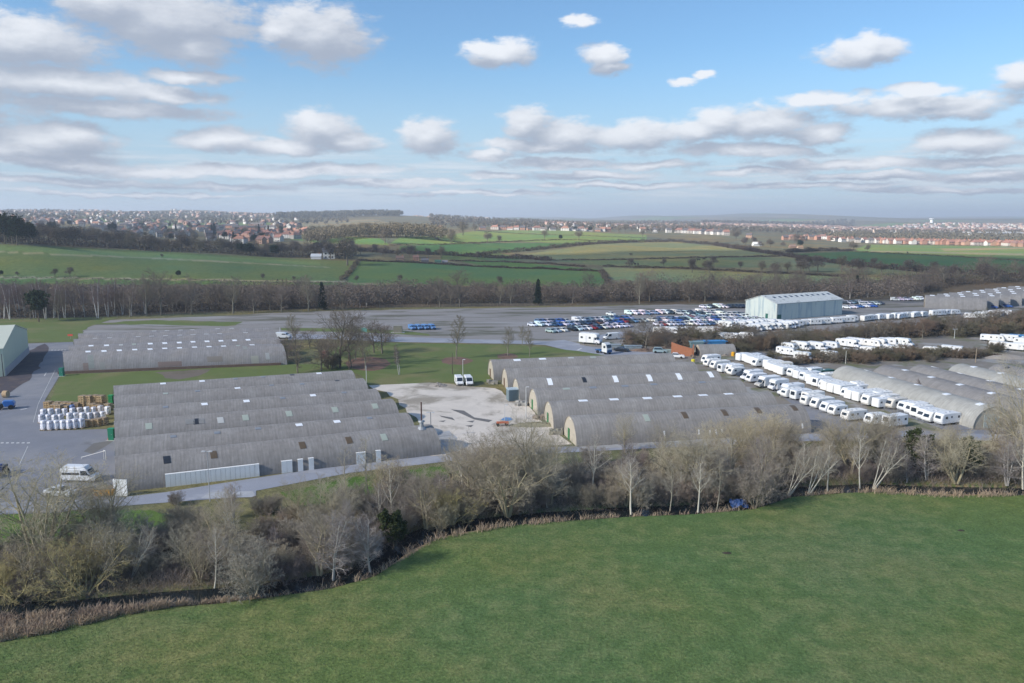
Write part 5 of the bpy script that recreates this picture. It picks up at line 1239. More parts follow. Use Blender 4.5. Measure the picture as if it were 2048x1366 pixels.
for (x_, y_) in [(1329, 867), (1398, 864), (1420, 865), (1432, 864), (1444, 863), (1605, 852), (1490, 861)]: patch(B6[0], x_, y_, 0.28, 0.9, 'w', name='window')
# right group, axes running towards the camera
GC = 'barrel huts at the right behind the caravans'
def simple_ridge(l, r_, H): return Gv(*l, H), Gv(*r_, H)
p1, q1 = simple_ridge((1693, 731), (1990, 813), 4.2)
dv = (q1 - p1)[:2]; Lc = np.hypot(*dv); dv /= Lc
C5 = []
lc = ['pale grey barrel hut nearest the caravans, its arched end facing the road', 'dark grey barrel hut just right of the pale one', 'dark grey barrel hut, third from the caravans', 'pale-topped barrel hut, fourth from the caravans', 'barrel hut with a dark roof hole at the right edge', 'barrel hut cut by the right edge of the photo']
for k, l in enumerate([(1693, 731), (1772, 730), (1842, 729), (1922, 727), (2000, 727), (2078, 727)]):
    p = Gv(*l, 4.2); q = np.array([*(p[:2] + dv * Lc), 4.2])
    C5.append(hut(p, q, 4.7, 4.2, HM['c'] if k in (0, 3) else HM['e'], lc[k], GC, door='grey'))
for k, lst in [(0, [(1736, 741), (1784, 755), (1836, 769.5), (1893.5, 788), (1960, 808)]), (1, [(1811, 740), (1863, 754), (1920, 769), (1983, 786)]), (2, [(1870, 734), (1923, 747), (1981, 761.5), (2043, 778)]), (3, [(1948, 733.5), (2002.5, 746)]), (4, [(2015, 735)])]:
    for (x_, y_) in lst: patch(C5[k], x_, y_, 1.0, 1.0, 'w' if k != 4 else 'd')
hc = C5[0]
MB().box((hc['L'] + .02, -1.0, 1.35), (0.12, 2.6, 2.7)).build('double_door', M['plain'], hc['e'], color=(0.36, 0.43, 0.43))
# far-right group
GE = 'far barrel huts at the right edge'
for k in range(8):
    l = (1850 + 24 * k, 589.5 - 2.55 * k); r_ = (1972 + 24 * k, 593.5 - 2.35 * k)
    p, q = ridge_from_sil(l, r_, 5.3, 5.6)
    h = hut(p, q, 5.3, 5.6, HM['e'], 'far barrel hut with white skylights, ' + ('front one beside the white vans' if k == 0 else f'{ordn(k + 1)} from the front at the right edge'), GE, door='brown', nseg=14)
    for j in range(3 + (k % 2)):
        patch(h, 0, 0, 1.6, 1.4, 'w', x=h['L'] * (0.12 + 0.25 * j + 0.03 * (k % 3)), deg=-6)

# ------------------------------------------------------------------ sheds and small buildings
def M_pale(name, col, streaks):
    return mat(name, col, rough=0.6, nscale=0.8, namp=0.10, stretch=(1.2, 1.2, 0.12), second=streaks, sscale=0.55, sfac=(.50, .60), fine=.05)
M['shedwall'] = M_pale('pale_green_sheeting', (0.56, 0.61, 0.57), (0.38, 0.46, 0.48))
M['shedroof'] = mat('pale_sheet_roof', (0.60, 0.62, 0.60), rough=0.7, nscale=0.6, namp=0.12, second=(0.36, 0.38, 0.36), sscale=0.5, sfac=(.55, .65))
def gable_shed(name, c0, c1, c2, eave, ridge, wallm, roofm, label, dado=None, ov=0.3):
    """c0-c1 is the gable side, c1-c2 the long side (ground corners)"""
    c0, c1, c2 = [np.array(c[:2]) for c in (c0, c1, c2)]
    u = c2 - c1; Lx = np.hypot(*u); u /= Lx; w = c0 - c1; Wy = np.hypot(*w)
    n = np.array([-u[1], u[0]]); n = n if n @ w > 0 else -n
    Wy = abs(w @ n)
    ang = math.atan2(u[1], u[0]); sgn = 1 if (np.array([-u[1], u[0]]) @ n) > 0 else -1
    e = empty(name, (float(c1[0]), float(c1[1]), 0), ang); tag(e, label, 'shed')
    W_ = Wy * sgn
    mb = MB(); V_ = []
    for x in (0, Lx): V_ += [(x, 0, 0), (x, W_, 0), (x, W_, eave), (x, W_ / 2, ridge), (x, 0, eave)]
    mb.add(V_, [(0, 1, 2, 3, 4), (9, 8, 7, 6, 5), (0, 4, 9, 5), (1, 6, 7, 2)])
    wall = mb.build("wall", wallm, e)
    mb = MB(); sl_ = (ridge - eave) / (abs(W_) / 2); o_ = ov * sgn
    V_ = []
    for x in (-ov, Lx + ov):
        V_ += [(x, -o_, eave - ov * sl_ + .05), (x, W_ / 2, ridge + .05), (x, W_ + o_, eave - ov * sl_ + .05), (x, -o_, eave - ov * sl_ + .2), (x, W_ / 2, ridge + .2), (x, W_ + o_, eave - ov * sl_ + .2)]
    mb.add(V_, [(3, 4, 10, 9), (4, 5, 11, 10), (0, 6, 7, 1), (1, 7, 8, 2), (0, 3, 9, 6), (2, 8, 11, 5), (0, 1, 4, 3), (1, 2, 5, 4), (6, 9, 10, 7), (7, 10, 11, 8)])
    roof = mb.build("roof", roofm, e)
    return e, Lx, W_, wall, roof
e, Lx, W_, wl, rf = gable_shed("metal_shed", Gv(1499.5, 631), Gv(1552.5, 640.5), Gv(1683.5, 629.5), 6.6, 9.2, M['shedwall'], M['shedroof'], 'large pale green metal shed with a row of dark roof openings beside the car park')
slope = math.atan2(2.6, abs(W_) / 2); sg = 1 if W_ > 0 else -1
for k in range(11):
    x = Lx * (0.10 + 0.083 * k); mb = MB()
    y0, y1 = W_ * .30, W_ * .38; z0, z1 = 6.6 + 2.6 * .60, 6.6 + 2.6 * .76
    mb.add([(x, y0, z0 + .24), (x + 1.3, y0, z0 + .24), (x + 1.3, y1, z1 + .24), (x, y1, z1 + .24), (x, y0, z0 + .1), (x + 1.3, y0, z0 + .1), (x + 1.3, y1, z1 + .1), (x, y1, z1 + .1)], [(0, 1, 2, 3), (0, 4, 5, 1), (1, 5, 6, 2), (2, 6, 7, 3), (3, 7, 4, 0)])
    mb.build("rooflight", M['glass'], rf)
MB().box((1.5, -0.06 * sg, 1.1), (2.2, 0.12, 2.2)).build("door", M['plain'], wl, color=(0.03, 0.13, 0.10))
MB().box((-0.06, W_ * .30, 1.1), (0.12, 1.2, 2.2)).build("door", M['plain'], wl, color=(0.03, 0.13, 0.10))
MB().tube((0.1, -0.12 * sg, 0), (0.1, -0.12 * sg, 6.5), .1).build("drainpipe", M['plain'], wl, color=(.4, .42, .4))
MB().box((Lx * .5, -.15 * sg, 6.5), (Lx, .22, .2)).build("gutter", M['plain'], e, color=(.5, .52, .5))
MB().box((.9, W_ * .5 - 1.2 * sg, 8.6), (.5, .5, 1.3)).build("roof_vent", M['plain'], rf, color=(.3, .3, .3))
# big shed at the left edge
cA = Gv(58, 706)[:2]; cB = Gv(0, 763)[:2]; dd_ = cB - cA; dd_ /= np.hypot(*dd_)
near = cA + dd_ * 40.0; back = cA + np.array([-abs(dd_[1]), -dd_[0]]) * 1.0
nrm_ = np.array([dd_[1], -dd_[0]]); nrm_ = nrm_ if nrm_[0] < 0 else -nrm_
M['leftwall'] = mat('pale_green_cladding', (0.50, 0.56, 0.45), rough=0.55, nscale=0.4, namp=0.06, stretch=(1, 1, .2), fine=.05)
M['leftroof'] = mat('pale_cream_roof', (0.58, 0.60, 0.50), rough=0.6, nscale=0.3, namp=0.07)
e, Lx, W_, wl, rf = gable_shed("metal_shed", near, cA, cA + nrm_ * 60, 7.2, 10.9, M['leftwall'], M['leftroof'], 'huge pale green metal shed with a cream roof at the left edge', ov=.2)
MB().box((-0.09, W_ / 2, 0.95), (0.14, abs(W_) - .1, 1.9)).build("dado_wall", mat('blockwork', (0.42, 0.43, 0.46), nscale=.6, namp=.15), wl)
def pole(px, py, top, label, kind='pole', r=.09, col=(.3, .3, .3), heads=0, name='lamp_post', cat='lamp post'):
    p = Gv(px, py); h = (py - top) * depth(p) / F
    e = empty(name, tuple(map(float, p))); tag(e, label, cat)
    MB().tube((0, 0, 0), (0, 0, h), r, r * .6, 8).build("post", M['plain'], e, color=col)
    for k in range(heads):
        s = (k - (heads - 1) / 2) * 1.0 if heads > 1 else .35
        mb = MB().tube((0, 0, h - .05), (s, 0, h + .02), .04, .04, 6); mb.box((s, -.12, h), (.5, .32, .12)); mb.build("lamp_head", M['plain'], e, color=(.55, .56, .58))
    return e
pole(7, 754, 707, 'tall dark pole at the corner of the left shed', r=.12, col=(.06, .06, .07), name='pole', cat='pole')
pole(2, 752, 712, 'second dark pole against the left shed wall', r=.1, col=(.08, .08, .09), name='pole', cat='pole')
pole(14.5, 750, 737, 'short grey post before the left shed', r=.08, name='post', cat='post')
pole(420, 1003, 899, 'tall slim grey lamp post in front of the white-clad hut wall', heads=2, r=.07, col=(.45, .45, .47))
pole(733, 766, 731, 'white post at the end of the sixth hut', r=.08, col=(.7, .7, .7), name='post', cat='post')
pole(926, 772, 718, 'lamp post between the two white vans', heads=1, col=(.5, .5, .5))
pole(905, 749, 705, 'dark bare pole on the lawn left of the vans', r=.09, col=(.09, .07, .06), name='pole', cat='pole')
pole(698, 740, 709, 'wooden pole beside the dark oaks', r=.12, col=(.2, .14, .09), name='pole', cat='pole')
pole(1052, 838, 772, 'pale lamp post before the tan hut ends', heads=1, r=.1, col=(.6, .6, .58))
pole(1009.5, 843, 809, 'short lamp post beside the blue sheet', heads=1, r=.06, col=(.5, .5, .5))
pole(862, 876, 823, 'twin-headed floodlight post beside the flue', heads=2, r=.1, col=(.22, .22, .23))
pole(1691, 728, 701, 'white post behind the pale rounded hut', r=.1, col=(.55, .55, .5), name='post', cat='post')
pole(1951, 725, 695, 'wooden pole on the gravel track', r=.12, col=(.35, .28, .2), name='pole', cat='pole')
pole(1908.5, 677, 658, 'twin-headed lamp post beside the far caravans', heads=2, r=.13, col=(.5, .52, .5))
pole(1945, 617, 589, 'lamp post before the far-right huts', heads=1, r=.14, col=(.45, .45, .45))
pole(1999, 616, 589, 'second lamp post before the far-right huts', heads=1, r=.14, col=(.45, .45, .45))
pole(1161, 676, 667, 'short white marker post at the bend of the access road', r=.12, col=(.75, .75, .75), name='post', cat='post')
pole(560, 668, 655, 'short white post behind the white van', r=.1, col=(.7, .7, .7), name='post', cat='post')
pole(936, 489, 466, 'tall thin mast in the bright middle field', r=.35, col=(.3, .3, .3), name='pole', cat='pole') if False else None
def crate_box(name, px, py, dim, col, label, cat, rz=.0, m='plain', parts=None):
    p = Gv(px, py); e = empty(name, tuple(map(float, p)), rz); tag(e, label, cat)
    return e
# grey cabin by the huts
p = Gv(1028, 800.5); e = empty("cabin", tuple(map(float, p)), R(14)); tag(e, 'tall blue-grey cabin with a light flat roof against the tan hut ends', 'cabin')
bd = MB().box((0, 0, 1.35), (3.0, 2.4, 2.5)).build("body", M['plain'], e, color=(.16, .21, .235))
MB().box((0, 0, 2.68), (3.15, 2.55, .14)).build("roof", M['plain'], e, color=(.42, .5, .54))
mb = MB()
for i in range(10): mb.box((-1.35 + i * .3, -1.24, 1.35), (.05, .06, 2.4))
for x_ in (-1.2, 1.2): mb.box((x_, 0, .06), (.2, 2.2, .12))
mb.build("ribs", M['plain'], e, color=(.12, .17, .19))
def blockpile(px, py, w, h, d, n, col, label, seed):
    p = Gv(px, py); e_ = MB(); rn = random.Random(seed)
    for i in range(n): e_.box((rn.uniform(-w / 2, w / 2), rn.uniform(-d / 2, d / 2), rn.uniform(.1, h * .8)), (rn.uniform(.3, .9), rn.uniform(.3, .8), rn.uniform(.2, .6)), rn.uniform(0, 3))
    e_.box((0, 0, h * .35), (w * .9, d * .8, h * .7))
    o = e_.build("block_pile", M['plain'], None, color=col); o.location = tuple(map(float, p)); tag(o, label, 'block pile'); return o
blockpile(986, 767, 2.6, .9, 1.6, 16, (.30, .28, .24), 'stack of pale concrete blocks before the fifth hut end', 1)
blockpile(1043, 811, 2.4, 1.1, 1.6, 16, (.34, .33, .31), 'square heap of pale concrete blocks beside the lamp post', 2)
blockpile(1080, 838, 2.4, 1.0, 1.4, 14, (.27, .22, .18), 'brownish block stack between two tan hut ends', 3)
blockpile(1112, 868, 2.8, 1.0, 1.8, 18, (.28, .26, .20), 'mossy block stack before the nearest tan hut end', 4)
def rubble(px, py, rx, ry, h, n, col, label, seed):
    p = Gv(px, py); mb = MB(); rn = random.Random(seed)
    th = [i * math.tau / 12 for i in range(12)]
    V_ = [(rx * math.cos(t) * rn.uniform(.85, 1.1), ry * math.sin(t) * rn.uniform(.85, 1.1), 0) for t in th] + [(rx * .5 * math.cos(t), ry * .5 * math.sin(t), h * rn.uniform(.6, .9)) for t in th] + [(0, 0, h)]
    mb.add(V_, [(i, (i + 1) % 12, 12 + (i + 1) % 12, 12 + i) for i in range(12)] + [(12 + i, 12 + (i + 1) % 12, 24) for i in range(12)])
    for i in range(n):
        a_ = rn.uniform(0, 6.28); q = rn.uniform(0, 1)
        s_ = rn.uniform(.08, .3); mb.box((rx * q * math.cos(a_), ry * q * math.sin(a_), h * (1 - q) + s_ * .2), (s_ * 1.5, s_, s_), rn.uniform(0, 3))
    o = mb.build("rubble_heap", M['plain'], None, color=col); o.location = tuple(map(float, p)); tag(o, label, 'rubble heap'); return o
rubble(875, 772, 2.4, 1.5, .7, 70, (.33, .30, .27), 'low heap of pale rubble left of the two vans', 1)
rubble(1075, 851, 6.0, 1.8, .6, 120, (.27, .25, .17), 'long mossy spoil heap before the nearest tan hut end', 2)
rubble(1330, 700, 6, 3, 1.2, 80, (.24, .18, .14), 'spread of brown rubble under the wide tree', 3)
rubble(1478, 708, 6, 3, 1.0, 90, (.30, .25, .21), 'heap of debris beside the small round hut', 4)
rubble(1290, 702, 5, 2, .8, 60, (.22, .15, .11), 'brown earth heap at the foot of the wide tree', 5)
rubble(2010, 716, 7, 3, 1.0, 60, (.34, .30, .26), 'pale spoil heap beside the gravel track', 6)
sheet('blue_sheet', [(1001, 840), (1009, 835), (1022, 836), (1026, 840), (1015, 843)], 0.078, S_BLUE, .1, 50); bpy.data.objects['blue_sheet'].pop('kind'); tag(bpy.data.objects['blue_sheet'], 'faded blue sheet lying on the yard', 'tarpaulin')
# small orange machine
p = Gv(1005, 852); e = empty("site_machine", tuple(map(float, p)), R(8)); tag(e, 'small orange machine standing on the yard below the blue sheet', 'machine')
MB().box((0, 0, .75), (2.3, .7, .28)).box((.9, 0, .55), (.5, .9, .5)).build("body", M['plain'], e, color=(.55, .16, .08))
for x_ in (-.9, .8):
    for y_ in (-.45, .45): MB().tube((x_, y_ - .08, .3), (x_, y_ + .08, .3), .3, k=12).build("wheel", M['tyre'], e)
MB().tube((-1.2, 0, .75), (-2.1, 0, .4), .06).build("drawbar", M['metal'], e)
# goal frame
p0, p1, p2 = Gv(161, 922), Gv(187, 913), Gv(212, 904)
e = empty("goal_frame", tuple(map(float, Gv(212, 921)))); tag(e, 'white tubular frame standing on the yard behind the minibus', 'goal frame')
o_ = Gv(212, 921)
def rel(px, py, z): q = Gv(px, py, z) - o_; return tuple(map(float, q))
a_ = (0, 0, 0); b_ = (0, 0, 1.7); c_ = tuple(map(float, Gv(208, 919) - o_)); dL = tuple(map(float, Gv(163, 917.5) - o_))
MB().tube(a_, b_, .05).tube(b_, (dL[0], dL[1], .25), .045).tube(c_, (c_[0], c_[1], 1.6), .04).tube((c_[0], c_[1], 1.6), b_, .04).build("frame", M['plain'], e, color=(.72, .70, .66))
MB().tube((dL[0], dL[1], 0), (dL[0], dL[1], .3), .045).build("foot", M['plain'], e, color=(.72, .70, .66))
# green cabinets at hut doors, electrical cabinet, sign
def cabinet(px, py, dim, col, label, rz=0.0, base=True, name='cabinet'):
    p = Gv(px, py); e = empty(name, tuple(map(float, p)), rz); tag(e, label, 'cabinet')
    MB().box((0, 0, dim[2] / 2 + .05), dim).build("body", M['plain'], e, color=col)
    MB().box((0, 0, dim[2] + .09), (dim[0] * 1.12, dim[1] * 1.12, .08)).build("lid", M['plain'], e, color=tuple(c * 1.3 for c in col))
    if base: MB().box((0, -.1, .03), (dim[0] * 1.6, dim[1] * 1.6, .08)).build("plinth", M['plain'], e, color=(.45, .45, .43))
    MB().box((dim[0] * .2, -dim[1] / 2 - .02, dim[2] * .55), (.06, .05, .2)).build("handle", M['metal'], e)
    return e
cabinet(124, 752, (1.0, .9, 2.0), (.02, .17, .12), 'tall green cabinet at the corner of the back-left huts')
cabinet(224, 880, (1.0, .9, 2.1), (.02, .19, .11), 'green door cabinet at the third hut end beside the yard')
cabinet(223, 808, (.9, .8, 1.9), (.02, .24, .09), 'green cabinet behind the stacked crates')
cabinet(796, 665, (3.0, 1.6, 2.3), (.20, .19, .15), 'brown electrical cabinet on the kerb left of the blue vans')
p = Gv(728, 668); e = empty("sign", tuple(map(float, p))); tag(e, 'plain turquoise board on posts in front of the car park', 'sign')
MB().box((0, 0, 1.5), (2.0, .08, 1.4)).build("panel", M['plain'], e, color=(.10, .38, .33))
for x_ in (-.8, .8): MB().tube((x_, .08, 0), (x_, .08, 2.2), .05).build("post", M['metal'], e)
cabinet(649, 716, (2.2, 1.8, 2.0), (.20, .09, .075), 'reddish shed box half hidden by the dark oaks', base=False)
# brick ruin, small round hut, containers, debris
p = Gv(1364, 712); e = empty("brick_ruin", tuple(map(float, p)), R(-14)); tag(e, 'roofless orange brick wall beside the small round hut', 'brick ruin')
mb = MB(); mb.add([(-3.2, 0, 0), (3.0, 0, 0), (3.0, 0, 2.3), (-1.0, 0, 3.3), (-3.2, 0, 4.1), (-3.2, .4, 0), (3.0, .4, 0), (3.0, .4, 2.3), (-1.0, .4, 3.3), (-3.2, .4, 4.1)], [(0, 1, 2, 3, 4), (9, 8, 7, 6, 5), (0, 5, 6, 1), (1, 6, 7, 2), (2, 7, 8, 3), (3, 8, 9, 4), (4, 9, 5, 0)])
mb.build("front_wall", M['brick'], e); MB().box((3.2, 2.6, 1.4), (.4, 5, 2.8)).build("side_wall", M['brick'], e)
p = Gv(1398, 712, 0); q = Gv(1465, 712, 0)
h = hut(np.array([*p[:2], 2.7]) + [0, 2.5, 0], np.array([*q[:2], 2.7]) + [1, 3.5, 0], 3.0, 3.1, HM['b'], 'small round-roofed hut surrounded by debris beside the brick ruin', 'small outbuildings', door='brown')
cabinet(1420, 699, (9, 3, 2.7), (.05, .22, .45), 'blue shipping container behind the small round hut', rz=R(5), base=False, name='container')
cabinet(1392, 703, (4, 3, 3.0), (.16, .24, .25), 'grey-green open shelter left of the blue container', base=False, name='shelter')
cabinet(1266, 696, (5, 2.2, .7), (.22, .28, .33), 'low stack of grey-blue sheets left of the wide tree', base=False, name='sheet_stack')
cabinet(1228, 694, (4, 2.0, .8), (.24, .28, .31), 'grey sheet stack beside the dark car', base=False, name='sheet_stack')
cabinet(1336, 706, (3.5, 2.0, .9), (.30, .36, .33), 'pale skip of scrap behind the white coupe', base=False, name='scrap_skip')
rd = random.Random(4)
for k in range(26):
    px, py = rd.uniform(1375, 1500), rd.uniform(705, 722)
    p = Gv(px, py); mb = MB()
    for j in range(4): mb.box((rd.uniform(-.6, .6), rd.uniform(-.4, .4), .1 + .14 * j), (rd.uniform(.8, 2.0), rd.uniform(.15, .5), .1), rd.uniform(0, 3))
    o = mb.build("timber_pile", M['wood'], None, color=rd.choice([(.36, .28, .2), (.28, .24, .2), (.42, .36, .3), (.2, .17, .15)])); o.location = tuple(map(float, p)); o['px'] = px
    tag(o, 'x', 'timber pile', 'timber piles beside the small round hut'); o['label'] = f'pile of broken timber beside the small round hut, {ordn(k + 1)} of the heap'
tp = sorted([o for o in sc.objects if o.name.startswith('timber_pile')], key=lambda o: o['px'])
for k, o in enumerate(tp): o['label'] = f'pile of broken timber near the small round hut, {ordn(k + 1)} from the left'; del o['px']
for (px, py, c_, lb) in [(1466, 712, (.75, .38, .02), 'small yellow-orange drum in the debris'), (1386, 727, (.7, .6, .05), 'yellow barrier at the end of the caravan row'), (1494, 722, (.75, .55, .05), 'yellow box beside the white caravan')]:
    o = MB().tube((0, 0, 0), (0, 0, 1.1), .5, .5, 12).tube((0, 0, 1.1), (0, 0, 1.25), .5, .3, 12).build("drum", M['plain'], None, color=c_); o.location = tuple(map(float, Gv(px, py))); tag(o, lb, 'drum')
# crates and wrapped pallets on the left yard
def crate():
    e = empty("timber_crate", (0, 0, 0)); mb = MB()
    for z in (.1, .42, .74, 1.06):
        mb.box((0, -.55, z), (1.15, .04, .17)).box((0, .55, z), (1.15, .04, .17)).box((-.57, 0, z), (.04, 1.08, .17)).box((.57, 0, z), (.04, 1.08, .17))
    b_ = mb.build("slats", M['wood'], e, color=(.46, .33, .19))
    mb = MB()
    for x_ in (-.55, 0, .55):
        for y_ in (-.59, .59): mb.box((x_, y_, .6), (.1, .05, 1.2))
    mb.build("posts", M['wood'], e, color=(.42, .30, .17)); MB().box((0, 0, 1.19), (1.1, 1.02, .05)).build("lid", M['wood'], e, color=(.30, .23, .16)); return e
def bag():
    e = empty("wrapped_pallet", (0, 0, 0)); rn = np.random.default_rng(8)
    mb = MB()
    for x_ in (-.45, 0, .45): mb.box((x_, 0, .06), (.12, 1.1, .1))
    mb.box((0, 0, .13), (1.15, 1.1, .04)); mb.build("pallet", M['wood'], e, color=(.40, .30, .19))
    n = 7; V_ = []; Fs = []
    for i, z in enumerate(np.linspace(.16, 1.75, n)):
        for k in range(12):
            a_ = k / 12 * math.tau; c, s = math.cos(a_), math.sin(a_); q = .56 / max(abs(c), abs(s)) ** .92 * (1.0 if i < n - 1 else .86) * rn.uniform(.95, 1.06)
            V_.append((c * q, s * q, z + rn.uniform(-.03, .03)))
    V_.append((0, 0, 1.85))
    for i in range(n - 1):
        for k in range(12): Fs.append((i * 12 + k, i * 12 + (k + 1) % 12, (i + 1) * 12 + (k + 1) % 12, (i + 1) * 12 + k))
    for k in range(12): Fs.append(((n - 1) * 12 + k, (n - 1) * 12 + (k + 1) % 12, n * 12))
    MB_ = MB(); MB_.add(V_, Fs); MB_.build("wrapped_load", M['film'], e, smooth=False, color=(.72, .72, .78)); return e
CR, BG = Spots(crate), Spots(bag)
def rowput(sp, pts, label, group, cat, cols=None, sc_=1.0, part=None):
    for k, (px, py) in enumerate(pts):
        p = Gv(px, py); c_ = None
        if cols: c_ = {part: rd.choice(cols)}
        o = sp.put((float(p[0]), float(p[1]), 0.04), R(-16) + rd.uniform(-.12, .12), sc_ * rd.uniform(.92, 1.06), c_, label.format(ordn(k + 1)), group); o['category'] = cat
wc = [(.72, .72, .78), (.62, .62, .68), (.78, .78, .82), (.58, .54, .54)]
rowput(BG, [(89, 860), (101.5, 860), (114.5, 859), (127, 858.5), (139.5, 858), (151.5, 857), (163.5, 856)], 'white film-wrapped pallet load, {} from the left in the front row', 'wrapped pallets on the left yard', 'wrapped pallet', wc, 1.05, 'wrapped_load')
rowput(BG, [(84, 846), (97, 845), (110, 845), (122, 844), (140, 843), (152, 842), (166, 842), (180, 841), (193, 840), (206, 839)], 'white film-wrapped pallet load, {} from the left in the second row', 'wrapped pallets on the left yard', 'wrapped pallet', wc, .95, 'wrapped_load')
rowput(BG, [(88, 835), (102, 834), (116, 833), (130, 832), (146, 832), (160, 831), (174, 830), (188, 829), (202, 828), (216, 829)], 'white film-wrapped pallet load, {} from the left in the third row', 'wrapped pallets on the left yard', 'wrapped pallet', wc, .95, 'wrapped_load')
wd = [(.46, .33, .19), (.40, .27, .15), (.52, .40, .25), (.36, .28, .2)]
rowput(CR, [(174, 853), (185, 852), (196, 851), (207, 849)], 'brown timber crate, {} from the left at the front right of the stacks', 'timber crates on the left yard', 'crate', wd, 1.15, 'slats')
rowput(CR, [(98, 816), (110, 822), (116, 817), (131, 817), (143, 818), (155, 818), (168, 817), (180, 817), (192, 816), (204, 815), (216, 820), (122, 823), (135, 823), (186, 821), (198, 822)], 'open timber crate, {} of the back rows of the stacks', 'timber crates on the left yard', 'crate', wd, 1.2, 'slats')
for (px, py) in [(168, 811), (192, 810), (181, 811), (204, 811)]:
    p = Gv(px, py + 6); o = CR.put((float(p[0]), float(p[1]), 1.5), R(-16), 1.15, {'slats': wd[0]}, None, 'timber crates on the left yard'); o['category'] = 'crate'; o['label'] = 'timber crate on top of the back row, ' + {168: 'leftmost', 181: 'second from the left', 192: 'third from the left', 204: 'rightmost'}[px]
o = BG.put((*map(float, Gv(145, 824)[:2]), .04), R(-16), .85, {'wrapped_load': (.03, .12, .36)}, 'blue wrapped pallet load among the timber crates', 'wrapped pallets on the left yard'); o['category'] = 'wrapped pallet'
# left yard oddments
p = Gv(12, 795); o = MB().tube((-.5, 0, .8), (.5, 0, .8), .8, .8, 16).build("cable_drum", M['wood'], None, color=(.46, .33, .2)); o.location = tuple(map(float, p)); tag(o, 'round wooden drum behind the blue dumper', 'drum')
def dumper(px, py, rz, label, col=(.02, .13, .42)):
    p = Gv(px, py); e = empty("dumper", tuple(map(float, p)), rz); tag(e, label, 'dumper')
    MB().prism([(-1.5, .6), (.2, .6), (.6, 1.7), (.4, 1.9), (-1.3, 1.8), (-1.7, 1.3)], .8, .12).build("body", M['paint'], e, color=col)
    MB().prism([(.5, .5), (1.8, .7), (2.0, 1.4), (.6, 1.3)], .7, .1).build("hopper", M['paint'], e, color=(.03, .035, .04))
    for x_ in (-1.0, 1.2):
        for y_ in (-.85, .85): MB().tube((x_, y_ - .15, .5), (x_, y_ + .15, .5), .5, k=14).build("wheel", M['tyre'], e)
dumper(13, 818, R(200), 'small blue dumper at the left edge beside the wooden drum')
dumper(-6, 952, R(90), 'blue vehicle cut by the left edge of the yard', (.01, .06, .22))
p = Gv(214, 990); e = empty("orange_skip", tuple(map(float, p)), R(8)); tag(e, 'orange-yellow skip beside the white door of the hut', 'skip')
MB().prism([(-1.2, .1), (1.0, .1), (1.5, 1.1), (-1.6, 1.1)], .8, .1).build("body", M['plain'], e, color=(.72, .33, .02)); MB().box((0, 0, 1.16), (2.9, 1.6, .1)).build("load", M['wood'], e, color=(.3, .22, .15))
p = Gv(185, 989); mb = MB()
for k in range(30): mb.box((rd.uniform(-1.6, 1.6), rd.uniform(-.8, .8), rd.uniform(.1, 1.1)), (rd.uniform(.4, 1.6), .15, .12), rd.uniform(0, 3))
o = mb.build("scrap_heap", M['wood'], None, color=(.34, .24, .16)); o.location = tuple(map(float, p)); tag(o, 'heap of brown scrap timber left of the orange skip', 'scrap heap')
o = MB().box((0, 0, 1.25), (2.0, .15, 2.5)).box((-.95, .1, 1.3), (.1, .1, 2.6)).build("white_board", M['cladding'], None); o.location = tuple(map(float, Gv(242, 992))); tag(o, 'white board leaning at the near corner of the first hut', 'board')
o = MB().tube((0, 0, 0), (0, 0, .7), .18, .05, 10).box((0, 0, .03), (.4, .4, .05)).build("traffic_cone", M['plain'], None, color=(.75, .12, .05)); o.location = tuple(map(float, Gv(217, 880))); tag(o, 'red traffic cone beside the green door cabinet', 'cone')
p = Gv(141, 679); mb = MB().box((0, 0, 1.5), (1.7, .1, .6)); e = empty("notice_board", tuple(map(float, p))); tag(e, 'red and white board on the grass beside the back-left huts', 'sign'); mb.build("panel", M['plain'], e, color=(.62, .08, .06)); MB().tube((0, .08, 0), (0, .08, 1.1), .06).build("post", M['metal'], e)
p = Gv(1476, 1008); rn = np.random.default_rng(3); mb = MB(); V_ = []
for i in range(7):
    for j in range(9): V_.append(((j - 4) * .30 + rn.normal(0, .08), (i - 3) * .24, .5 + .9 * math.exp(-((j - 4) / 3) ** 2) * math.exp(-((i - 3) / 2.4) ** 2) + rn.normal(0, .16)))
mb.add(V_, [(i * 9 + j, i * 9 + j + 1, (i + 1) * 9 + j + 1, (i + 1) * 9 + j) for i in range(6) for j in range(8)])
o = mb.build("tarpaulin", M['cloth'], None, color=(.035, .08, .22)); o.location = (float(p[0]), float(p[1]), -.4); o.rotation_euler = (R(28), 0, .1); tag(o, 'crumpled blue tarpaulin caught in the bank at the meadow edge', 'tarpaulin')
md = surf('molehill_earth', (0.05, 0.04, 0.03))
for (px, py, r_, lb) in [(1922, 1061, .5, 'right'), (1454, 1106, .6, 'left')]:
    mb = MB(); th = [i * math.tau / 9 for i in range(9)]; mb.add([(r_ * math.cos(t), r_ * .6 * math.sin(t), 0) for t in th] + [(0, 0, .16)], [(i, (i + 1) % 9, 9) for i in range(9)])
    o = mb.build("molehill", md); o.location = tuple(map(float, Gv(px, py))); tag(o, f'small dark molehill in the meadow, the {lb} one', 'molehill')
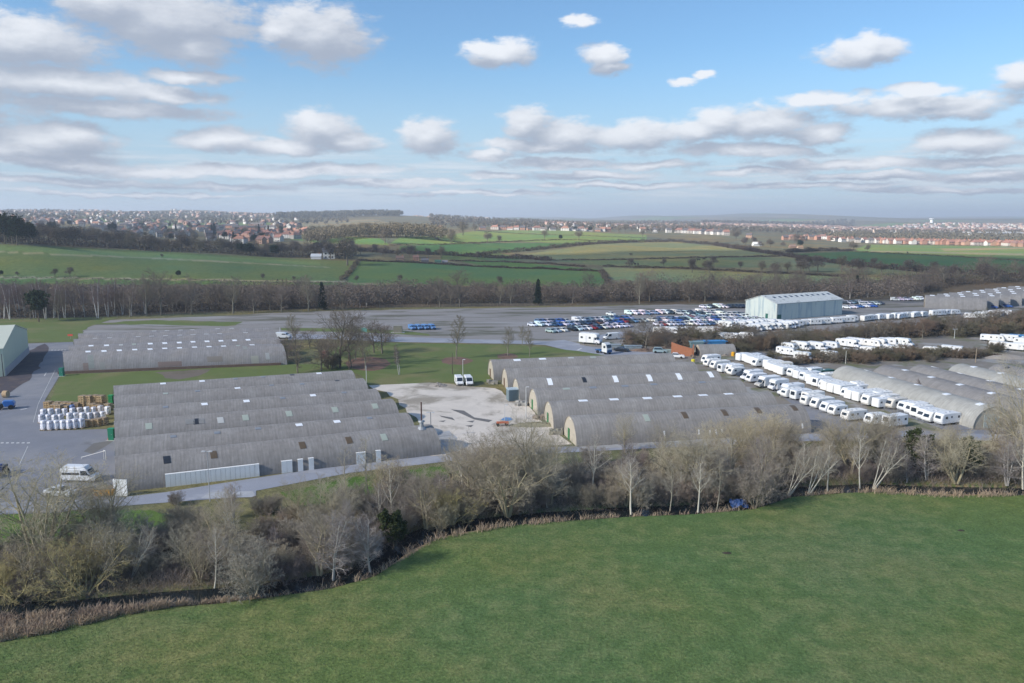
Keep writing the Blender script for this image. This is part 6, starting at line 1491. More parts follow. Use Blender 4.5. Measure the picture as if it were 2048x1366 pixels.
# ------------------------------------------------------------------ vehicles
def quad_panel(mb, P_, n_off=.012, inset=.08):
    P_ = np.array(P_, float); c = P_.mean(0); n = np.cross(P_[1] - P_[0], P_[2] - P_[0]); n /= np.linalg.norm(n)
    mb.add(c + (P_ - c) * (1 - inset) + n * n_off, [(0, 1, 2, 3)])
def wheels(e, xs, y, r, w=.2):
    for x_ in xs:
        for s in (-1, 1):
            o = MB().tube((x_, s * (y - w / 2) - w / 2, r), (x_, s * (y - w / 2) + w / 2, r), r, r, 14).build("wheel", M['tyre'], e)
            MB().tube((x_, s * (y + .012) - .005, r), (x_, s * (y + .012) + .005, r), r * .58, r * .58, 10).build("rim", M['rim'], o)
def car_builder(name, prof, cab, L, hw, wx, r=.32, rims=True, lights=True):
    """prof: lower body side outline; cab: (x rear bottom, x front bottom, x front top, x rear top, z bottom, z top)"""
    def build():
        e = empty(name, (0, 0, 0))
        mb = MB(); mb.prism(prof, hw, .09)
        x0, x1, x2, x3, z0, z1 = cab; h0, h1 = hw - .05, hw - .2
        B = [(x0, -h0, z0), (x1, -h0, z0), (x1, h0, z0), (x0, h0, z0)]; Tt = [(x3, -h1, z1), (x2, -h1, z1), (x2, h1, z1), (x3, h1, z1)]
        mb.add(B + Tt, [(0, 1, 5, 4), (1, 2, 6, 5), (2, 3, 7, 6), (3, 0, 4, 7), (4, 5, 6, 7)])
        mb.add([(x3 + .1, -h1 + .1, z1 + .04), (x2 - .1, -h1 + .1, z1 + .04), (x2 - .1, h1 - .1, z1 + .04), (x3 + .1, h1 - .1, z1 + .04)] + Tt, [(0, 1, 2, 3), (4, 5, 1, 0), (5, 6, 2, 1), (6, 7, 3, 2), (7, 4, 0, 3)])
        mb.build("body", M['paint'], e, color=(.7, .7, .7))
        g = MB(); quad_panel(g, [B[1], B[2], Tt[2], Tt[1]]); g.build("windscreen", M['glass'], e)
        g = MB(); quad_panel(g, [B[3], B[0], Tt[0], Tt[3]]); g.build("rear_window", M['glass'], e)
        for a_, b_, c_, d_ in ((B[0], B[1], Tt[1], Tt[0]), (B[2], B[3], Tt[3], Tt[2])):
            g = MB(); quad_panel(g, [a_, b_, c_, d_], inset=.13); g.build("side_window", M['glass'], e)
        for x_ in wx:
            for s in (-1, 1):
                o = MB().tube((x_, s * (hw - .09) - .1, r), (x_, s * (hw - .09) + .11, r), r, r, 12).build("wheel", M['tyre'], e)
        if lights:
            xf = max(p[0] for p in prof)
            for s in (-1, 1): MB().box((xf - .06, s * (hw - .3), .68), (.14, .34, .14)).build("headlight", M['lamp'], e)
        return e
    return build
HATCH = Spots(car_builder("hatchback_car", [(-2.0, .25), (2.0, .25), (2.05, .6), (1.85, .85), (1.1, 1.0), (-1.95, 1.02), (-2.05, .7)], (-1.95, 1.15, .35, -1.55, .98, 1.45), 4.1, .88, (-1.25, 1.3), lights=False))
SALOON = Spots(car_builder("saloon_car", [(-2.25, .25), (2.2, .25), (2.25, .6), (2.05, .82), (1.1, .98), (-1.5, 1.0), (-2.2, .98), (-2.3, .7)], (-1.65, 1.1, .3, -1.05, .96, 1.42), 4.5, .9, (-1.4, 1.35), lights=False))
SUV = Spots(car_builder("suv_car", [(-2.15, .35), (2.15, .35), (2.2, .75), (2.0, 1.0), (1.15, 1.1), (-2.1, 1.12), (-2.2, .8)], (-2.05, 1.1, .45, -1.85, 1.08, 1.68), 4.4, .92, (-1.35, 1.35), .37, lights=False))
VANP = [(-2.5, .3), (2.45, .3), (2.5, .8), (2.3, 1.05), (1.7, 1.25), (1.05, 1.9), (.6, 2.02), (-2.45, 2.02), (-2.55, 1.2)]
def van_builder(name, s=1.0, high=2.02, L=2.5, win=True, minibus=False):
    def build():
        e = empty(name, (0, 0, 0)); hw = .95 * s
        P_ = [(-L, .3), (L - .05, .3), (L, .8), (L - .15, 1.1), (L - .75, 1.28), (L - 1.4, high - .14), (L - 1.9, high), (-L + .1, high), (-L, high - .1), (-L - .03, 1.2)]
        MB().prism(P_, hw, .12).build("body", M['paint'], e, color=(.75, .76, .78))
        a_, b_ = (L - .78, 1.30), (L - 1.4, high - .18)
        g = MB(); g.add([(a_[0] + .03, -hw * .82, a_[1]), (a_[0] + .03, hw * .82, a_[1]), (b_[0] + .05, hw * .76, b_[1]), (b_[0] + .05, -hw * .76, b_[1])], [(0, 1, 2, 3)]); g.build("windscreen", M['glass'], e)
        for sd in (-1, 1):
            pts = [(L - 2.4, sd * (hw + .008), 1.25), (L - .95, sd * (hw + .008), 1.25), (L - 1.45, sd * (hw + .008), high - .3), (L - 2.4, sd * (hw + .008), high - .3)]
            g = MB(); g.add(pts, [(0, 1, 2, 3)]); g.build("side_window", M['glass'], e)
            if minibus:
                g = MB(); g.add([(-L + .35, sd * (hw + .008), 1.3), (L - 2.55, sd * (hw + .008), 1.3), (L - 2.55, sd * (hw + .008), high - .65), (-L + .35, sd * (hw + .008), high - .65)], [(0, 1, 2, 3)]); g.build("side_window", M['glass'], e)
        if minibus:
            g = MB(); g.prism([(-L + .3, high - .02), (L - 1.6, high - .02), (L - 1.9, high + .32), (-L + .5, high + .34)], hw - .1, .15); g.build("high_roof", M['paint'], e, color=(.75, .76, .78))
        wheels(e, (-L + 1.0, L - .9), hw, .36)
        for sd in (-1, 1):
            MB().box((L - .04, sd * (hw - .25), .95), (.12, .3, .22)).build("headlight", M['lamp'], e)
            MB().box((L - .85, sd * (hw + .12), 1.35), (.12, .16, .28)).build("mirror", M['tyre'], e)
        MB().box((L - .0, 0, .5), (.12, hw * 1.7, .26)).build("bumper", M['plain'], e, color=(.05, .05, .05))
        return e
    return build
VAN = Spots(van_builder("van", .92, 1.9, 2.2)); BIGVAN = Spots(van_builder("panel_van", 1.05, 2.4, 2.75)); MINIBUS = Spots(van_builder("minibus", 1.05, 2.35, 3.0, minibus=True))
def caravan_builder(name, L, front='slope', twin=True, H=2.55, graphic=None):
    def build():
        e = empty(name, (0, 0, 0)); hl = L / 2; hw = 1.12
        if front == 'slope': P_ = [(-hl, .42), (hl - .25, .42), (hl, .75), (hl - .05, 1.15), (hl - .55, 2.1), (hl - .95, H - .05), (0, H + .03), (-hl + .25, H - .06), (-hl + .02, 2.1)]
        elif front == 'round': P_ = [(-hl, .45), (hl - .3, .42), (hl - .02, .8), (hl, 1.3), (hl - .28, 2.1), (hl - .65, H - .08), (0, H), (-hl + .45, H - .1), (-hl + .08, 2.0), (-hl - .02, 1.2)]
        else: P_ = [(-hl, .45), (hl - .05, .42), (hl, 1.1), (hl - .15, H - .15), (hl - .3, H), (-hl + .2, H), (-hl, H - .2)]
        MB().prism(P_, hw, .10).build("body", M['gel'], e, color=(.80, .80, .80))
        # front window follows the front slope
        (xa_, za), (xb_, zb) = (P_[3], P_[4]) if front != 'flat' else (P_[2], P_[3])
        dx, dz = xb_ - xa_, zb - za
        def fp(f, y, o=.03): return (xa_ + dx * f + o, y, za + dz * f + o * .3)
        g = MB(); g.add([fp(.15, -.7), fp(.15, .7), fp(.85, .64), fp(.85, -.64)], [(0, 1, 2, 3)]); g.build("front_window", M['glass'], e)
        for sd in (-1, 1):
            for (x0, x1, z0, z1) in ([(hl - 1.95, hl - 1.2, 1.42, 1.9), (-hl + .7, -hl + 1.35, 1.45, 1.9)] + ([(-.15, .3, 1.55, 1.9)] if twin else [])):
                MB().box(((x0 + x1) / 2, sd * (hw + .004), (z0 + z1) / 2), (x1 - x0, .03, z1 - z0)).build("side_window", M['glass'], e)
        MB().box((-hl + .7 if False else .95, -hw - .006, 1.35), (.62, .03, 1.75)).build("door", M['gel'], e, color=(.70, .71, .72))
        MB().box((-.3, 0, H + .06), (.55, .55, .10)).build("roof_hatch", M['gel'], e, color=(.55, .57, .6))
        MB().box((hl * .35, .2, H + .03), (.4, .4, .08)).build("roof_hatch", M['gel'], e, color=(.5, .52, .56))
        for sd in (-1, 1):
            MB().tube((-.25, sd * 1.0 - .09, .32), (-.25, sd * 1.0 + .09, .32), .32, .32, 12).build("wheel", M['tyre'], e)
        mb = MB(); mb.tube((hl - .3, -.7, .45), (hl + 1.2, 0, .45), .05, .05, 5).tube((hl - .3, .7, .45), (hl + 1.2, 0, .45), .05, .05, 5).tube((hl + .9, 0, .1), (hl + .9, 0, .6), .05, .05, 5)
        mb.build("drawbar", M['metal'], e)
        if graphic:
            MB().box((-.1, -hw - .01, 1.0), (L * .6, .02, .16)).build("side_stripe", M['plain'], e, color=graphic)
        return e
    return build
def motorhome_builder(name, L=6.6, over=True, blank=False, col=(.80, .80, .80), cabc=(.78, .78, .8)):
    def build():
        e = empty(name, (0, 0, 0)); hl = L / 2; hw = 1.15; H = 2.95
        xc = hl - 1.75
        if over: P_ = [(-hl, .45), (xc, .45), (xc, 1.9), (xc + .95, 2.05), (xc + .85, H - .25), (xc + .1, H), (-hl + .15, H), (-hl, H - .2)]
        else: P_ = [(-hl, .45), (xc, .45), (xc, 2.1), (xc + .5, 2.2), (xc - .1, H - .1), (-hl + .15, H - .1), (-hl, H - .3)]
        MB().prism(P_, hw, .08).build("body", M['gel'], e, color=col)
        MB().prism([(xc - .1, .4), (hl, .4), (hl + .02, .95), (hl - .15, 1.15), (hl - .8, 1.32), (xc + .35, 2.02), (xc - .1, 2.04)], .98, .12).build("cab", M['paint'], e, color=cabc)
        g = MB(); g.add([(hl - .80, -.82, 1.36), (hl - .80, .82, 1.36), (xc + .42, .76, 2.0), (xc + .42, -.76, 2.0)], [(0, 1, 2, 3)]); g.build("windscreen", M['glass'], e)
        for sd in (-1, 1):
            g = MB(); g.add([(xc + .12, sd * .99, 1.3), (hl - 1.0, sd * .99, 1.3), (xc + .55, sd * .99, 1.9), (xc + .12, sd * .99, 1.9)], [(0, 1, 2, 3)]); g.build("cab_window", M['glass'], e)
            if not blank:
                for (x0, x1, z0, z1) in [(-hl + .6, -hl + 1.3, 1.55, 2.05), (-.1, .55, 1.55, 2.05)]:
                    MB().box(((x0 + x1) / 2, sd * (hw + .004), (z0 + z1) / 2), (x1 - x0, .03, z1 - z0)).build("side_window", M['glass'], e)
            MB().box((hl - .02, sd * .72, .85), (.12, .3, .22)).build("headlight", M['lamp'], e)
        if not blank: MB().box((-.9, -hw - .006, 1.4), (.62, .03, 1.85)).build("door", M['gel'], e, color=(.68, .69, .70))
        if not blank: MB().box((-.3, 0, H + .04), (.6, .6, .1)).build("roof_hatch", M['gel'], e, color=(.5, .52, .56))
        MB().box((hl + .0, 0, .5), (.12, 1.75, .26)).build("bumper", M['plain'], e, color=(.06, .06, .06))
        wheels(e, (-hl + 1.4, hl - .95), 1.02, .36)
        return e
    return build
CV = {'a': Spots(caravan_builder("caravan", 6.2)), 'b': Spots(caravan_builder("caravan", 6.8, 'round', graphic=(.35, .45, .6))), 'c': Spots(caravan_builder("caravan", 5.2, 'slope', False, 2.45)), 'd': Spots(caravan_builder("caravan", 6.4, 'flat')),
      'm': Spots(motorhome_builder("motorhome")), 'n': Spots(motorhome_builder("motorhome", 6.9, False)), 'l': Spots(motorhome_builder("box_lorry", 7.2, False, True, (.55, .56, .56), (.5, .48, .45)))}
VH = []
def cput(kind, px, py, rz, cols=None, sc_=1.0, desc=None, row='', off=None, z=0.04, cat=None, group=None, pos=None):
    p = Gv(px, py)[:2] if pos is None else np.array(pos)
    if cat in ('caravan', 'motorhome'): p = p + np.array([rd.uniform(-.9, .9), rd.uniform(-.35, .35)])
    if off is not None: p = p + np.array(off)
    o = kind.put((float(p[0]), float(p[1]), z), rz, sc_, cols)
    o['category'] = cat; o['group'] = group
    VH.append([proj(np.array([*p, 0.5]))[0], desc, row, o]); return o
whites = [(.82, .82, .82), (.80, .80, .78), (.76, .77, .78), (.82, .80, .76)]
CVD = {'a': 'white caravan with sloped front', 'b': 'white caravan with rounded front', 'c': 'short white caravan', 'd': 'white caravan with upright front', 'm': 'white overcab motorhome', 'n': 'white low-profile motorhome', 'l': 'grey box lorry'}
def cav(kind, px, py, rz, row, off=None, col=None, desc=None, sc_=1.0):
    c_ = col or rd.choice(whites)
    return cput(CV[kind], px, py, rz, {'body': c_}, (sc_ * rd.uniform(.72, .92), sc_ * .93, sc_ * rd.uniform(.86, .98)), desc or CVD[kind], row, off, cat='motorhome' if kind in 'mn' else ('lorry' if kind == 'l' else 'caravan'), group='caravans and motorhomes parked on the site')
# double row beside the centre huts; fronts face left
ax = R(22); fwd = np.array([math.cos(ax), math.sin(ax)])
fr = [(1398, 728, 'a'), (1408, 734, 'c'), (1418, 739, 'a'), (1431, 746, 'd'), (1442, 749, 'a'), (1455, 752.5, 'c'), (1474, 754, None), (1483, 761, 'n'), (1493, 765.5, 'a'), (1512, 776, 'l'), (1531, 782, 'm'), (1552, 793, 'n'), (1566, 797, 'b'), (1580, 801, 'd'), (1594, 808, 'd'), (1608, 813, 'b'), (1624, 819, 'a'), (1638, 826, 'a'), (1654, 833, 'c'), (1684, 844, 'b'), (1722, 853, 'c'), (1757, 856, 'd')]
for k, (px, py, kd) in enumerate(fr):
    if kd is None:
        cput(HATCH, px, py, ax + math.pi, {'body': (.03, .04, .06)}, 1, 'dark small car between two caravans', 'in the row beside the centre huts', off=fwd * 2.2, cat='car', group='cars parked on the site'); continue
    cav(kd, px, py, ax + math.pi + rd.uniform(-.03, .03), 'in the front row beside the centre huts', off=fwd * 3.3)
for k in range(26):
    f = k / 25; px = 1470 + (1735 - 1470) * f ** 1.05; py = 723 + (818 - 723) * f ** 1.15
    cav(rd.choice('aabcdd'), px, py, ax + rd.uniform(-.03, .03) + (math.pi if rd.random() < .4 else 0), 'in the back row of the double row', off=fwd * 3.3)
# row along the pale hut
fr3 = [(1697, 752, 'a'), (1719, 757, 'x'), (1641, 765, 'a0'), ]
for (px, py, kd, c_, ds) in [(1612, 754, 'a', None, 'white caravan behind green-covered one'), (1630, 759, 'd', (.015, .085, .06), 'caravan under dark green cover'), (1644, 766, 'b', None, 'white caravan beside green-covered one'), (1694, 786, 'n', None, None), (1706, 790, 'a', None, None), (1738, 800, 'd', None, None), (1750, 805, 'd', None, None), (1766, 812, 'a', None, None), (1780, 818, 'c', (.66, .62, .55), 'dull cream caravan'), (1793, 824, 'c', None, None), (1810, 830, 'a', None, None), (1825, 835, 'd', None, None), (1844, 840, 'a', None, None), (1860, 845, 'a', None, None), (1885, 850, 'b', None, None)]:
    cav(kd, px, py, ax + math.pi + rd.uniform(-.04, .04), 'in the row along the pale hut', off=fwd * 2.2, col=c_, desc=ds)
# singles near the debris
cav('d', 1511, 728, R(12), 'near the debris heap', desc='white caravan with pinkish front'); cav('a', 1545, 736, R(190), 'near the debris heap', desc='white caravan facing left'); cav('c', 1560, 739, R(190), 'near the debris heap', desc='short cream caravan', col=(.76, .72, .64))
# middle field of caravans
for (px, py, kd) in [(1580, 701, 'a'), (1606, 701, 'm'), (1636, 700, 'm'), (1664, 698, 'b'), (1684, 692, 'd'), (1697, 695, 'm'), (1711, 690, 'd'), (1740, 694, 'a'), (1757, 694, 'n'), (1772, 690, 'd'), (1790, 690, 'a'), (1812, 692, 'n')]:
    cav(kd, px, py, R(-46) + rd.uniform(-.05, .05), 'in the upper row behind the scrub')
for (px, py, kd) in [(1563, 708, 'c'), (1572, 711, 'a'), (1612, 722, 'm'), (1660, 718, 'a'), (1696, 712, 'b'), (1732, 709, 'a'), (1770, 710, 'c'), (1790, 708, 'd'), (1812, 704, 'c'), (1868, 708, 'b'), (1908, 706, 'd')]:
    cav(kd, px, py, R(-42) + rd.uniform(-.1, .1), 'in the lower row behind the scrub')
for (px, py, kd, c_) in [(1974, 682, 'c', None), (1997, 684, 'a', None), (2018, 684, 'd', None), (2036, 684, 'd', (.05, .2, .42)), (1996, 698, 'a', None), (2014, 700, 'd', None), (2028, 701, 'c', None), (2042, 702, 'a', None), (2040, 690, 'c', None)]:
    cav(kd, px, py, R(-35) + rd.uniform(-.1, .1), 'in the cluster at the right edge', col=c_)
def cline(n, x0, y0, x1, y1, rz, row, kinds='abcdmn', jit=1.0):
    for k in range(n):
        f = (k + .5) / n
        cav(rd.choice(kinds), x0 + (x1 - x0) * f + rd.uniform(-jit, jit), y0 + (y1 - y0) * f + rd.uniform(-.6, .6), rz + rd.uniform(-.08, .08), row)
cline(10, 1585, 653, 1715, 643, R(12), 'in front of the pale shed', 'aabcd')
cline(13, 1725, 642, 1850, 633, R(38), 'in the far row beyond the shed', 'aabcd')
cline(5, 1868, 632, 1910, 629, R(20), 'in the short row before the far-right huts', 'aacd')
cline(8, 1942, 638, 2010, 630, R(150), 'in the group below the far-right huts', 'aabcd')
cline(13, 1470, 666, 1592, 655, R(-25), 'in the packed row below the pale shed', 'mnmabd')
cline(9, 1450, 657, 1560, 650, R(-25), 'in the second packed row below the shed', 'mnabd')
cline(14, 1312, 667, 1480, 668, R(-20), 'half hidden by bare trees', 'aabcd')
cline(6, 1420, 678, 1500, 680, R(-15), 'behind the blue container', 'aabc')
cline(7, 1850, 600, 1790, 601, R(-30), 'right of the big pale shed', 'c') if False else None
# named single vehicles
cav('m', 1181, 688, R(-30), 'on the gravel stand by the access road', desc='large white motorhome', sc_=1.25)
o = cput(BIGVAN, 918, 769, R(-78), {'body': (.78, .79, .8)}, .86, 'white panel van, left of the pair', 'on the yard', cat='van', group='white vans on the yard')
o = cput(BIGVAN, 937, 769, R(-78), {'body': (.78, .79, .8)}, .86, 'white panel van, right of the pair', 'on the yard', cat='van', group='white vans on the yard')
cput(MINIBUS, 162, 962, R(-3), {'body': (.74, .75, .77), 'high_roof': (.74, .75, .77)}, .92, 'white high-roofed minibus side-on', 'on the left yard', cat='minibus', group='vehicles on the left yard')
cput(SALOON, 122, 992, R(-12), {'body': (.6, .62, .65)}, 1.0, 'silver car behind the bare willows', 'on the left yard', cat='car', group='vehicles on the left yard')
cput(VAN, 567, 677, R(-4), {'body': (.7, .74, .78)}, 1.1, 'white van side-on', 'at the end of the back-left huts', cat='van', group='vans')
for k in range(4): cput(VAN, 824 + 13.3 * k, 659.5 - .3 * k, R(-62), {'body': (.10, .24, .50)}, .98, 'blue van', 'in the row of four by the empty car park', cat='van', group='blue vans in a row of four')
cput(SALOON, 1243, 703, R(-25), {'body': (.02, .025, .035)}, 1.0, 'black car beside the grey sheet stacks', 'near the wide tree', cat='car', group='cars parked on the site')
cput(SALOON, 1353, 716, R(-14), {'body': (.8, .8, .8)}, 1.05, 'white coupe behind the centre huts', 'below the brick ruin', cat='car', group='cars parked on the site')
cput(SUV, 1320, 706, R(-10), {'body': (.3, .4, .42)}, 1.0, 'grey-green car behind the white coupe', 'below the brick ruin', cat='car', group='cars parked on the site')
cput(BIGVAN, 1222, 679, R(200), {'body': (.72, .73, .74)}, .95, 'white van half hidden by bush', 'near the white motorhome', cat='van', group='vans')
# tractor unit
p = Gv(1207, 707); e = empty("lorry_cab", tuple(map(float, p)), R(-50)); tag(e, 'white and blue lorry tractor unit without a trailer on the access road', 'lorry')
MB().prism([(.2, .7), (2.4, .6), (2.45, 1.9), (2.25, 2.2), (2.0, 3.0), (1.3, 3.5), (.2, 3.4)], 1.15, .1).build("cab", M['paint'], e, color=(.7, .71, .72)); MB().box((-1.3, 0, .85), (3.6, .9, .3)).box((-1.5, 0, 1.1), (1, 1, .15)).build("chassis", M['plain'], e, color=(.03, .12, .3))
g = MB(); g.add([(2.44, -.95, 2.0), (2.44, .95, 2.0), (2.14, .9, 2.95), (2.14, -.9, 2.95)], [(0, 1, 2, 3)]); g.build("windscreen", M['glass'], e)
MB().box((2.46, 0, 1.0), (.1, 2.1, .7)).build("bumper", M['plain'], e, color=(.03, .1, .25))
for s in (-1, 1): MB().box((1.4, s * 1.16, 2.3), (.8, .03, .7)).build("side_window", M['glass'], e)
for x_ in (1.6, -1.6):
    for s in (-1, 1): MB().tube((x_, s * .95 - .15, .5), (x_, s * .95 + .15, .5), .5, .5, 12).build("wheel", M['tyre'], e)
# car park rows (px, py in photo, number, colours)
CC = {'w': (.80, .81, .83), 's': (.42, .46, .50), 'd': (.025, .04, .065), 'k': (.018, .02, .024), 'b': (.02, .09, .36), 'n': (.025, .06, .14), 'r': (.30, .02, .025), 'g': (.16, .18, .20), 'c': (.16, .26, .38), 'o': (.12, .05, .035), 'v': (.80, .81, .83)}
CN = {'w': 'white', 's': 'silver', 'd': 'blue-black', 'k': 'black', 'b': 'bright blue', 'n': 'navy', 'r': 'red', 'g': 'grey', 'c': 'pale blue', 'o': 'brown', 'v': 'white'}
SEQ = 0
def carrow(cs, x0, y0, x1, y1, row, rz=R(-52), jit=.3):
    n = len(cs)
    for k, c in enumerate(cs):
        f = k / max(n - 1, 1); px = x0 + (x1 - x0) * f + rd.uniform(-jit, jit); py = y0 + (y1 - y0) * f + rd.uniform(-.3, .3)
        if c == '_': continue
        kind, nm, cat = (VAN, 'van', 'van') if c == 'v' else rd.choice([(HATCH, 'hatchback', 'car'), (HATCH, 'hatchback', 'car'), (SALOON, 'saloon car', 'car'), (SUV, 'estate car', 'car')])
        cput(kind, px, py, rz + rd.uniform(-.06, .06), {'body': tuple(min(1, q * rd.uniform(.85, 1.1)) for q in CC[c])}, rd.uniform(.95, 1.05), f'{CN[c]} {nm}', row, cat=cat, group='cars in the car park')
Z8 = lambda x, y: (1020 + x / 4.096, 560 + y / 4.096)
def cr8(cs, x0, y0, x1, y1, row, **k): a0, a1 = Z8(x0, y0), Z8(x1, y1); carrow(cs, *a0, *a1, row, **k)
cr8('ssw', 335, 430, 430, 422, 'in the short front row at the left')
cr8('kwswrnwswwws', 510, 415, 965, 385, 'in the front row of the car park')
cr8('wvw', 185, 380, 300, 378, 'at the left end of the car park')
cr8('nbwcsdndok', 355, 378, 760, 362, 'in the second row of the car park')
cr8('wnbbrkcgs', 770, 362, 1090, 345, 'in the right half of the second row')
cr8('cbsnbbs', 235, 350, 460, 345, 'in the third row at the left')
cr8('vwncswcsbnbs', 545, 340, 980, 320, 'in the third row of the car park')
cr8('w', 827, 290, 828, 290, 'alone on the open asphalt')
cr8('wrwwscswwwscnwws', 1215, 375, 1760, 368, 'in the front row of the right block')
cr8('wnwcbdwwswbwswsww', 1165, 340, 2000, 335, 'in the middle row of the right block')
cr8('wdwgwskwrwddwwswwwbw', 1170, 345, 1960, 352, 'in the middle row of the right block') if False else None
cr8('wrwcwswrwwnwsbww', 1450, 318, 1930, 310, 'in the fourth row of the right block')
cr8('bcnwswrscwnswwsc', 1240, 328, 1900, 330, 'in the third row of the right block')
cr8('swdckwswvwwsd', 1400, 285, 1900, 295, 'in the fifth row of the right block')
cr8('vvwc', 975, 285, 1120, 285, 'in the back row, left pair group'); 
cr8('vwc', 1095, 282, 1190, 280, 'in the back row, second group')
cr8('vvdvdsdwvvwwd', 1230, 280, 1720, 272, 'in the long back row')
cr8('wwdkvvwdkddddr', 1585, 230, 1960, 228, 'in the rear row left of the pale shed')
cr8('wsw', 1975, 325, 2060, 335, 'at the near left corner of the pale shed')
carrow('dswcdsww', 1690, 608, 1720, 606, 'just right of the pale shed'); carrow('swdwsd', 1728, 611, 1760, 609, 'right of the pale shed')
carrow('wwbwb', 1694, 617, 1745, 614, 'in the row below the far track')
carrow('vvwswvvd', 1790, 602, 1850, 600, 'in the row of vans before the far-right huts', rz=R(-30))
carrow('bdb', 1985, 617, 2015, 615, 'beside the far-right huts')
carrow('d', 1864, 612, 1865, 612, 'under the front far hut')
# labels of vehicles: count along each row
from collections import defaultdict
grp_ = defaultdict(list)
for it in VH: grp_[(it[2])].append(it)
for row, its in grp_.items():
    its.sort(key=lambda q: q[0])
    for k, (px, ds, rw, o) in enumerate(its):
        o['label'] = f'{ds} {rw}' if len(its) == 1 else f'{ds}, {ordn(k + 1)} from left {rw}'
# ------------------------------------------------------------------ houses
def house_builder(name, w, d, eave, ridge, chim=True, windows=False, hip=False):
    def build():
        e = empty(name, (0, 0, 0)); mb = MB()
        V_ = []
        for x in (-w / 2, w / 2): V_ += [(x, -d / 2, -1), (x, d / 2, -1), (x, d / 2, eave), (x, 0, ridge if not hip else eave), (x, -d / 2, eave)]
        mb.add(V_, [(0, 1, 2, 3, 4), (9, 8, 7, 6, 5), (0, 4, 9, 5), (1, 6, 7, 2)]); wl = mb.build("wall", M['wallh'], e, color=(.7, .68, .64))
        o_ = .35; zz = eave - .15; xr = w / 2 - (d / 2 if hip else -o_)
        V_ = [(-w / 2 - o_, -d / 2 - o_, zz), (w / 2 + o_, -d / 2 - o_, zz), (w / 2 + o_, d / 2 + o_, zz), (-w / 2 - o_, d / 2 + o_, zz), (-xr, 0, ridge + .12), (xr, 0, ridge + .12)]
        mb = MB(); mb.add(V_, [(0, 1, 5, 4), (2, 3, 4, 5), (1, 2, 5), (3, 0, 4)]) if hip else mb.add(V_ + [(v[0], v[1], v[2] + .2) for v in V_], [(6, 7, 11, 10), (8, 9, 10, 11), (0, 4, 5, 1), (3, 2, 5, 4), (0, 1, 7, 6), (2, 3, 9, 8), (1, 5, 11, 7), (5, 2, 8, 11), (3, 4, 10, 9), (4, 0, 6, 10)])
        rf = mb.build("roof", M['roofh'], e, color=(.25, .1, .06))
        if chim: MB().box((w * .3, 0, ridge + .5), (.9, .7, 1.6)).build("chimney", M['brick'], rf)
        if windows:
            for x_ in (-w * .28, w * .02, w * .28):
                for z_ in (1.3, 3.9):
                    if z_ < eave - .7: MB().box((x_, -d / 2 - .02, z_), (1.2, .06, 1.1)).build("window", M['glass'], wl)
        return e
    return build
HS = {'h': Spots(house_builder("house", 9, 7.5, 5.0, 7.8, windows=True)), 's': Spots(house_builder("house", 15, 8, 5.0, 8.2, hip=True, windows=True)), 'b': Spots(house_builder("bungalow", 11, 8, 2.8, 5.6)), 't': Spots(house_builder("terrace", 30, 8, 5.2, 8.0, windows=True))}
HL = []
def hput(kd, px, py, rz, wall, roof, where, sc_=1.0, desc=None):
    p = T(px, py); o = HS[kd].put(tuple(map(float, p)), rz, sc_, {'wall': wall, 'roof': roof}); o['category'] = 'house'; o['group'] = 'houses ' + where; HL.append([px, py, desc, where, o]); return o
WW = [(.60, .58, .55), (.54, .52, .49), (.46, .42, .38)]; BW = [(.36, .20, .14), (.42, .26, .18), (.30, .18, .13)]
RR = [(.32, .17, .125), (.28, .14, .11), (.22, .13, .11)]; DR = [(.11, .10, .105), (.15, .13, .125), (.09, .09, .10)]; OR = [(.42, .24, .17), (.38, .20, .14)]
rh = random.Random(21)
def town(n, poly, where, walls, roofs, kinds, ax0, mind=9.0, sc_=1.0):
    done = []
    xs_, ys_ = [p[0] for p in poly], [p[1] for p in poly]; tries = 0
    while len(done) < n and tries < n * 60:
        tries += 1
        px, py = rh.uniform(min(xs_), max(xs_)), rh.uniform(min(ys_), max(ys_))
        if not pip(np.array([px]), np.array([py]), poly)[0]: continue
        if any(abs(px - a_) < mind and abs(py - b_) < mind * .28 for a_, b_ in done): continue
        done.append((px, py)); hput(rh.choice(kinds), px, py, ax0 + rh.choice([0, 0, math.pi / 2]) + rh.uniform(-.1, .1), rh.choice(walls), rh.choice(roofs), where, sc_)
W1 = 'in the hillside town on the left'; WD = [(.52, .50, .47), (.38, .36, .34), (.26, .22, .19), (.24, .17, .14)]
town(34, [(60, 440), (330, 446), (340, 456), (200, 462), (60, 452)], W1, WD, DR + DR + RR, 'hsb', .2, 9)
town(62, [(190, 458), (440, 452), (560, 468), (560, 480), (420, 486), (250, 470)], W1, WD + WW[:1], DR + DR + RR, 'hhsb', .5, 8)
town(36, [(440, 468), (612, 462), (614, 470), (560, 488), (480, 488), (450, 480)], 'in the left town corner', WW + BW, OR + RR, 'hs', -.4, 7)
town(10, [(400, 452), (600, 452), (600, 460), (400, 462)], 'in the upper terraces of the left town', BW + WW, DR, 't', .0, 16)
W2 = 'above the bright middle fields'
for k, px in enumerate([880, 965, 990, 1005, 1020, 1033, 1046, 1060, 1074, 1088, 1105, 1130, 1146, 1162, 1178, 1196, 1206, 1216]):
    hput(rh.choice('hsb'), px, 458.5 + k * .28, rh.uniform(-.3, .3), rh.choice(WW + BW[:1]), rh.choice(RR + DR), W2)
for k, px in enumerate([1285, 1310, 1337, 1358, 1372, 1384, 1396, 1408, 1420, 1432, 1445, 1452]):
    hput(rh.choice('hs'), px, 464 + k * .6, rh.uniform(-.3, .3), rh.choice(WW), rh.choice(DR + RR), 'on the rise above the pale field', 1.15)
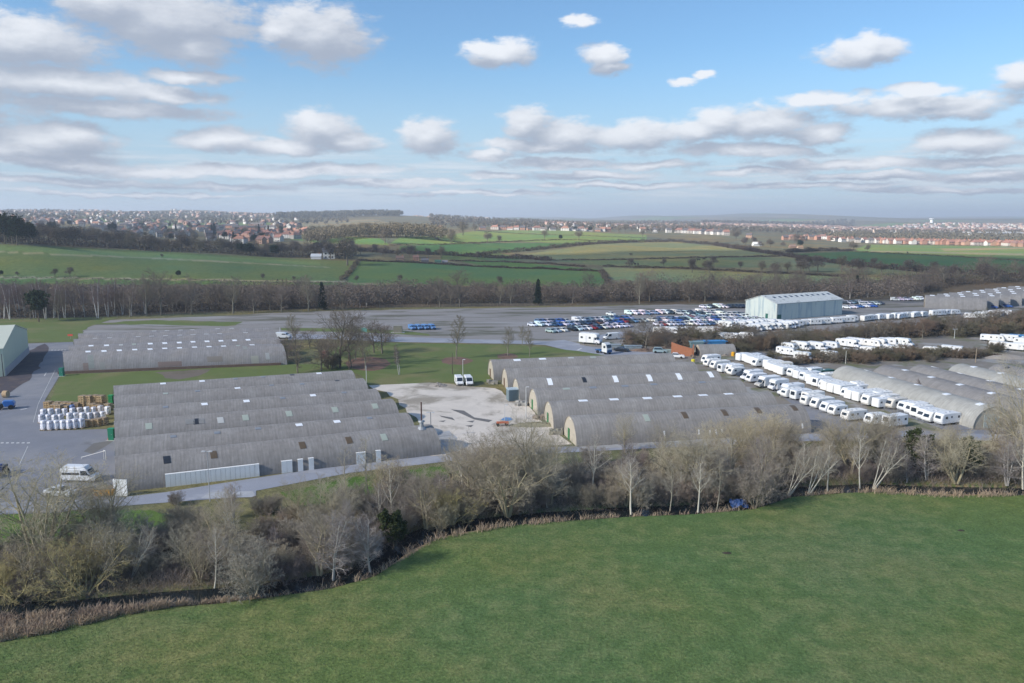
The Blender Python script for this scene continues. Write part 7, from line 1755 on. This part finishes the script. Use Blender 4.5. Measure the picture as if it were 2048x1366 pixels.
for (px, py) in [(1498, 476), (1570, 480), (1585, 479), (1604, 481), (1612, 478), (1622, 479), (1635, 480), (1645, 478), (1660, 481), (1672, 482), (1684, 484), (1700, 483), (1715, 485), (1728, 485), (1742, 486)]:
    hput(rh.choice('hsh'), px, py, rh.uniform(-.5, .5), rh.choice(WW + BW), rh.choice(RR + DR), 'beside the dark copse', 1.0)
W3 = 'above the sunlit right field'
for k in range(40):
    px = 1756 + k * 7.6 + rh.uniform(-1, 1)
    hput(rh.choice('hhs'), px, 486.5 + k * .18 + rh.uniform(-.5, .5), rh.choice([0, .1, math.pi / 2]), rh.choice(WW[1:] + BW), rh.choice(RR), W3, 1.05)
hput('h', 658, 517, .25, (.72, .72, .7), (.10, .11, .13), 'at the foot of the left field', 1.0, 'white farmhouse with a grey roof standing alone')
hput('b', 633, 518, .1, (.55, .55, .55), (.5, .52, .55), 'at the foot of the left field', .7, 'low white outbuilding beside the white farmhouse')
W4 = 'on the farm in the middle fields'
for (kd, px, py, w_, r_, ds, s_) in [('b', 800, 520, (.20, .15, .12), (.16, .11, .09), 'long brown farm building', .9), ('h', 832, 521, (.30, .18, .13), (.2, .12, .1), 'orange-brick farmhouse', .8), ('b', 850, 524, (.10, .10, .11), (.12, .12, .13), 'dark barn', .8), ('b', 876, 526, (.1, .15, .12), (.05, .12, .09), 'green-roofed farm shed', .7), ('b', 890, 526, (.22, .22, .23), (.2, .2, .22), 'grey farm shed', .6), ('b', 1513, 492, (.5, .52, .52), (.6, .6, .58), 'low pale farm shed beside the dark copse', 1.4), ('b', 1585, 496, (.3, .2, .15), (.22, .15, .12), 'brown barn at the dark copse', 1.1), ('b', 1600, 497, (.4, .3, .22), (.25, .16, .1), 'small barn at the dark copse', .9)]:
    hput(kd, px, py, .1, w_, r_, W4, s_ * .62, ds)
def wname(c): return 'white' if c[0] > .45 else ('grey' if abs(c[0] - c[2]) < .08 else 'brick')
def rname(c): return 'dark' if c[0] < .16 else ('orange-red' if c[0] > .4 else 'red-brown')
gh = defaultdict(list)
for it in HL: gh[it[3]].append(it)
for wh, its in gh.items():
    its.sort(key=lambda q: q[0])
    for k, (px, py, ds, w_, o) in enumerate(its):
        if ds: o['label'] = f'{ds} {w_}'; continue
        kids = {c.name.split('.')[0]: c for c in o_children(o)} if o_children(o) else {}
        if not kids: kids = {c.name.split('.')[0]: c for c in CH.get(o.name, [])}
        o['label'] = f"{wname(kids['wall'].color)} house with {rname(kids['roof'].color)} roof, {ordn(k + 1)} from left {w_}"
# towns too far away to count: merged masses
def mass_town(name, n, x0, x1, y0, y1, seed, mix, s=1.0):
    rn = np.random.default_rng(seed)
    for nm, share, col, roofcol in mix:
        k_ = int(n * share); px = rn.uniform(x0, x1, k_); yy = rn.uniform(y0, y1, k_); X_ = (px - 1024) / F * yy; z = terrain(X_, yy)
        ang = rn.uniform(-.4, .4, k_) + (rn.random(k_) < .3) * 1.57
        unitb = np.array([[-.5, -.5, 0], [.5, -.5, 0], [.5, .5, 0], [-.5, .5, 0], [-.5, -.5, 1], [.5, -.5, 1], [.5, .5, 1], [-.5, .5, 1], [-.5, 0, 1.55], [.5, 0, 1.55]])
        dim = np.stack([rn.uniform(9, 20, k_), np.full(k_, 8.5), np.full(k_, 5.2)], 1) * s
        Vb = unitb[None] * dim[:, None, :]; c, s_ = np.cos(ang)[:, None], np.sin(ang)[:, None]
        Vx = Vb[:, :, 0] * c - Vb[:, :, 1] * s_ + X_[:, None]; Vy = Vb[:, :, 0] * s_ + Vb[:, :, 1] * c + yy[:, None]; Vz = Vb[:, :, 2] + z[:, None]
        V_ = np.stack([Vx, Vy, Vz], -1).reshape(-1, 3); b = np.arange(k_)[:, None] * 10
        Q = np.concatenate([b + np.array([[0, 1, 5, 4]]), b + np.array([[1, 2, 6, 5]]), b + np.array([[2, 3, 7, 6]]), b + np.array([[3, 0, 4, 7]]), b + np.array([[4, 5, 9, 8]]), b + np.array([[6, 7, 8, 9]])])
        Tq = np.concatenate([b + np.array([[5, 6, 9]]), b + np.array([[7, 4, 8]])])
        me = mesh_np(name, V_, [Q, Tq]); 
        for cc_ in (col, roofcol): me.materials.append(mass_mat(nm, cc_))
        mi = np.zeros(len(me.polygons), np.int32); mi[4 * k_:6 * k_] = 1; me.polygons.foreach_set("material_index", mi)
        o = link(bpy.data.objects.new(name, me)); o['kind'] = 'stuff'
_mm = {}
def mass_mat(nm, col):
    if col not in _mm: _mm[col] = mat('far_' + nm, col, rough=.9, nscale=.02, namp=.1)
    return _mm[col]
MIX = [('white_red', .45, (.48, .46, .43), (.28, .19, .15)), ('brick_red', .25, (.42, .29, .24), (.33, .20, .16)), ('white_dark', .15, (.48, .46, .45), (.18, .13, .12)), ('orange', .15, (.52, .40, .32), (.42, .27, .20))]
mass_town("distant_town", 1500, 1400, 2120, 2050, 3400, 1, MIX)
mass_town("distant_town", 160, 1090, 1380, 1900, 2700, 3, MIX)
mass_town("distant_town", 150, -60, 340, 2300, 3600, 2, MIX)
mass_town("distant_town", 200, 340, 640, 2600, 4300, 4, MIX)
mass_town("distant_town", 110, -60, 600, 1500, 2200, 5, [('white_dim', .6, (.5, .48, .46), (.15, .12, .12)), ('brick_dark', .4, (.35, .22, .17), (.22, .12, .09))])
mass_town("distant_town", 60, 830, 980, 3300, 4200, 6, MIX)
# pale warehouses in the valley at the right
p = T(1985, 471); e = empty("warehouse", tuple(map(float, p)), .0); tag(e, 'long white warehouse roof far away behind the red-roofed row', 'warehouse')
MB().box((0, 0, 3), (110, 40, 8)).build("wall", M['wallh'], e, color=(.5, .52, .55)); MB().box((0, 0, 7.3), (112, 42, .8)).build("roof", M['roofh'], e, color=(.75, .77, .8))
# water tower
yy = 3800.0; X_ = (1854 - 1024) / F * yy; z = tz(X_, yy); zt = zr(yy, 437); hh = zt - z
e = empty("water_tower", (X_, yy, z)); tag(e, 'white water tower on the horizon', 'water tower')
wmt = mat('white_concrete', (.82, .84, .86), rough=.7, nscale=.02, namp=.05)
MB().tube((0, 0, -3), (0, 0, hh * .72), 8, 6.5, 14).build("shaft", wmt, e); MB().tube((0, 0, hh * .7), (0, 0, hh * .86), 6.5, 12, 16).tube((0, 0, hh * .86), (0, 0, hh), 12, 11.5, 16).build("tank", wmt, e)
# cattle
def cow():
    e = MB(); e.prism([(-.9, .75), (.8, .7), (.95, 1.2), (.8, 1.45), (-.85, 1.42), (-1.0, 1.1)], .32, .12); e.prism([(.8, 1.1), (1.3, .95), (1.55, .9), (1.5, 1.2), (1.1, 1.55), (.8, 1.45)], .14, .05)
    for x_ in (-.75, .6):
        for s in (-.2, .2): e.tube((x_, s, 0), (x_ + .03, s, .8), .07, .12, 6)
    e.tube((-.98, 0, 1.35), (-1.1, 0, .6), .035, .03, 5)
    o = e.build("cow", M['plain'], None, color=(.03, .025, .02)); return o
CW = Spots(cow)
for k, (px, py) in enumerate([(1264, 531), (1270, 530.5), (1276, 531), (1397, 522), (1408, 520), (1262, 511)]):
    p = T(px, py); o = CW.put(tuple(map(float, p)), rd.uniform(0, 6), 1.3, None, f'dark cow grazing in the pasture, {ordn([0, 2, 3, 4, 5, 1][k] + (0 if k else 2))} from the left' if False else f'dark cow grazing in the rough pasture, {ordn({1262: 1, 1264: 2, 1270: 3, 1276: 4, 1397: 5, 1408: 6}[px])} from the left', 'cattle'); o['category'] = 'cow'
# fence along the tree belt
def fence(name, pts, label, col, step=3.0, h=1.1, rails=2, r=.05):
    P_ = [Gv(*p) if p[1] > 605 else T(*p) for p in pts]; o0 = P_[0]; mb = MB(); mr_ = MB()
    for a_, b_ in zip(P_[:-1], P_[1:]):
        L = np.hypot(*(b_ - a_)[:2]); n = max(1, int(L / step))
        for i in range(n):
            q = a_ + (b_ - a_) * i / n - o0; mb.box((q[0], q[1], q[2] + h / 2), (r * 2, r * 2, h))
        for k in range(rails):
            mr_.tube(a_ - o0 + [0, 0, h * (.95 - .4 * k)], b_ - o0 + [0, 0, h * (.95 - .4 * k)], r * .5, r * .5, 4)
    e = empty(name, tuple(map(float, o0))); tag(e, label, 'fence'); mb.build("posts", M['wood'], e, color=col); mr_.build("rails", M['wood'], e, color=col); return e
fence("fence", [(x, y + 1.5) for x, y in BB[1:8]], 'post and wire fence at the foot of the tree belt', (.22, .18, .14))
fence("fence", [(700, 615.5), (760, 613.5), (900, 612), (1076, 611)], 'pale wooden rail fence before the conifer', (.33, .24, .17))
# ------------------------------------------------------------------ labels of plants
gp = defaultdict(list)
for it in PLANTS: gp[(it[2], it[3])].append(it)
for (ds, wh), its in gp.items():
    its.sort(key=lambda q: q[0])
    for k, it in enumerate(its):
        it[4]['label'] = f'{ds} {wh}' if len(its) == 1 else f'{ds}, {ordn(k + 1)} from left {wh}'
for o in sc.objects:
    for key in ('c0', 'px'):
        if key in o: del o[key]
# ------------------------------------------------------------------ haze
hm_ = bpy.data.materials.new("haze_air"); hm_.use_nodes = True
t = hm_.node_tree; t.nodes.remove(t.nodes['Principled BSDF'])
pv = N(t, 'ShaderNodeVolumePrincipled'); pv.inputs['Color'].default_value = (0.80, 0.88, 1.0, 1); pv.inputs['Density'].default_value = 0.00021; pv.inputs['Anisotropy'].default_value = 0.25
t.links.new(pv.outputs[0], t.nodes['Material Output'].inputs['Volume'])
zmax = float(V_.max()) if False else 150.0
hz = MB().box((0, 0, (-4 + zmax) / 2), (25600, 25600, zmax + 4)).build("haze", hm_); tag(hz, kind='stuff')
